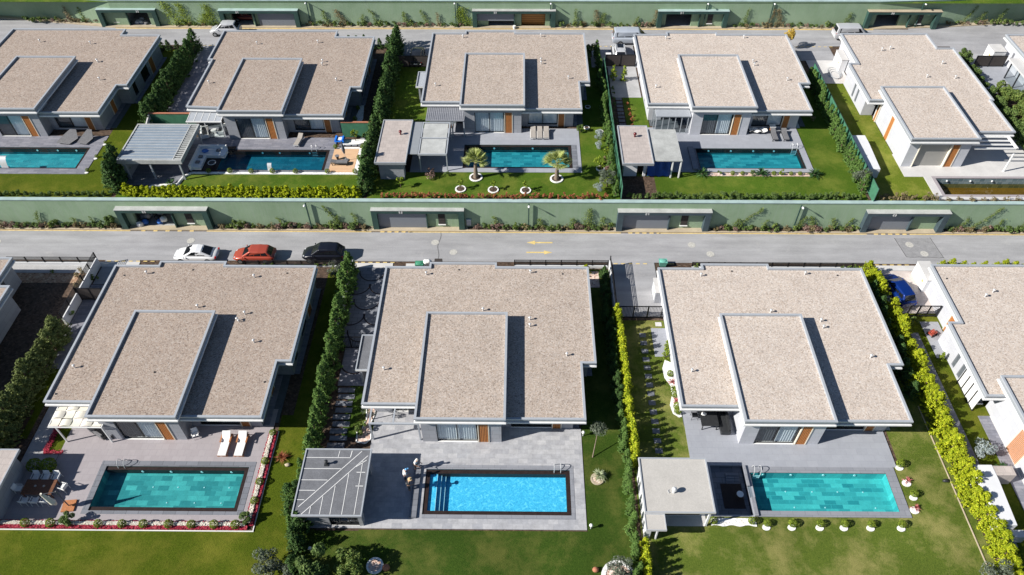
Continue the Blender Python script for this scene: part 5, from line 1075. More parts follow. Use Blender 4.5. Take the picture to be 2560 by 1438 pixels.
# sofas
def lsofa(lab, x, y, z, m):
    r = thing('corner_sofa', lab, 'sofa', (x, y, z)); b = MB(); b.prism([(0, 0), (1.0, 0), (1.0, 2.2), (3.1, 2.2), (3.2, 3.3), (2.9, 3.6), (.2, 3.6), (0, 3.4)], .05, .42); b.build('seat', m, r, True); b = MB(); b.prism([(-.25, -.1), (0, -.1), (0, 3.6), (3.0, 3.6), (3.0, 3.85), (-.25, 3.85)], .05, .75); b.build('backrest', m, r, True)
    for px, py in ((.45, .9), (.5, 1.9), (2.2, 3.1)): q = MB(); q.box(px-.22, px+.22, py-.2, py+.2, .42, .56); q.build('cushion', 'grey fabric', r, True)
    q = MB(); q.ell((.7, 3.0, .5), .4, .35, .12); q.build('cushion', 'blue fabric', r, True)
tag(flat('dark_floor', 'black tile', [(-37.4, -33.2, 66.45, 71.2)], UZ+.055, [P2], .03), 'dark sunken floor under the white corner sofa', 'paving')
tag(flat('rug', 'white fabric', [(-37.0, -35.2, 73.1, 74.6)], UZ+.06, (), .02), 'white rug under the seats of the glass lean-to', 'rug')
lsofa('white corner sofa with dark cushions in the shade of the large louvred pergola', -37.0, 66.7, UZ+.03, 'white fabric')
t = thing('ring_table', 'dark round table with white ring rim inside the corner sofa', 'table', (-34.95, 67.6, UZ+.03)); b = MB(); b.disc((0, 0, .3), .4, 22, .42); b.build('tabletop', 'dark frame', t, True); b = MB(); n = 22
b.path([(.42*math.cos(2*PI*i/n), .42*math.sin(2*PI*i/n), .42) for i in range(n+1)], .035, 5); b.build('rim', 'white paint', t, True)
def bsofa(lab, loc, rz, L=1.9, m='white fabric', fr='white paint', g=None):
    r = thing('garden_sofa', lab, 'sofa', loc, g, rz); b = MB(); b.box(-L/2, L/2, -.4, .4, .12, .3); b.build('frame', fr, r, True); b = MB(); b.box(-L/2+.08, L/2-.08, -.3, .4, .3, .45); b.build('seat_cushion', 'taupe fabric' if fr == 'white paint' else 'grey fabric' if m != 'dark frame' else m, r, True); b = MB(); b.box(-L/2+.08, L/2-.08, -.42, -.25, .3, .8); b.build('backrest', m, r, True)
    for s in (1, -1): q = MB(); q.box(s*L/2-.06, s*L/2+.06, -.4, .4, .3, .6); q.build('armrest', fr, r, True)
bsofa('white garden sofa with taupe seat behind the louvred pergola', (-37.5, 73.5, UZ+.03), -PI/2+.3, g='seats under the glass lean-to'); bsofa('white garden armchair near the glass lean-to post', (-35.6, 73.8, UZ+.03), PI/2, 1.0, g='seats under the glass lean-to')
t = thing('coffee_table', 'round white coffee table between the white garden seats', 'table', (-36.5, 73.9, UZ+.03)); b = MB(); b.disc((0, 0, .36), .4, 18, .4); b.build('tabletop', 'white paint', t, True); b = MB(); b.tube((0, 0, 0), (0, 0, .36), .06); b.build('leg', 'white paint', t, True)
# C dining set
table('dark dining table on the terrace of the turquoise pool villa', (16.6, 36.1, .03), 0, 1.5, 1.6, 'dark frame', 'dark frame'); 
chair('dark metal garden chair left of the dark dining table', (15.5, 36.6, .03), 0, 'dark frame', 'dark frame', 'dark seats on the terrace'); chair('dark metal garden chair behind the dark dining table', (16.6, 37.2-.1, .03), -PI/2, 'dark frame', 'dark frame', 'dark seats on the terrace')
bsofa('dark slatted metal bench right of the dark dining table', (17.9, 35.9, .03), PI/2, 2.2, 'dark frame', 'dark frame', 'dark seats on the terrace')
b = MB(); b.ell((16.2, 36.5, .82), .25, .2, .06, 9, 5, .2); tag(b.build('white_cloth', 'white fabric'), 'crumpled white cloth lying on the dark dining table', 'cloth')
# A under pergola
bsofa('grey cushioned garden sofa under the cream sail pergola', (-36.4, 34.6, .03), -.5, 1.9, 'grey fabric', 'dark frame', 'seats by the sail pergola'); bsofa('grey garden armchair beside the lower left villa wall', (-34.8, 34.5, .03), .5, .9, 'grey fabric', 'dark frame', 'seats by the sail pergola'); table('small orange brown teak table under the cream sails', (-35.9, 35.4, .03), .2, 1.0, .6, 'teak', 'teak', .5)
# 4: towel covered table, pair, covered chair
b = MB(); rr = random.Random(5); n = 8; b.add([(27.2+.3*i+rr.uniform(-.05, .05), 73.9+.28*jj+.12*math.sin(i*1.1)+rr.uniform(-.04, .04), UZ+.42+.12*math.sin(i*1.9+jj)) for i in range(n) for jj in range(4)], [(i*4+k, i*4+k+4, i*4+k+5, i*4+k+1) for i in range(n-1) for k in range(3)], True); tag(b.build('white_towel', 'white fabric'), 'crumpled white towel draped over a bench by the sago palm villa', 'towel')
t = thing('garden_bench', 'low bench under the crumpled white towel', 'bench', (28.2, 74.3, UZ+.03)); b = MB(); b.box(-1, 1, -.3, .3, .25, .33); b.build('seat', 'dark frame', t, True); b = MB(); [b.box(x, x+.06, -.28, .28, 0, .25) for x in (-.9, .84)]; b.build('leg', 'dark frame', t, True)
t = thing('side_table', 'small table with white cloth between towel and dark loungers', 'table', (30.1, 74.9, UZ+.03)); b = MB(); b.box(-.35, .35, -.3, .3, .5, .6); b.build('tabletop', 'white fabric', t, True); b = MB(); b.box(-.3, .3, -.25, .25, 0, .5); b.build('base', 'teak', t, True)
t = thing('barbecue', 'black kettle barbecue by the wall of the sago palm villa', 'barbecue', (26.7, 74.8, UZ+.03)); b = MB(); b.ell((0, 0, .75), .3, .3, .25); b.build('bowl', 'black metal', t, True)
for a in (0, 2.1, 4.2): b = MB(); b.tube((.1*math.cos(a), .1*math.sin(a), .6), (.3*math.cos(a), .3*math.sin(a), 0), .02, n=5); b.build('leg', 'black metal', t, True)
# blue plastic slide toy and small things
t = thing('play_table', 'bright blue plastic play table on the terrace near the wooden deck', 'toy', (-21.2, 72.2, UZ+.03)); b = MB(); b.prism([(-.55, -.5), (.55, -.5), (.6, .45), (-.5, .5)], .3, .42); b.box(-.5, -.3, -.45, .4, .42, .62); b.box(.35, .5, -.4, .4, .42, .6); b.build('tray', 'blue plastic', t, True); b = MB(); b.box(-.22, .28, -.3, .22, .421, .5); b.build('sheet', 'white paint', t, True)
for x in (-.45, .4):
    for y in (-.4, .35): b = MB(); b.box(x, x+.08, y, y+.08, 0, .3); b.build('leg', 'blue plastic', t, True)
def spout(lab, x, y, z, s=1):
    r = thing('waterfall_spout', lab, 'fountain', (x, y, z), 'steel waterfall spouts'); b = MB(); n = 8; v = []
    for i in range(n): a = PI*i/(n-1)*.62; v += [(-.25*s, .35*math.cos(a)*s-.2, .1+.75*math.sin(a)*s), (.25*s, .35*math.cos(a)*s-.2, .1+.75*math.sin(a)*s)]
    v = [(a_, -b_, c_) for a_, b_, c_ in v]; b.add(v, [(2*i, 2*i+1, 2*i+3, 2*i+2) for i in range(n-1)], True); b.build('blade', 'steel', r, True); q = MB(); q.box(-.25*s, .25*s, -.22, -.1, 0, .15); q.build('base', 'steel', r, True)
spout('curved steel waterfall spout at the edge of the top left pool', -58.4, 67.3, UZ, 1.6); spout('slim steel waterfall spout at the near edge of the dark blue pool', -28.2, 66.85, UZ, .95)
for i, (x, y, z, lab) in enumerate(((5.75, 26.25, 0, 'white ball garden lamp at the near right corner of the mottled terrace'), (5.6, 34.7, 0, 'white garden lamp beside the lower centre villa corner'), (-16.0, 24.2, 0, 'white globe garden lamp beside the grey shrubs at bottom left'), (-17.3, 32.6, 0, 'white globe garden lamp left of the seamed cabana'), (39.9, 31.2, 0, 'white globe garden lamp beside the sago palm at lower right'), (40.4, 31.3, 0, 'right one of the two white globe lamps near the silver bush'))):
    r = thing('garden_lamp', lab, 'garden lamp', (x, y, z), 'white garden lamps'); b = MB(); b.tube((0, 0, 0), (0, 0, .45), .05); b.build('pole', 'steel', r, True); b = MB(); b.ell((0, 0, .55), .15, .15, .14); b.build('globe', 'white paint', r, True)
# bins on the road edge and bags in garage 26
def wheelie(lab, x, y, z, m, rz=0):
    r = thing('wheeled_bin', lab, 'bin', (x, y, z), 'bins by the lower road', rz); r.scale = (.75, .75, .7); b = MB(); v = [(-.4, -.3, .1), (.4, -.3, .1), (.4, .3, .1), (-.4, .3, .1), (-.55, -.42, 1.0), (.55, -.42, 1.0), (.55, .42, 1.0), (-.55, .42, 1.0)]; b.add(v, [(3, 2, 1, 0), (0, 1, 5, 4), (1, 2, 6, 5), (2, 3, 7, 6), (3, 0, 4, 7)]); b.build('body', m, r, True); b = MB(); b.box(-.58, .58, -.45, .45, 1.0, 1.06); b.ell((0, 0, 1.06), .5, .4, .12); b.build('lid', m, r, True)
    for s in (1, -1): q = MB(); q.tube((s*.42, -.3, .12), (s*.48, -.3, .12), .12, n=10); q.build('wheel', 'tyre', r, True)
mat('bin green', (.06, .26, .16), .5, .15, 4); mat('bin pale green', (.15, .42, .34), .5, .1, 4)
wheelie('green wheeled bin with rubbish behind the lower centre villa roof', -10.5, 55.0, 0, 'bin green'); wheelie('pale green bin standing alone on the kerb behind the turquoise pool villa', 15.1, 55.5, 0, 'bin pale green')
b = MB(); rr = random.Random(8)
for k in range(5): b.ell((-9.5+rr.uniform(-.4, .4), 55.1+rr.uniform(-.2, .2), .3+rr.uniform(0, .5)), .3, .25, .25, 9, 6, .15, rr)
tag(b.build('rubbish_bag', 'white fabric'), 'heap of white rubbish bags beside the green wheeled bin', 'rubbish'); b = MB(); b.box(-8.9, -8.1, 54.9, 55.5, 0, .9); tag(b.build('crate', 'wicker'), 'dark crate beside the white rubbish bags', 'crate')
tag(flat('bin_slab', 'pale concrete', [(-12.0, -7.9, 54.6, 55.6)], .05, (), .06), 'pale slab under the green wheeled bin', 'slab')
rr = random.Random(11)
for k in range(12):
    m_ = rr.choice(['white fabric', 'grey fabric', 'grey fabric', 'taupe fabric', 'dark frame', 'blue fabric']) if k else 'white fabric'; b = MB(); x, y = (-42.2+.9*rr.random()*(k % 4), 61.6+rr.uniform(0, 1.6)) if k else (-42.3, 61.3)
    b.ell((x, y, .3+.3*(k > 6)), .4, .35, .36, 9, 7, .14, rr); tag(b.build('sack', m_), 'bulging %s sack in the heap inside garage 26, %s' % (m_.split()[0], nth(k, 'left')), 'sack', 'sacks heaped in garage 26')
for k in range(9):
    m_ = rr.choice(['white fabric', 'grey fabric', 'taupe fabric', 'terracotta']); b = MB(); x, y = -55.8+rr.uniform(0, 3.4), 100.4+rr.uniform(0, 1.5); b.ell((x, y, UZ+.2), .4, .3, .22, 8, 6, .2, rr); tag(b.build('bundle', m_), 'rumpled %s bundle on the floor of the cluttered top left garage, %s' % (m_.split()[0], nth(k, 'left')), 'bundle', 'bundles in the top left garage')
t = thing('white_bucket', 'white bucket at the foot of the pillar between the top middle garages', 'bucket', (-.9, 99.3, UZ)); b = MB(); b.tube((0, 0, 0), (0, 0, .45), .16, .22, n=12); b.build('pail', 'white paint', t, True); b = MB(); b.disc((0, 0, .45), .21, 12, .47); b.build('lid', 'white paint', t, True)
t = thing('utility_box', 'small pale blue box on the green wall right of portal 25', 'box', (-5.6, 61.15, 0)); b = MB(); b.box(-.25, .25, 0, .15, .45, 1.25); b.build('casing', 'bin pale green' if 0 else 'coping metal', t, True); b = MB(); b.box(-.27, .27, -.02, .16, 1.25, 1.3); b.build('cap', 'white paint', t, True)
# motorbike-ish mower at D gate, hose coil at villa 5
t = thing('lawn_mower', 'orange and black lawn mower beside the orange slatted door', 'mower', (40.0, 46.3, .03), None, .5); b = MB(); b.box(-.35, .35, -.25, .25, .15, .38); b.ell((0, 0, .42), .22, .2, .12); b.build('deck', 'red car paint', t, True); b = MB(); b.tube((-.35, -.2, .3), (-.9, -.2, .95), .02); b.tube((-.35, .2, .3), (-.9, .2, .95), .02); b.tube((-.9, -.2, .95), (-.9, .2, .95), .02); b.build('handle', 'black metal', t, True)
for x in (-.3, .3):
    for s in (1, -1): q = MB(); q.tube((x, s*.25, .12), (x, s*.31, .12), .12, n=10); q.build('wheel', 'tyre', t, True)
b = MB()
for k in range(3): rr_ = .9+.25*k; b.path([(41.2+rr_*.6*math.cos(2*PI*i/20), 87.2+rr_*math.sin(2*PI*i/20)+.2*k, UZ+.05+.03*k) for i in range(21)], .03, 5)
tag(b.build('garden_hose', 'coping metal'), 'loosely coiled pale hose on the driveway behind the upper right villa', 'hose')
# stepping stones
def stones(lab, pts, w, h, z, m, g):
    for si, (x, y) in enumerate(pts): b = MB(); b.box(x-w/2, x+w/2, y-h/2, y+h/2, z-.03, z+.025); tag(b.build('stepping_stone', m), lab+(', '+nth(si, 'top') if len(pts) > 1 else ''), 'stepping stone', g)
stones('pale stepping stone left of the turquoise pool villa', [(12.0, 46.0-k*.98) for k in range(14)], .62, .5, 0, 'coping stone', 'stepping stones left of the turquoise pool villa')
stones('pale stepping stone just below the black barred gate', [(13.7, 47.4)], .6, .5, 0, 'pale concrete', None)
tag(flat('paved_pad', 'blue grey paving', [(12.9, 14.6, 43.4, 46.9)], .0, (), .05), 'grey tiled pad in the lawn beside the turquoise pool villa', 'paving')
stones('dark path slab left of the lower centre villa', [(-15.7+.1*(k % 2), 39.3-k*.72) for k in range(9)], 1.5, .5, .02, 'coping stone', 'slabs of the dark path')
stones('dark stepping stone beside the mesh fence', [(12.4, 81.5-k*.8) for k in range(12)], .75, .5, UZ, 'coping stone', 'stepping stones beside the mesh fence')
stones('grey paving square near the wooden deck', [(-20.9+k*.75, 71.6) for k in range(6)]+[(-18.6, 72.2), (-18.6, 72.8)], .6, .45, UZ, 'coping stone', 'paving squares near the deck')
# driveway cobble arcs
b = MB()
for cx, cy in ((-15.4, 54.5), (-16.7, 52.6), (-14.1, 52.6), (-15.4, 50.5), (-16.7, 48.5), (-14.1, 48.5), (-15.4, 46.4), (-15.4, 42.6)):
    pts = [(cx+1.35*math.cos(a), cy-1.45+1.45*(1+math.sin(a))-0, .022) for a in [PI+PI*i/12 for i in range(13)]]; pts = [p for p in pts if -17.3 < p[0] < -13.4]; 
    for p, q in zip(pts, pts[1:]): d = Vector(q)-Vector(p); n_ = Vector((-d.y, d.x, 0)).normalized()*.07; b.poly([Vector(p)-n_, Vector(q)-n_, Vector(q)+n_, Vector(p)+n_])
struct(b.build('driveway', 'black tile'))
# ---------------------------------------------------------------- vegetation
def leaves(n, samp, sx, sy, rnd, up=.4, tilt=.8):
    b = MB(); V = b.v; F = b.f
    for _ in range(n):
        p, nn = samp(); nn = Vector(nn)+Vector((rnd.gauss(0, tilt), rnd.gauss(0, tilt), rnd.gauss(0, tilt)+up)); nn.normalize()
        a = nn.orthogonal().normalized(); c = nn.cross(a); t = rnd.uniform(0, 6.28); u = a*math.cos(t)+c*math.sin(t); w = nn.cross(u); k = rnd.uniform(.7, 1.3)
        p = Vector(p); u = u*sx*k; w = w*sy*k; i = len(V)
        V += [tuple(p-u), tuple(p+w*.9-u*.1), tuple(p+u), tuple(p-w*.9+u*.1)]; F.append((i, i+1, i+2, i+3))
    b.mi = [0]*len(F); b.sm = [False]*len(F); return b
def cone_s(h, r, rnd, base=.05, clump=7):
    tips = []
    for _ in range(int(clump*5.5*h*max(.5, r))):
        z = (rnd.random()**.9)*h*.97+.05; t = z/h; R_ = r*(1.0-t**1.7*.86)*(.78+.22*min(1, t*6))*rnd.uniform(.72, 1.18); tips.append((rnd.uniform(0, 6.28), z, R_, rnd.uniform(.3, .9)))
    def f():
        a, z, R_, s = rnd.choice(tips); t = rnd.uniform(.4, 1.1); q = R_*t; w = .03+.05*(1.1-t); zz = z+(t-1)*R_*s+rnd.gauss(0, w)
        return (q*math.cos(a)+rnd.gauss(0, w), q*math.sin(a)+rnd.gauss(0, w), max(.03, min(h*1.05, zz))), (math.cos(a), math.sin(a), .5)
    return f
def ball_s(rx, ry, rz, cz, rnd, clumps=0, jit=.1):
    cl = []
    for _ in range(clumps):
        v = Vector((rnd.gauss(0, 1), rnd.gauss(0, 1), rnd.gauss(.3, .9))).normalized(); k = rnd.uniform(.5, .85); cl.append((v*k, rnd.uniform(.28, .45)))
    def f():
        v = Vector((rnd.gauss(0, 1), rnd.gauss(0, 1), rnd.gauss(.1, 1))).normalized()
        if cl: c, r = rnd.choice(cl); q = c+v*r*(1-abs(rnd.gauss(0, .15)))
        else: q = v*(1-abs(rnd.gauss(0, jit)))
        return (q.x*rx, q.y*ry, max(.02, cz+q.z*rz)), v
    return f
def hedge_s(L, w, h, rnd, taper=.85):   # lumpy block along Y, local
    n = max(3, int(L/.8)); lum = [(L*(i+.5)/n+rnd.uniform(-.15, .15), rnd.uniform(.8, 1.12), rnd.uniform(.85, 1.1)) for i in range(n)]
    def f():
        y0, k, kh = rnd.choice(lum); a = rnd.uniform(0, PI); s = rnd.gauss(0, .3*.8+.12); v = Vector((math.cos(a), rnd.uniform(-.5, .5), math.sin(a)))
        zz = abs(v.z)**.6*h*kh; x = v.x*w*.5*k*(1-.15*zz/h); q = 1-abs(rnd.gauss(0, .1))
        return (x*q, y0+s, max(.03, zz*q if v.z > .2 else rnd.uniform(0, h*.7))), v
    return f
VAR = {}
def variant(key, lm, n, samp, sx, sy, rnd, trunk=None, part='crown', **kw):
    b = leaves(n, samp, sx, sy, rnd, **kw); me = bpy.data.meshes.new(part); me.from_pydata(b.v, [], b.f); me.materials.append(MT[lm])
    t = None
    if trunk: q = MB(); q.tube((0, 0, -.03), (rnd.uniform(-.05, .05), 0, trunk[0]), trunk[1], trunk[1]*.6, n=7); t = bpy.data.meshes.new('trunk'); t.from_pydata(q.v, [], q.f); t.materials.append(MT['bark'])
    VAR.setdefault(key, []).append((me, t, part))
RN = random.Random(21)
def plant(key, name, label, cat, x, y, z, s=1.0, group=None, sz=None):
    me, t, part = RN.choice(VAR[key]); e = thing(name, label, cat, (x, y, z), group, RN.uniform(0, 6.28)); k = s*RN.uniform(.92, 1.08); e.scale = (k, k, k*(sz or 1)*RN.uniform(.93, 1.07))
    o = bpy.data.objects.new(part, me); COL.objects.link(o); o.parent = e
    if t: q = bpy.data.objects.new('trunk', t); COL.objects.link(q); q.parent = e
    return e
def row(key, name, label, cat, p, q, n, z, s=1.0, group=None, jx=.12, sz=None):
    end = 'far end' if abs(q[1]-p[1]) > abs(q[0]-p[0]) else 'left end'
    for i in range(n):
        t = (i+.5)/n; plant(key, name, label+', '+nth(i, end), cat, p[0]+(q[0]-p[0])*t+RN.gauss(0, jx), p[1]+(q[1]-p[1])*t+RN.gauss(0, jx), z, s*RN.uniform(.88, 1.1), group, sz)
for i in range(4):
    r_ = random.Random(i+1)
    variant('conifer', 'green conifer leaf', 4200, cone_s(3.3, .7, r_), .085, .04, r_, (2.6, .09), up=.5)
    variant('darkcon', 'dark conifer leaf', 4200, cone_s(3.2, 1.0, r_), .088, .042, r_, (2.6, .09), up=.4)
    variant('greycon', 'grey conifer leaf', 4800, cone_s(3.0, 1.2, r_), .088, .042, r_, (2.2, .09), up=.5)
    variant('yellow', 'yellow leaf', 4600, cone_s(2.3, 1.0, r_, clump=9), .072, .038, r_, (1.6, .07), up=.5)
    variant('yhedge', 'yellow hedge leaf', 1700, cone_s(1.35, .62, r_, clump=9), .065, .038, r_, (.9, .05), up=.5)
    variant('slimyellow', 'yellow leaf', 1000, cone_s(2.1, .42, r_, clump=12), .08, .045, r_, (1.5, .05), up=.5)
    variant('shrub', 'bush leaf', 260, ball_s(.5, .4, .4, .35, r_, 6), .075, .045, r_, part='foliage')
    variant('dryshrub', 'dry leaf', 240, ball_s(.5, .4, .4, .32, r_, 6), .07, .04, r_, part='foliage')
    variant('vineshrub', 'vine leaf', 260, ball_s(.5, .38, .5, .4, r_, 6), .075, .05, r_, part='foliage')
    variant('pinkshrub', 'pink grey leaf', 260, ball_s(.5, .4, .42, .35, r_, 6), .07, .035, r_, part='foliage')
    variant('rust', 'rust leaf', 170, ball_s(.34, .3, .35, .35, r_, 5), .065, .035, r_, part='foliage')
    variant('lime', 'lime leaf', 260, ball_s(.5, .42, .5, .45, r_, 6), .075, .045, r_, part='foliage')
    variant('hedgebush', 'bush leaf', 700, ball_s(.7, .6, .75, .65, r_, 8), .085, .05, r_, (.5, .04), part='foliage')
    variant('box', 'box leaf', 520, ball_s(.3, .3, .3, .3, r_, 0, .05), .04, .03, r_, part='foliage')
    variant('olive', 'olive leaf', 1500, ball_s(1.0, 1.0, .85, 1.3, r_, 10), .08, .035, r_, (1.0, .08))
    variant('bigbush', 'bush leaf', 1700, ball_s(.9, .9, 1.0, 1.0, r_, 9), .09, .05, r_, (.8, .07))
    variant('bigvine', 'vine leaf', 1700, ball_s(1.0, 1.0, 1.1, 1.1, r_, 9), .09, .06, r_, (.8, .07))
    variant('silver', 'silver leaf', 900, ball_s(.8, .8, .75, .8, r_, 8), .09, .025, r_, (.5, .05))
    variant('autumn', 'autumn leaf', 900, ball_s(.8, .8, .9, 1.5, r_, 8), .08, .05, r_, (1.2, .05))
    variant('small', 'lime leaf', 420, ball_s(.42, .42, .4, .95, r_, 5), .06, .035, r_, (.8, .035))
    variant('redflower', 'red flower', 120, ball_s(.22, .18, .14, .12, r_), .04, .03, r_, part='flowers')
    variant('wspire', 'lime leaf', 900, cone_s(2.2, .5, r_), .09, .04, r_, (1.6, .05))
# conifer rows between the plots
row('conifer', 'conifer', 'feathery conifer between lower left and centre villas', 'tree', (-17.5, 53.9), (-17.4, 31.9), 23, 0, 1.03, 'conifer row between the lower left and centre villas')
row('greycon', 'conifer', 'broad olive conifer left of the lower left villa', 'tree', (-44.3, 45.9), (-44.3, 31.8), 16, 0, 1.02, 'conifer row left of the lower left villa')
row('darkcon', 'conifer', 'dark conifer between the two upper left villas', 'tree', (-44.4, 93.6), (-44.4, 74.8), 19, UZ, 1.0, 'conifer row between the upper left villas')
row('darkcon', 'conifer', 'dark bushy conifer in the corner left of the louvred pergola', 'tree', (-45.0, 66.3), (-44.0, 62.9), 6, UZ, 1.15, 'conifers left of the louvred pergola')
row('darkcon', 'conifer', 'tall dark conifer left of the two palm villa', 'tree', (-16.8, 94.8), (-16.8, 74.5), 20, UZ, 1.05, 'conifer row left of the two palm villa')
row('darkcon', 'conifer', 'conifer left of the red cowl pool house', 'tree', (-17.0, 73.5), (-16.9, 62.6), 11, UZ, .98, 'conifers left of the red cowl pool house')
row('conifer', 'conifer', 'low conifer left of the first mesh fence', 'tree', (10.3, 92.5), (10.4, 62.5), 28, UZ, .62, 'conifers along the first mesh fence')
row('conifer', 'conifer', 'low conifer beside the fence right of sago palm garden', 'tree', (37.3, 86.0), (37.2, 63.0), 26, UZ, .72, 'conifers along the second mesh fence')
row('bigbush', 'hedge_bush', 'loose bush beside the pale upper right villa', 'bush', (58.5, 90.5), (58.4, 70.0), 18, UZ, .95, 'hedge right of the pale upper villa')
row('bigvine', 'hedge_bush', 'tangled bush at the upper right edge', 'bush', (60.6, 83.4), (60.8, 70.0), 11, UZ, 1.05, 'tangled hedge at the right edge')
row('darkcon', 'conifer', 'hedge conifer behind the second upper villa', 'tree', (-33.5, 93.9), (-17.6, 93.9), 15, UZ, .55, 'hedge behind the second upper villa')
row('darkcon', 'conifer', 'hedge conifer behind the top left villa', 'tree', (-52.0, 93.2), (-45.4, 93.2), 6, UZ, .5, 'hedge behind the upper left villa')
row('yellow', 'golden_conifer', 'golden conifer right of the turquoise pool villa', 'tree', (36.6, 49.4), (36.75, 18.5), 30, 0, 1.02, 'golden conifer hedge right of the turquoise pool', jx=.18)
row('yellow', 'golden_conifer', 'golden conifer at the corner near the blue car', 'tree', (36.0, 54.6), (36.1, 50.8), 5, 0, 1.0, 'golden conifers near the blue car')
row('darkcon', 'conifer', 'added dark conifer filling the shade beside the golden hedge', 'tree', (35.3, 51.5), (35.3, 39.0), 11, 0, .7, 'added dark conifers filling the hedge shade')  # conifers added as dark fill where only shade lies beside the hedge
row('yellow', 'golden_conifer', 'golden bush along the lower road at the far right', 'bush', (43.6, 55.4), (56, 55.4), 11, 0, .48, 'golden hedge along the lower road')
row('slimyellow', 'golden_conifer', 'slim golden conifer above the cream cabana', 'tree', (9.6, 48.2), (9.75, 31.6), 27, 0, 1.12, 'slim golden conifers left of the cream cabana', jx=.06)
row('slimyellow', 'golden_conifer', 'slim bright yellow conifer just below the cream cabana', 'tree', (9.7, 24.9), (9.75, 19.5), 10, 0, 1.0, 'slim golden conifers below the cream cabana', jx=.05)
row('darkcon', 'conifer', 'shade-coloured conifer left of the slim golden row', 'tree', (9.0, 47.0), (9.0, 37.0), 14, 0, .5, 'shade-coloured conifers left of the golden row')  # far stretch of the green hedge, its shade put into darker leaves
row('conifer', 'conifer', 'feathery conifer left of the slim golden row', 'tree', (8.95, 36.5), (8.95, 21.0), 20, 0, .6, 'feathery conifers left of the golden row')
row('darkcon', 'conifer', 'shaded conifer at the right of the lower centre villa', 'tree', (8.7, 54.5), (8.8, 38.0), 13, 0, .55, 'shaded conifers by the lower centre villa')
row('yhedge', 'golden_hedge_bush', 'yellow hedge bush below the wooden deck garden', 'bush', (-43.0, 62.35), (-17.6, 62.35), 42, UZ, 1.0, 'yellow hedge above the lower green wall', jx=.06)
row('hedgebush', 'hedge_bush', 'low hedge bush before the upper left lawn', 'bush', (-62, 62.2), (-45, 62.2), 24, UZ, .5, 'low hedge above the wall at left', jx=.06)
row('rust', 'red_shrub', 'rust red shrub before the two palm garden', 'bush', (-15.0, 62.1), (9.6, 62.1), 48, UZ, 1.0, 'rust red shrubs along the wall top', jx=.08)
row('hedgebush', 'hedge_bush', 'green brown hedge bush before the sago palm garden', 'bush', (11.4, 62.2), (37.0, 62.2), 40, UZ, .6, 'mixed hedge in front of the sago palm garden', jx=.08)
row('dryshrub', 'hedge_bush', 'yellowish hedge bush before the pale upper right villa', 'bush', (38.6, 62.2), (45.0, 62.2), 10, UZ, 1.0, 'yellowish hedge at upper right', jx=.08)
row('dryshrub', 'young_shrub', 'small golden shrub in front of the half empty pool', 'bush', (45.6, 61.95), (56.5, 61.95), 9, UZ, .8, 'small golden shrubs before the half empty pool', jx=.08)
# shrubs and climbers at the feet of the green walls
def climber(x, y, z, h, lab, grp, wander=.5, lm='vine leaf', w=.16, n=None):
    rr = random.Random(int(x*37+h*91)); b = MB(); t = thing('climbing_plant', lab, 'climber', (x, y, z), grp); pts = []; px, pz = 0, 0
    while pz < h: pts.append((px, pz)); px += rr.uniform(-.13, .13)+wander*.10; pz += rr.uniform(.1, .2)
    def f(): p = rr.choice(pts); k = w*(1.4-p[1]/h*.8); return (p[0]+rr.gauss(0, k), -.08-abs(rr.gauss(0, .07)), max(.05, p[1]+rr.gauss(0, .1))), (0, -1, .3)
    q = leaves(n or int(110*h*(w/.16)), f, .06, .04, rr, up=.2, tilt=.5); q.build('foliage', lm, t, True); s = MB(); s.path([(a, -.05, c) for a, c in pts], .02, 4); s.build('stem', 'bark', t, True)
FC = {}
def foot(x0, x1, y, z, g, dens=1.15, keys=('shrub', 'dryshrub', 'shrub', 'dryshrub', 'vineshrub', 'pinkshrub'), s=.98):
    n = int((x1-x0)*1.55*dens)
    for i in range(n):
        k = RN.choice(keys); nm = {'shrub': 'low green', 'dryshrub': 'low dry yellowish', 'vineshrub': 'fresh green', 'pinkshrub': 'pinkish brown'}[k]
        FC[g] = FC.get(g, -1)+1; plant(k, 'wall_shrub', '%s shrub at the foot of the %s, %s' % (nm, g, nth(FC[g], 'left')), 'shrub', x0+(x1-x0)*(i+.5)/n+RN.gauss(0, .12), y+RN.gauss(0, .06), z, s*RN.uniform(.7, 1.15), '%s shrubs at the foot of the %s' % (nm, g))
foot(-58, -44.6, 61.0, .12, 'lower green wall'); foot(-33.2, -16.8, 61.0, .12, 'lower green wall'); foot(-4.9, 10.2, 61.0, .12, 'lower green wall'); foot(21.3, 36.9, 61.0, .12, 'lower green wall'); foot(47.0, 56, 61.0, .12, 'lower green wall')
plant('bigbush', 'wall_shrub', 'largest dark green shrub left of garage portal 26', 'shrub', -45.3, 60.9, .1, .8)
rc = random.Random(77)
NC = {}; ND = {}
g1 = 'thin climbers on the lower green wall'
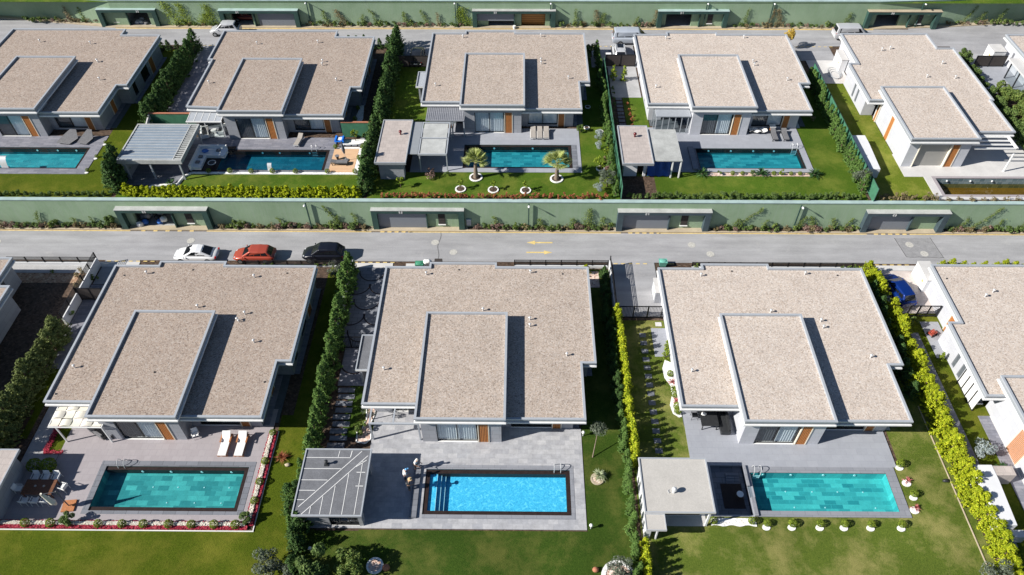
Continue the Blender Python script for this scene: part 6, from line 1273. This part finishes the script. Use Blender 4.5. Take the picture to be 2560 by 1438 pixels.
for x, h, w, wd in ((-53.5, 2.0, .16, 0), (-49.5, 1.2, .2, -.3), (-46.8, 1.4, .12, -.6), (-31.0, 1.0, .2, .2), (-26.2, 1.5, .15, -.6), (-21.0, 1.6, .22, .3), (-19.3, 3.1, .14, -1.0), (-17.9, 2.1, .17, 0), (-2.6, 1.7, .16, -.2), (2.4, 1.4, .18, -.4), (5.6, 1.4, .25, 0), (7.6, 2.9, .26, -.1), (8.9, 1.6, .2, .3), (23.2, 1.5, .2, .6), (24.0, 3.0, .15, .9), (26.8, 1.3, .14, .2), (30.9, 1.9, .16, .1), (32.2, 1.8, .24, -.2), (34.4, 1.6, .2, -.2), (35.8, 1.7, .14, .6), (48.3, 1.7, .2, .4), (49.5, 3.3, .14, 1.1), (52.4, 1.6, .16, .5), (55.0, 2.0, .16, .4)):
    climber(x, 61.28, .12, h, 'thin climber on the lower green wall, the one %.1f metres tall' % h if 0 else 'thin green climber on the lower green wall, '+nth(NC.setdefault(x, len(NC)), 'left'), g1, wd, w=w)
g2 = 'climbers on the upper green wall'
foot(-49.5, -43.4, 99.75, UZ+.1, 'upper green wall', .8); foot(-30.8, -7.2, 99.75, UZ+.1, 'upper green wall', .8); foot(5.6, 18.8, 99.75, UZ+.1, 'upper green wall', .8); foot(30, 48.2, 99.75, UZ+.1, 'upper green wall', .8); foot(60, 76, 100.6, UZ+.1, 'upper green wall', .8); foot(-72, -61, 100.8, UZ+.1, 'upper green wall', 1)
for x, h, w, wd in ((-64.5, 2.4, .2, -.5), (-62.6, 2.2, .2, -.5), (-27.5, 2.3, .2, -.3), (-25.0, 2.4, .3, -.3), (-20.5, 2.5, .15, -.6), (-16.0, 2.2, .22, -.5), (-13.4, 2.4, .17, -.3), (-11.8, 1.9, .14, -.3), (-8.6, 2.2, .16, 0), (-22.6, 1.7, .2, 0), (7.8, 2.6, .14, 0), (10.6, 2.4, .22, .2), (11.5, 2.0, .25, 0), (16.3, 1.5, .14, .5), (18.6, 2.4, .2, .4), (31.8, 2.6, .16, .3), (34.9, 2.6, .14, .2), (36.6, 2.7, .26, -.2), (46.0, 2.2, .2, .3), (63.0, 2.7, .14, .5), (65.5, 1.8, .2, .3), (68.0, 2.4, .2, .4)):
    climber(x, 99.95 if -58 < x < 50 else 100.9, UZ+.12, h, 'straggling climber on the upper green wall, '+nth(ND.setdefault(x, len(ND)), 'left'), g2, wd, RN.choice(['vine leaf', 'dry leaf', 'vine leaf']), w)
for x, s, lab in ((-48.9, 1.0, 'dense bright green climber beside the top left corner garage'), (-47.6, .9, 'low bright green climber bush right of the top left corner garage'), (-43.9, .9, 'dense green climber hanging left of the top left double garage'), (-7.6, .8, 'dense green climber left of the top middle garage portal')):
    climber(x, 99.98, UZ+.12, 3.6*s, lab, None, -.25, 'lime leaf', .5, 900)
climber(-45.9, 99.98, UZ+.1, 1.9, 'spreading green climber bush between the two top left garages', None, .9, 'lime leaf', .4, 500)
row('bigbush', 'hedge_bush', 'dense bush at the far right of the upper hedge', 'bush', (62.3, 81.5), (62.6, 71.0), 9, UZ, 1.05, 'dense bushes at the far right')
plant('autumn', 'autumn_tree', 'small tree with golden foliage at the kerb behind the sago palm villa', 'tree', 36.3, 94.0, UZ, 1.35)
for i in range(7): plant('bigbush', 'far_bush', 'green bush peeping over the upper green wall, '+nth(i, 'left'), 'bush', -35+i*6.5+RN.uniform(-2, 2), 103.6, 7.15, .8, 'bushes above the upper green wall')
row('lime', 'far_bush', 'small lime bush above the upper wall at right', 'bush', (34, 103), (52, 103), 9, 7.15, .9, 'lime bushes above the upper wall')
# topiary balls
def boxball(x, y, z, lab, g, s=1.0, base=True, key='box'):
    e = plant(key, 'topiary_ball', lab, 'topiary', x, y+(.06 if base else 0), z, s*1.12, g)
    if base: b = MB(); b.disc((-.08, -.2, -.02), .33*s, 16, .05, .27*s); o = b.build('pebble_ring', 'white pebbles', None); tag(o, 'white pebble patch under '+lab, 'pebbles', None); o.location = (x, y, z); o['group'] = 'pebble patches under the topiary balls'; o['label'] = 'white pebble patch under the '+lab.replace('yellow green ', '').replace('tiny ', '')
gC = 'topiary balls round the turquoise pool'
for x, lab in ((19.7, 'second'), (21.7, 'third'), (23.9, 'fourth'), (25.8, 'fifth'), (27.9, 'sixth'), (30.3, 'seventh')): boxball(x, 26.65, .0, 'yellow green topiary ball below turquoise pool, %s from left' % lab, gC, .95)
for y, lab in ((32.0, 'farthest'), (29.3, 'nearer')): boxball(31.95+(.25 if y < 30 else .05), y, 0, 'topiary ball right of the turquoise pool, the %s one' % lab, gC, .95)
for x, lab in ((15.5, 'left'), (18.5, 'right')): boxball(x, 26.85, .06, 'topiary ball at the %s end of the white bed below the sunken pit' % lab, gC, .9, False)
b = MB(); n = 16; b.poly([(15.3+3.6*i/n, 26.55+.06*math.sin(i*1.1), .045) for i in range(n+1)]+[(18.9, 27.2, .045), (15.3, 27.2, .045)]); tag(b.build('pebble_bed', 'white pebbles'), 'wavy white pebble bed below the sunken pit of the turquoise pool', 'flower bed')
def spiky(x, y, z, lab, lm, h=.6, n=26, g=None, spread=.8, wid=.03, trunk=0, name='spiky_plant', cat='plant', droop=.3, fan=False):
    rr = random.Random(int(x*13+y*7)); t = thing(name, lab, cat, (x, y, z), g); b = MB()
    for i in range(n):
        a = rr.uniform(0, 6.28); el = rr.uniform(.15, 1.3); L = h*rr.uniform(.75, 1.15); d = Vector((math.cos(a)*math.cos(el)*spread, math.sin(a)*math.cos(el)*spread, math.sin(el))).normalized(); sd = Vector((-math.sin(a), math.cos(a), 0))*wid
        p0 = Vector((0, 0, trunk)); p1 = p0+d*L*.55; p2 = p0+d*L+Vector((0, 0, -droop*L))
        if fan:
            c = p0+d*L*.42
            for k in range(9): an = (k-4)*.17; dd = (d*math.cos(an)+Vector((-math.sin(a), math.cos(a), 0))*math.sin(an)); e1 = c+dd*L*.62+Vector((0, 0, -droop*L*.5)); m0 = c+dd*L*.3; s2 = dd.cross(Vector((0, 0, 1))).normalized()*wid; b.add([c, m0-s2, e1, m0+s2], [(0, 1, 2, 3)])
            b.add([p0-sd*.3, c-sd*.3, c+sd*.3, p0+sd*.3], [(0, 1, 2, 3)])
        else: b.add([p0-sd, p1-sd, p2, p1+sd, p0+sd], [(0, 1, 3, 4), (1, 2, 3)])
    b.build('fronds', lm, t, True)
    if trunk: q = MB(); q.tube((0, 0, 0), (0, 0, trunk+.08), .2*trunk**.5*.9+.04, .13, n=10); q.build('trunk', 'palm bark', t, True)
    return t
def ring(x, y, z, r_, lab, inner='dark mulch', g=None, rim='white pebbles'):
    t = thing('planting_ring', lab, 'planter', (x, y, z), g); b = MB(); n = 24
    v = []; 
    for i in range(n): a = 2*PI*i/n; v += [(r_*math.cos(a), r_*math.sin(a), .0), (r_*math.cos(a), r_*math.sin(a), .09), (r_*.74*math.cos(a), r_*.74*math.sin(a), .09)]
    f = []
    for i in range(n): j = (i+1) % n; f += [(3*i, 3*j, 3*j+1, 3*i+1), (3*i+1, 3*j+1, 3*j+2, 3*i+2)]
    b.add(v, f); b.build('rim', rim, t, True); q = MB(); q.disc((0, 0, .05), r_*.75, 20); q.build('soil', inner, t, True)
for k, (x, y) in enumerate(((32.1, 30.6), (31.9, 28.2))): 
    spiky(x+.05, y, 0, 'red spiky plant right of the turquoise pool, %s of the pair' % ('farther', 'nearer')[k], 'red spike leaf', .55, 30, 'red spiky plants')
    b = MB(); b.disc((x-.08, y-.2, -.02), .36, 16, .05, .32); tag(b.build('pebble_ring', 'white pebbles'), 'white pebble patch under the %s red spiky plant' % ('farther', 'nearer')[k], 'pebbles')
# white bed along the west wall of villa C
b = MB(); pts = [(14.45, 42.6), (13.75, 43.0), (13.4, 42.0), (13.45, 40.9), (13.9, 40.0), (13.85, 38.9), (13.55, 37.9), (13.7, 37.0), (14.2, 36.6), (14.45, 36.7)]; b.poly([(x, y, .03) for x, y in pts][::-1]); tag(b.build('pebble_bed', 'white pebbles'), 'long wavy white pebble bed along the left wall of the turquoise pool villa', 'flower bed')
plant('wspire', 'conifer', 'green pointed bush at the top of the long white pebble bed', 'shrub', 13.9, 43.3, 0, .75); plant('wspire', 'conifer', 'second green pointed bush behind the long white pebble bed', 'shrub', 14.2, 44.4, 0, .7)
for x, y, lab in ((14.0, 41.2, 'uppermost'), (14.1, 38.9, 'middle'), (14.1, 37.6, 'lowest')): boxball(x, y, .03, 'round green bush in the long white bed, the %s one' % lab, 'round bushes in the long white bed', 1.0, False)
boxball(14.1, 37.1, .03, 'green bush at the very bottom of the long white bed', 'round bushes in the long white bed', .9, False)
spiky(14.1, 40.4, .03, 'red spiky plant at the upper part of the long white bed', 'red spike leaf', .55, 26); spiky(14.15, 38.3, .03, 'red spiky plant at the lower part of the long white bed', 'red spike leaf', .5, 26); spiky(14.15, 39.7, .03, 'lime spiky plant in the middle of the long white bed', 'lime leaf', .5, 30)
# villa A flower border
def flowers(nm, lab, rects, lm, n, z=.05, s=.05):
    rr = random.Random(len(lab)); ar = [(x1-x0)*(y1-y0) for x0, x1, y0, y1 in rects]
    def f():
        x0, x1, y0, y1 = rr.choices(rects, ar)[0]; return (rr.uniform(x0, x1), rr.uniform(y0, y1), z+rr.uniform(0, .2)), (0, 0, 1)
    o = leaves(n, f, s, s*.8, rr, up=1.0, tilt=.35).build(nm, lm); tag(o, lab, 'flowers'); o['kind'] = 'stuff'
flowers('red_flowers', 'band of crimson flowers along the border of the lower left garden', [(-42.5, -21.4, 25.85, 26.12), (-21.25, -20.98, 26.2, 34.8), (-42.5, -21.7, 26.33, 26.45), (-21.65, -21.53, 26.5, 34.7)], 'red flower', 10000, s=.085)
flowers('white_flowers', 'band of cream white flowers inside the border of the lower left garden', [(-42.5, -21.6, 26.12, 26.34), (-21.53, -21.25, 26.4, 34.7)], 'white flower', 11000, z=.14, s=.085)
tag(flat('flower_bed', 'dark mulch', [(-42.5, -20.95, 25.8, 26.46), (-21.68, -20.95, 26.4, 34.9)], .045, (), .06), 'soil strip of the flower border round the lower left terrace', 'flower bed')
b = MB(); b.box(-42.5, -20.85, 25.72, 25.79, -.02, .06); b.box(-20.94, -20.87, 25.8, 34.9, -.02, .06); tag(b.build('edging', 'white paint'), 'white edging strip in front of the red and white flower border', 'edging')
for i, x in enumerate((-41.4, -39.0, -37.0, -33.2, -31.3, -29.6, -27.6, -25.8, -24.0, -22.3)): boxball(x, 26.15, .05, 'dark green box ball in the red white border, '+nth(i, 'left'), 'box balls in the flower border', 1.05, False)
for i, y in enumerate((28.2, 29.9, 31.8, 34.6)): boxball(-21.3, y, .05, 'dark box ball at the right side of the flower border, '+nth(i, 'bottom'), 'box balls in the flower border', .9, False)
plant('bigbush', 'conifer_bush', 'irregular dark green bush standing in the flower border near the wooden umbrella base', 'shrub', -35.5, 26.4, .03, .68); plant('bigbush', 'conifer_bush', 'dark bush at the corner of the flower border beside the teal pool', 'shrub', -21.6, 26.6, .03, .6)
spiky(-20.0, 32.3, 0, 'small reddish shrub in the lawn right of the flower border', 'rust leaf', .8, 90, None, .9, .02); b = MB(); b.ell((-19.4, 31.6, .1), .25, .18, .15, 8, 6, .2); tag(b.build('garden_rock', 'sand kerb'), 'pale rock beside the small reddish shrub', 'rock')
# sail pergola side: bed, path
tag(flat('flower_bed', 'dark mulch', [(-42.6, -42.2, 32.5, 38.5), (-44, -42.3, 32.3, 32.7)], .04, (), .05), 'dark edging bed left of the speckled stone path at lower left', 'flower bed'); S('path', 'concrete', [(-42.1, -40.6, 31.6, 39.5), (-40.6, -39.2, 31.4, 32.6)], .02)
flowers('red_flowers', 'crimson flower patch round the small lawn beside the sail pergola', [(-40.6, -40.1, 32.6, 35.3), (-40.5, -38.9, 32.45, 32.8)], 'red flower', 900)
for x, s_ in ((-40.4, 'left'), (-39.2, 'right')): plant('box', 'round_bush', 'dark round bush above the shaded dining terrace, %s one' % s_, 'shrub', x, 31.1, .03, 1.9, 'dark bushes above the dining terrace')
# B garden
t = thing('pebble_bed', 'pink pebble bed with white stone edging beside the steel pergola', 'flower bed', (-13.4, 35.5, 0)); b = MB(); pts = [(-13.95, 33.9), (-13.2, 33.75), (-12.75, 34.2), (-12.85, 34.9), (-13.05, 35.6), (-12.75, 36.6), (-12.7, 38.9), (-13.0, 38.9), (-13.6, 37.6), (-13.4, 36.2), (-13.6, 35.4), (-14.05, 34.9)]; b.prism(pts, 0, .04); b.build('pebbles', 'pink pebbles', t)
b = MB()
for (ax, ay), (bx, by) in zip(pts, pts[1:]+pts[:1]): b.tube((ax, ay, .04), (bx, by, .04), .07, n=5)
b.build('stone_edging', 'white pebbles', t)
plant('vineshrub', 'small_tree', 'small tree with loose olive foliage in the pink pebble bed', 'tree', -13.7, 34.9, 0, 1.7); 
t = thing('small_tree', 'shaded feathery small tree beside the steel pergola casting a spiky shadow', 'tree', (-12.9, 36.2, 0)); b = MB(); b.tube((0, 0, 0), (.1, 0, 1.3), .05); b.build('trunk', 'bark', t, True); rr = random.Random(5); leaves(350, ball_s(.75, .7, .6, 1.6, rr, 5), .12, .02, rr).build('crown', 'olive leaf', t, True)
t = thing('leaning_tree', 'thin leaning tree with pale star shaped crown beside the lower centre villa', 'tree', (6.3, 32.6, 0)); b = MB(); b.tube((0, 0, 0), (.35, 1.2, 1.9), .05, .03); b.build('trunk', 'palm bark', t, True); rr = random.Random(6); q = leaves(600, ball_s(.75, .75, .4, 0, rr, 0, .4), .12, .035, rr); q.v = [(x+.45, y+1.45, z+2.1) for x, y, z in [(a, c, d if d > .02 else -d*3) for a, c, d in q.v]]; q.build('crown', 'olive leaf', t, True)
ring(6.55, 30.55, 0, .55, 'pink pebble ring under the pale yucca in the lower centre lawn', 'pink pebbles', None, 'sand kerb'); spiky(6.75, 30.75, .05, 'pale green yucca in the pebble ring on the lower centre lawn', 'pale yucca leaf', .75, 90, None, 1.0, .03, .15)
ring(7.6, 22.4, 0, 1.3, 'large round pink pebble bed with stone rim at the bottom centre', 'pink pebbles'); plant('olive', 'olive_tree', 'round grey green olive shrub in the large pebble bed at the bottom centre', 'tree', 7.75, 22.5, 0, 1.05)
b = MB(); b.ell((5.9, 22.9, .15), .25, .22, .22, 10, 7); tag(b.build('clay_ball', 'terracotta'), 'clay coloured ball lamp on the lawn left of the large pebble bed', 'garden lamp'); b = MB(); b.ell((-10.0, 22.9, .2), .3, .28, .28, 10, 7); tag(b.build('clay_ball', 'terracotta'), 'clay coloured ball lamp beside the dark shrubs at the bottom', 'garden lamp')
plant('bigvine', 'shrub', 'bright green rounded shrub at the bottom edge left of centre', 'shrub', -12.6, 22.7, 0, 1.05); ring(-10.9, 23.1, 0, .65, 'small curved pebble ring beside the bright shrub at the bottom edge', 'pink pebbles')
for x, y, s_ in ((-18.9, 22.6, 'left'), (-17.6, 21.8, 'right')): plant('olive', 'olive_tree', 'grey leaved olive tree at the bottom left of centre, %s one' % s_, 'tree', x, y, 0, 1.15, 'olive trees at the bottom')
plant('olive', 'olive_tree', 'grey leaved olive tree lowest at the bottom left of centre', 'tree', -18.4, 20.6, 0, 1.1)
plant('bigbush', 'shrub', 'full dark tree in the middle of the bottom left planting', 'tree', -15.4, 22.6, 0, 1.5)
plant('bigbush', 'shrub', 'dark tree just left of the bright shrub at the bottom edge', 'tree', -14.6, 21.2, 0, 1.4)
row('darkcon', 'conifer', 'dark conifer below the seamed cabana', 'tree', (-17.9, 29.8), (-16.4, 20.6), 10, 0, .78, 'dark conifers below the seamed cabana', jx=.3)
row('conifer', 'conifer', 'light conifer left of the seamed cabana', 'tree', (-18.0, 31.8), (-17.9, 26.0), 6, 0, .55, 'light conifers left of the seamed cabana', jx=.1)
# A corner by road
plant('olive', 'olive_tree', 'grey green olive bush at the back corner of the lower left villa', 'tree', -19.0, 53.6, 0, 1.0); plant('olive', 'olive_tree', 'second grey green olive bush beside the black people carrier', 'tree', -18.4, 52.6, 0, .85)
row('vineshrub', 'weed', 'straggly weed behind the railing near the red car', 'plant', (-28.5, 55.0), (-19, 55.0), 9, 0, .55, 'weeds behind the railing')
plant('yhedge', 'golden_conifer', 'small golden conifer at the back right corner of the lower centre villa', 'bush', 6.9, 54.3, 0, .95); S('path', 'pink pebbles', [(6.7, 8.3, 52.3, 54.6)], .01); row('vineshrub', 'shrub', 'loose green shrub beside the white edging wall', 'shrub', (9.0, 54.5), (9.0, 50.5), 5, 0, .85, 'shrubs at the white edging wall')
plant('vineshrub', 'shrub', 'small green shrub at the kerb behind the turquoise pool villa', 'shrub', 18.6, 55.2, 0, .8); row('vineshrub', 'shrub', 'green shrub at the kerb corner near the golden conifer', 'shrub', (33.5, 55.2), (35.6, 55.0), 3, 0, .7, 'kerb shrubs near the golden conifer')
plant('vineshrub', 'shrub', 'dark leafy shrub below the gate of the blue car driveway', 'shrub', 38.6, 47.6, 0, 1.2); plant('wspire', 'shrub', 'yellow green narrow shrub by the pale wall at lower right', 'shrub', 39.6, 43.2, 0, .6)
plant('vineshrub', 'climbing_plant', 'green climber on the white plot wall at lower left', 'climber', -44.2, 53.0, 0, .9); plant('shrub', 'wreath_bush', 'dark round bush hanging on the white plot wall', 'shrub', -43.9, 47.8, .5, .8); plant('dryshrub', 'weed', 'dry weeds in the sunlit strip of bare soil', 'plant', -45.9, 53.6, 0, 1.3); plant('vineshrub', 'weed', 'small green weed in the sunlit strip of bare soil', 'plant', -49.0, 54.0, 0, .6); plant('dryshrub', 'weed', 'tall dry weed against the plot wall in the bare soil', 'plant', -45.2, 52.0, 0, 1.5)
S('soil', 'dry straw', [(-52, -44.7, 53.0, 54.2)], -.04) if 0 else None
gravel('dry straw', (.2, .12, .07), (.36, .23, .15), (.5, .4, .28), 6); S('soil', 'dry straw', [(-53, -44.8, 52.6, 54.0)], -.045)
# D garden
plant('silver', 'silver_bush', 'silver blue loose bush beside the grey path at lower right', 'tree', 39.0, 33.0, 0, 1.15); spiky(40.3, 31.6, 0, 'dark green sago palm beside the white globe lamps', 'sago leaf', .95, 60, None, 1.0, .05, .1)
plant('olive', 'olive_tree', 'pale grey olive tree at the bottom right corner', 'tree', 35.2, 22.3, 0, 1.25, 'olive trees at the bottom right'); plant('olive', 'olive_tree', 'lower grey olive tree at the bottom right corner', 'tree', 35.6, 20.4, 0, 1.2); ring(33.3, 21.6, 0, 1.1, 'round white pebble bed at the bottom right corner', 'white pebbles')
b = MB(); b.ell((35.3, 30.6, .12), .3, .16, .14, 9, 6, .2); tag(b.build('dark_stone', 'dark frame'), 'dark speaker shaped rock at the edge of the golden hedge', 'rock'); b = MB(); b.box(35.68, 35.75, 18, 38, -.02, .06); tag(b.build('edging', 'sand kerb'), 'thin sandy edging strip along the golden hedge', 'edging')
# ---- upper gardens
# 3: palms
for x, y, lab in ((-4.9, 65.65, 'left fan palm in front of the teal pool of the upper row'), (4.1, 65.45, 'right fan palm in front of the teal pool of the upper row')):
    ring(x, y, UZ, .75, 'white ring round the '+lab[:lab.index(' in')]+' trunk', g='white planting rings'); spiky(x, y, UZ, lab, 'palm leaf', 1.65, 50, 'fan palms', 1.0, .05, 2.1, 'fan_palm', 'palm', .2, True)
for x, y, lab in ((-6.5, 63.6, 'left'), (-2.9, 63.5, 'middle'), (.65, 63.4, 'right')):
    ring(x, y, UZ, .6, 'white planting ring on the lawn near the wall, the %s of three' % lab, g='white planting rings'); plant('small', 'small_tree', 'little round green tree in a white ring, the %s of three' % lab, 'tree', x, y, UZ, .95, 'little trees in white rings')
e = plant('small', 'small_tree', 'yellow green lollipop tree in front of the red cowl pool house', 'tree', -13.1, 63.9, UZ, 1.35); plant('pinkshrub', 'shrub', 'brown pink shrub in the shade of the grey awnings', 'shrub', -9.9, 65.8, UZ, 1.5); plant('shrub', 'shrub', 'small dark shrub right of the brown pink one', 'shrub', -8.2, 65.9, UZ, .9)
for x, y, k, s, lab in ((9.2, 72.8, 'silver', .95, 'silver spruce like bush at the top of the planted border'), (9.1, 71.0, 'silver', .7, 'pale silver bush below the first in the planted border'), (9.8, 70.2, 'lime', 1.2, 'yellow orange shrub in the planted border'), (8.9, 68.2, 'lime', 1.1, 'lime agave like shrub in the planted border'), (10.0, 68.6, 'dryshrub', 1.2, 'golden shrub against the mesh fence'), (10.0, 66.6, 'pinkshrub', 1.3, 'reddish green shrub low in the planted border'), (9.6, 64.2, 'olive', .95, 'grey olive tree near the wall end of the mesh fence'), (8.6, 63.2, 'silver', .75, 'silver rosette bush left of the grey olive'), (10.4, 62.6, 'conifer', .5, 'bright green conifer tuft at the wall end of the fence'), (7.2, 74.3, 'bigbush', .55, 'round green bush by the terrace corner of the two palm villa')):
    plant(k, 'border_shrub', lab, 'shrub', x, y, UZ, s)
spiky(9.2, 67.6, UZ, 'small fan palm in a white ring in the planted border', 'lime leaf', .8, 40, None, 1, .04, .15); ring(9.1, 67.3, UZ, .5, 'white ring in the planted border beside the mesh fence')
for x, y, s_ in ((8.4, 79.6, 'farthest'), (8.0, 75.2, 'middle'), (9.6, 74.4, 'nearest')): ring(x, y, UZ, .35, 'small white ring in the shade right of the two palm villa, '+s_, g='small white rings in the shade')
plant('bigbush', 'corner_bush', 'leafy green bush at the back corner of the two palm villa', 'bush', 8.7, 90.6, UZ, 1.05); plant('bigvine', 'corner_bush', 'second leafy bush behind the two palm villa', 'bush', 9.6, 91.6, UZ, .9)
for x, y in ((12.0, 85.6), (13.4, 85.8)): plant('wspire', 'young_conifer', 'young yellow green conifer below the dark gate, %s one' % ('left' if x < 13 else 'right'), 'tree', x, y, UZ, 1.05, 'young conifers below the dark gate')
row('rust', 'red_shrub', 'small red shrub along the dark stepping stone path', 'bush', (13.4, 80.5), (13.5, 73.5), 6, UZ, .9, 'red shrubs by the stepping stones'); row('shrub', 'shrub', 'small green shrub between mesh fence and stepping stones', 'shrub', (11.6, 84), (11.7, 73.0), 10, UZ, .6, 'shrubs inside the mesh fence')
# 4
for x, lab in ((20.4, 'left'), (27.0, 'middle'), (32.9, 'right')): spiky(x, 66.3, UZ, 'dark green sago palm below the turquoise upper pool, the %s of three' % lab, 'sago leaf', 1.05, 60, 'sago palms below the upper pool', 1.0, .05, .1)
tag(flat('flower_bed', 'pink pebbles', [(20.8, 32.4, 66.1, 66.65)], UZ+.02, (), .05), 'pinkish gravel bed with shrubs below the turquoise upper pool', 'flower bed')
for i, x in enumerate((22.3, 23.8, 24.9, 26.0, 28.4, 29.3, 30.3, 31.3)): plant(RN.choice(['box', 'lime', 'shrub', 'box']), 'border_shrub', 'small shrub in the pinkish bed below the upper pool, '+nth(i, 'left'), 'shrub', x, 66.35, UZ, .8, 'shrubs in the pinkish bed')
plant('olive', 'olive_tree', 'grey olive bush near the wall end of the second mesh fence', 'tree', 37.2, 64.2, UZ, 1.15); plant('dryshrub', 'shrub', 'small yellowish bush in the shade of the sago palm villa', 'shrub', 35.4, 77.0, UZ, 1.0)
spiky(35.7, 92.0, UZ, 'grey green spiky yucca clump at the back corner of the sago palm villa', 'olive leaf', 1.5, 120, None, 1, .035, .7); spiky(36.2, 90.4, UZ, 'dark yucca clump below the grey green one', 'bush leaf', 1.4, 90, None, 1, .035, .5)
# 2
plant('small', 'topiary_spiral', 'green spiral topiary in front of the terracotta capped screen', 'topiary', -18.8-.6, 72.4, UZ, 1.2)
for k in range(4): b = MB()
b = MB(); b.prism([(-20.9, 71.6), (-19.0, 71.7), (-17.6, 72.4), (-17.9, 72.8), (-19.6, 72.6), (-20.9, 72.6)], UZ, UZ+.06); tag(b.build('pebble_bed', 'white pebbles'), 'white pebble bed under the green spiral topiary', 'flower bed')
b = MB(); b.prism([(-17.2, 71.4), (-16.7, 71.0), (-16.5, 72.3), (-16.9, 72.5)], UZ, UZ+.06); tag(b.build('pebble_bed', 'white pebbles'), 'small white pebble patch left of the red cowl pool house', 'flower bed')
for x, y, s, k in ((-19.8, 73.0, .9, 'shrub'), (-18.4, 73.0, .8, 'vineshrub'), (-17.3, 73.0, 1.0, 'dryshrub'), (-18.0, 72.6, .7, 'shrub')): plant(k, 'border_shrub', 'shaded shrub by the screen behind the deck, the '+{-19.8: 'leftmost', -18.4: 'second', -17.3: 'rightmost', -18.0: 'nearest'}[x], 'shrub', x, y, UZ, s, 'shrubs by the green screen')
for x, y, s, k in ((-43.0, 74.0, 1.2, 'shrub'), (-42.0, 73.7, 1.1, 'vineshrub'), (-40.9, 73.9, 1.3, 'pinkshrub'), (-39.9, 73.7, 1.2, 'dryshrub'), (-41.5, 74.4, 1.3, 'shrub')): plant(k, 'border_shrub', 'shaded shrub before the left green screen, the one at '+{-43.0: 'far left', -42.0: 'left', -40.9: 'centre', -39.9: 'far right', -41.5: 'the back'}[x], 'shrub', x, y, UZ, s, 'shrubs by the left green screen')
gD = 'topiary balls round the wooden deck'
for i, x in enumerate((-35.0, -32.6, -30.2, -27.8, -25.2, -21.6)): boxball(x, 66.3, UZ+.05, 'topiary ball below the dark blue pool, '+nth(i, 'left'), gD, .85, False)
for x, y, lab in ((-18.5, 66.3, 'near right'), (-18.4, 68.8, 'middle right'), (-18.3, 70.95, 'far right'), (-21.5, 70.95, 'far left')): boxball(x, y, UZ+.05, 'topiary ball at the %s of the wooden deck' % lab, gD, .85, False)
spiky(-38.6, 64.2, UZ, 'dark sago palm on the white pebbles below the louvred pergola', 'sago leaf', .8, 50, None, 1, .045, .1)
for y, lab in ((71.7, 'farthest'), (69.0, 'middle'), (66.4, 'nearest')): boxball(-48.8, y, UZ, 'tiny topiary ball beside the top left terrace, the %s' % lab, 'tiny balls by the top left terrace', .6)
# shaded beds between 2 and 3
b = MB(); pts = [(-20.3, 82.5), (-19.7, 82.9), (-19.5, 80), (-19.2, 77), (-19.4, 75.0), (-20.4, 74.0), (-20.9, 74.4), (-20.3, 76), (-20.0, 79)]; b.poly([(x, y, UZ+.01) for x, y in pts][::-1]); tag(b.build('pebble_bed', 'white pebbles'), 'shaded wavy pale pebble bed at the right wall of the second upper villa', 'flower bed')
for y in (82, 79, 76.6, 75): boxball(-20.1, y, UZ, 'shaded ball bush in the wavy bed, the one at %g' % y if 0 else 'shaded ball bush in the wavy bed, %s' % {82: 'farthest', 79: 'second', 76.6: 'third', 75: 'nearest'}[y], 'shaded ball bushes', .8, False)
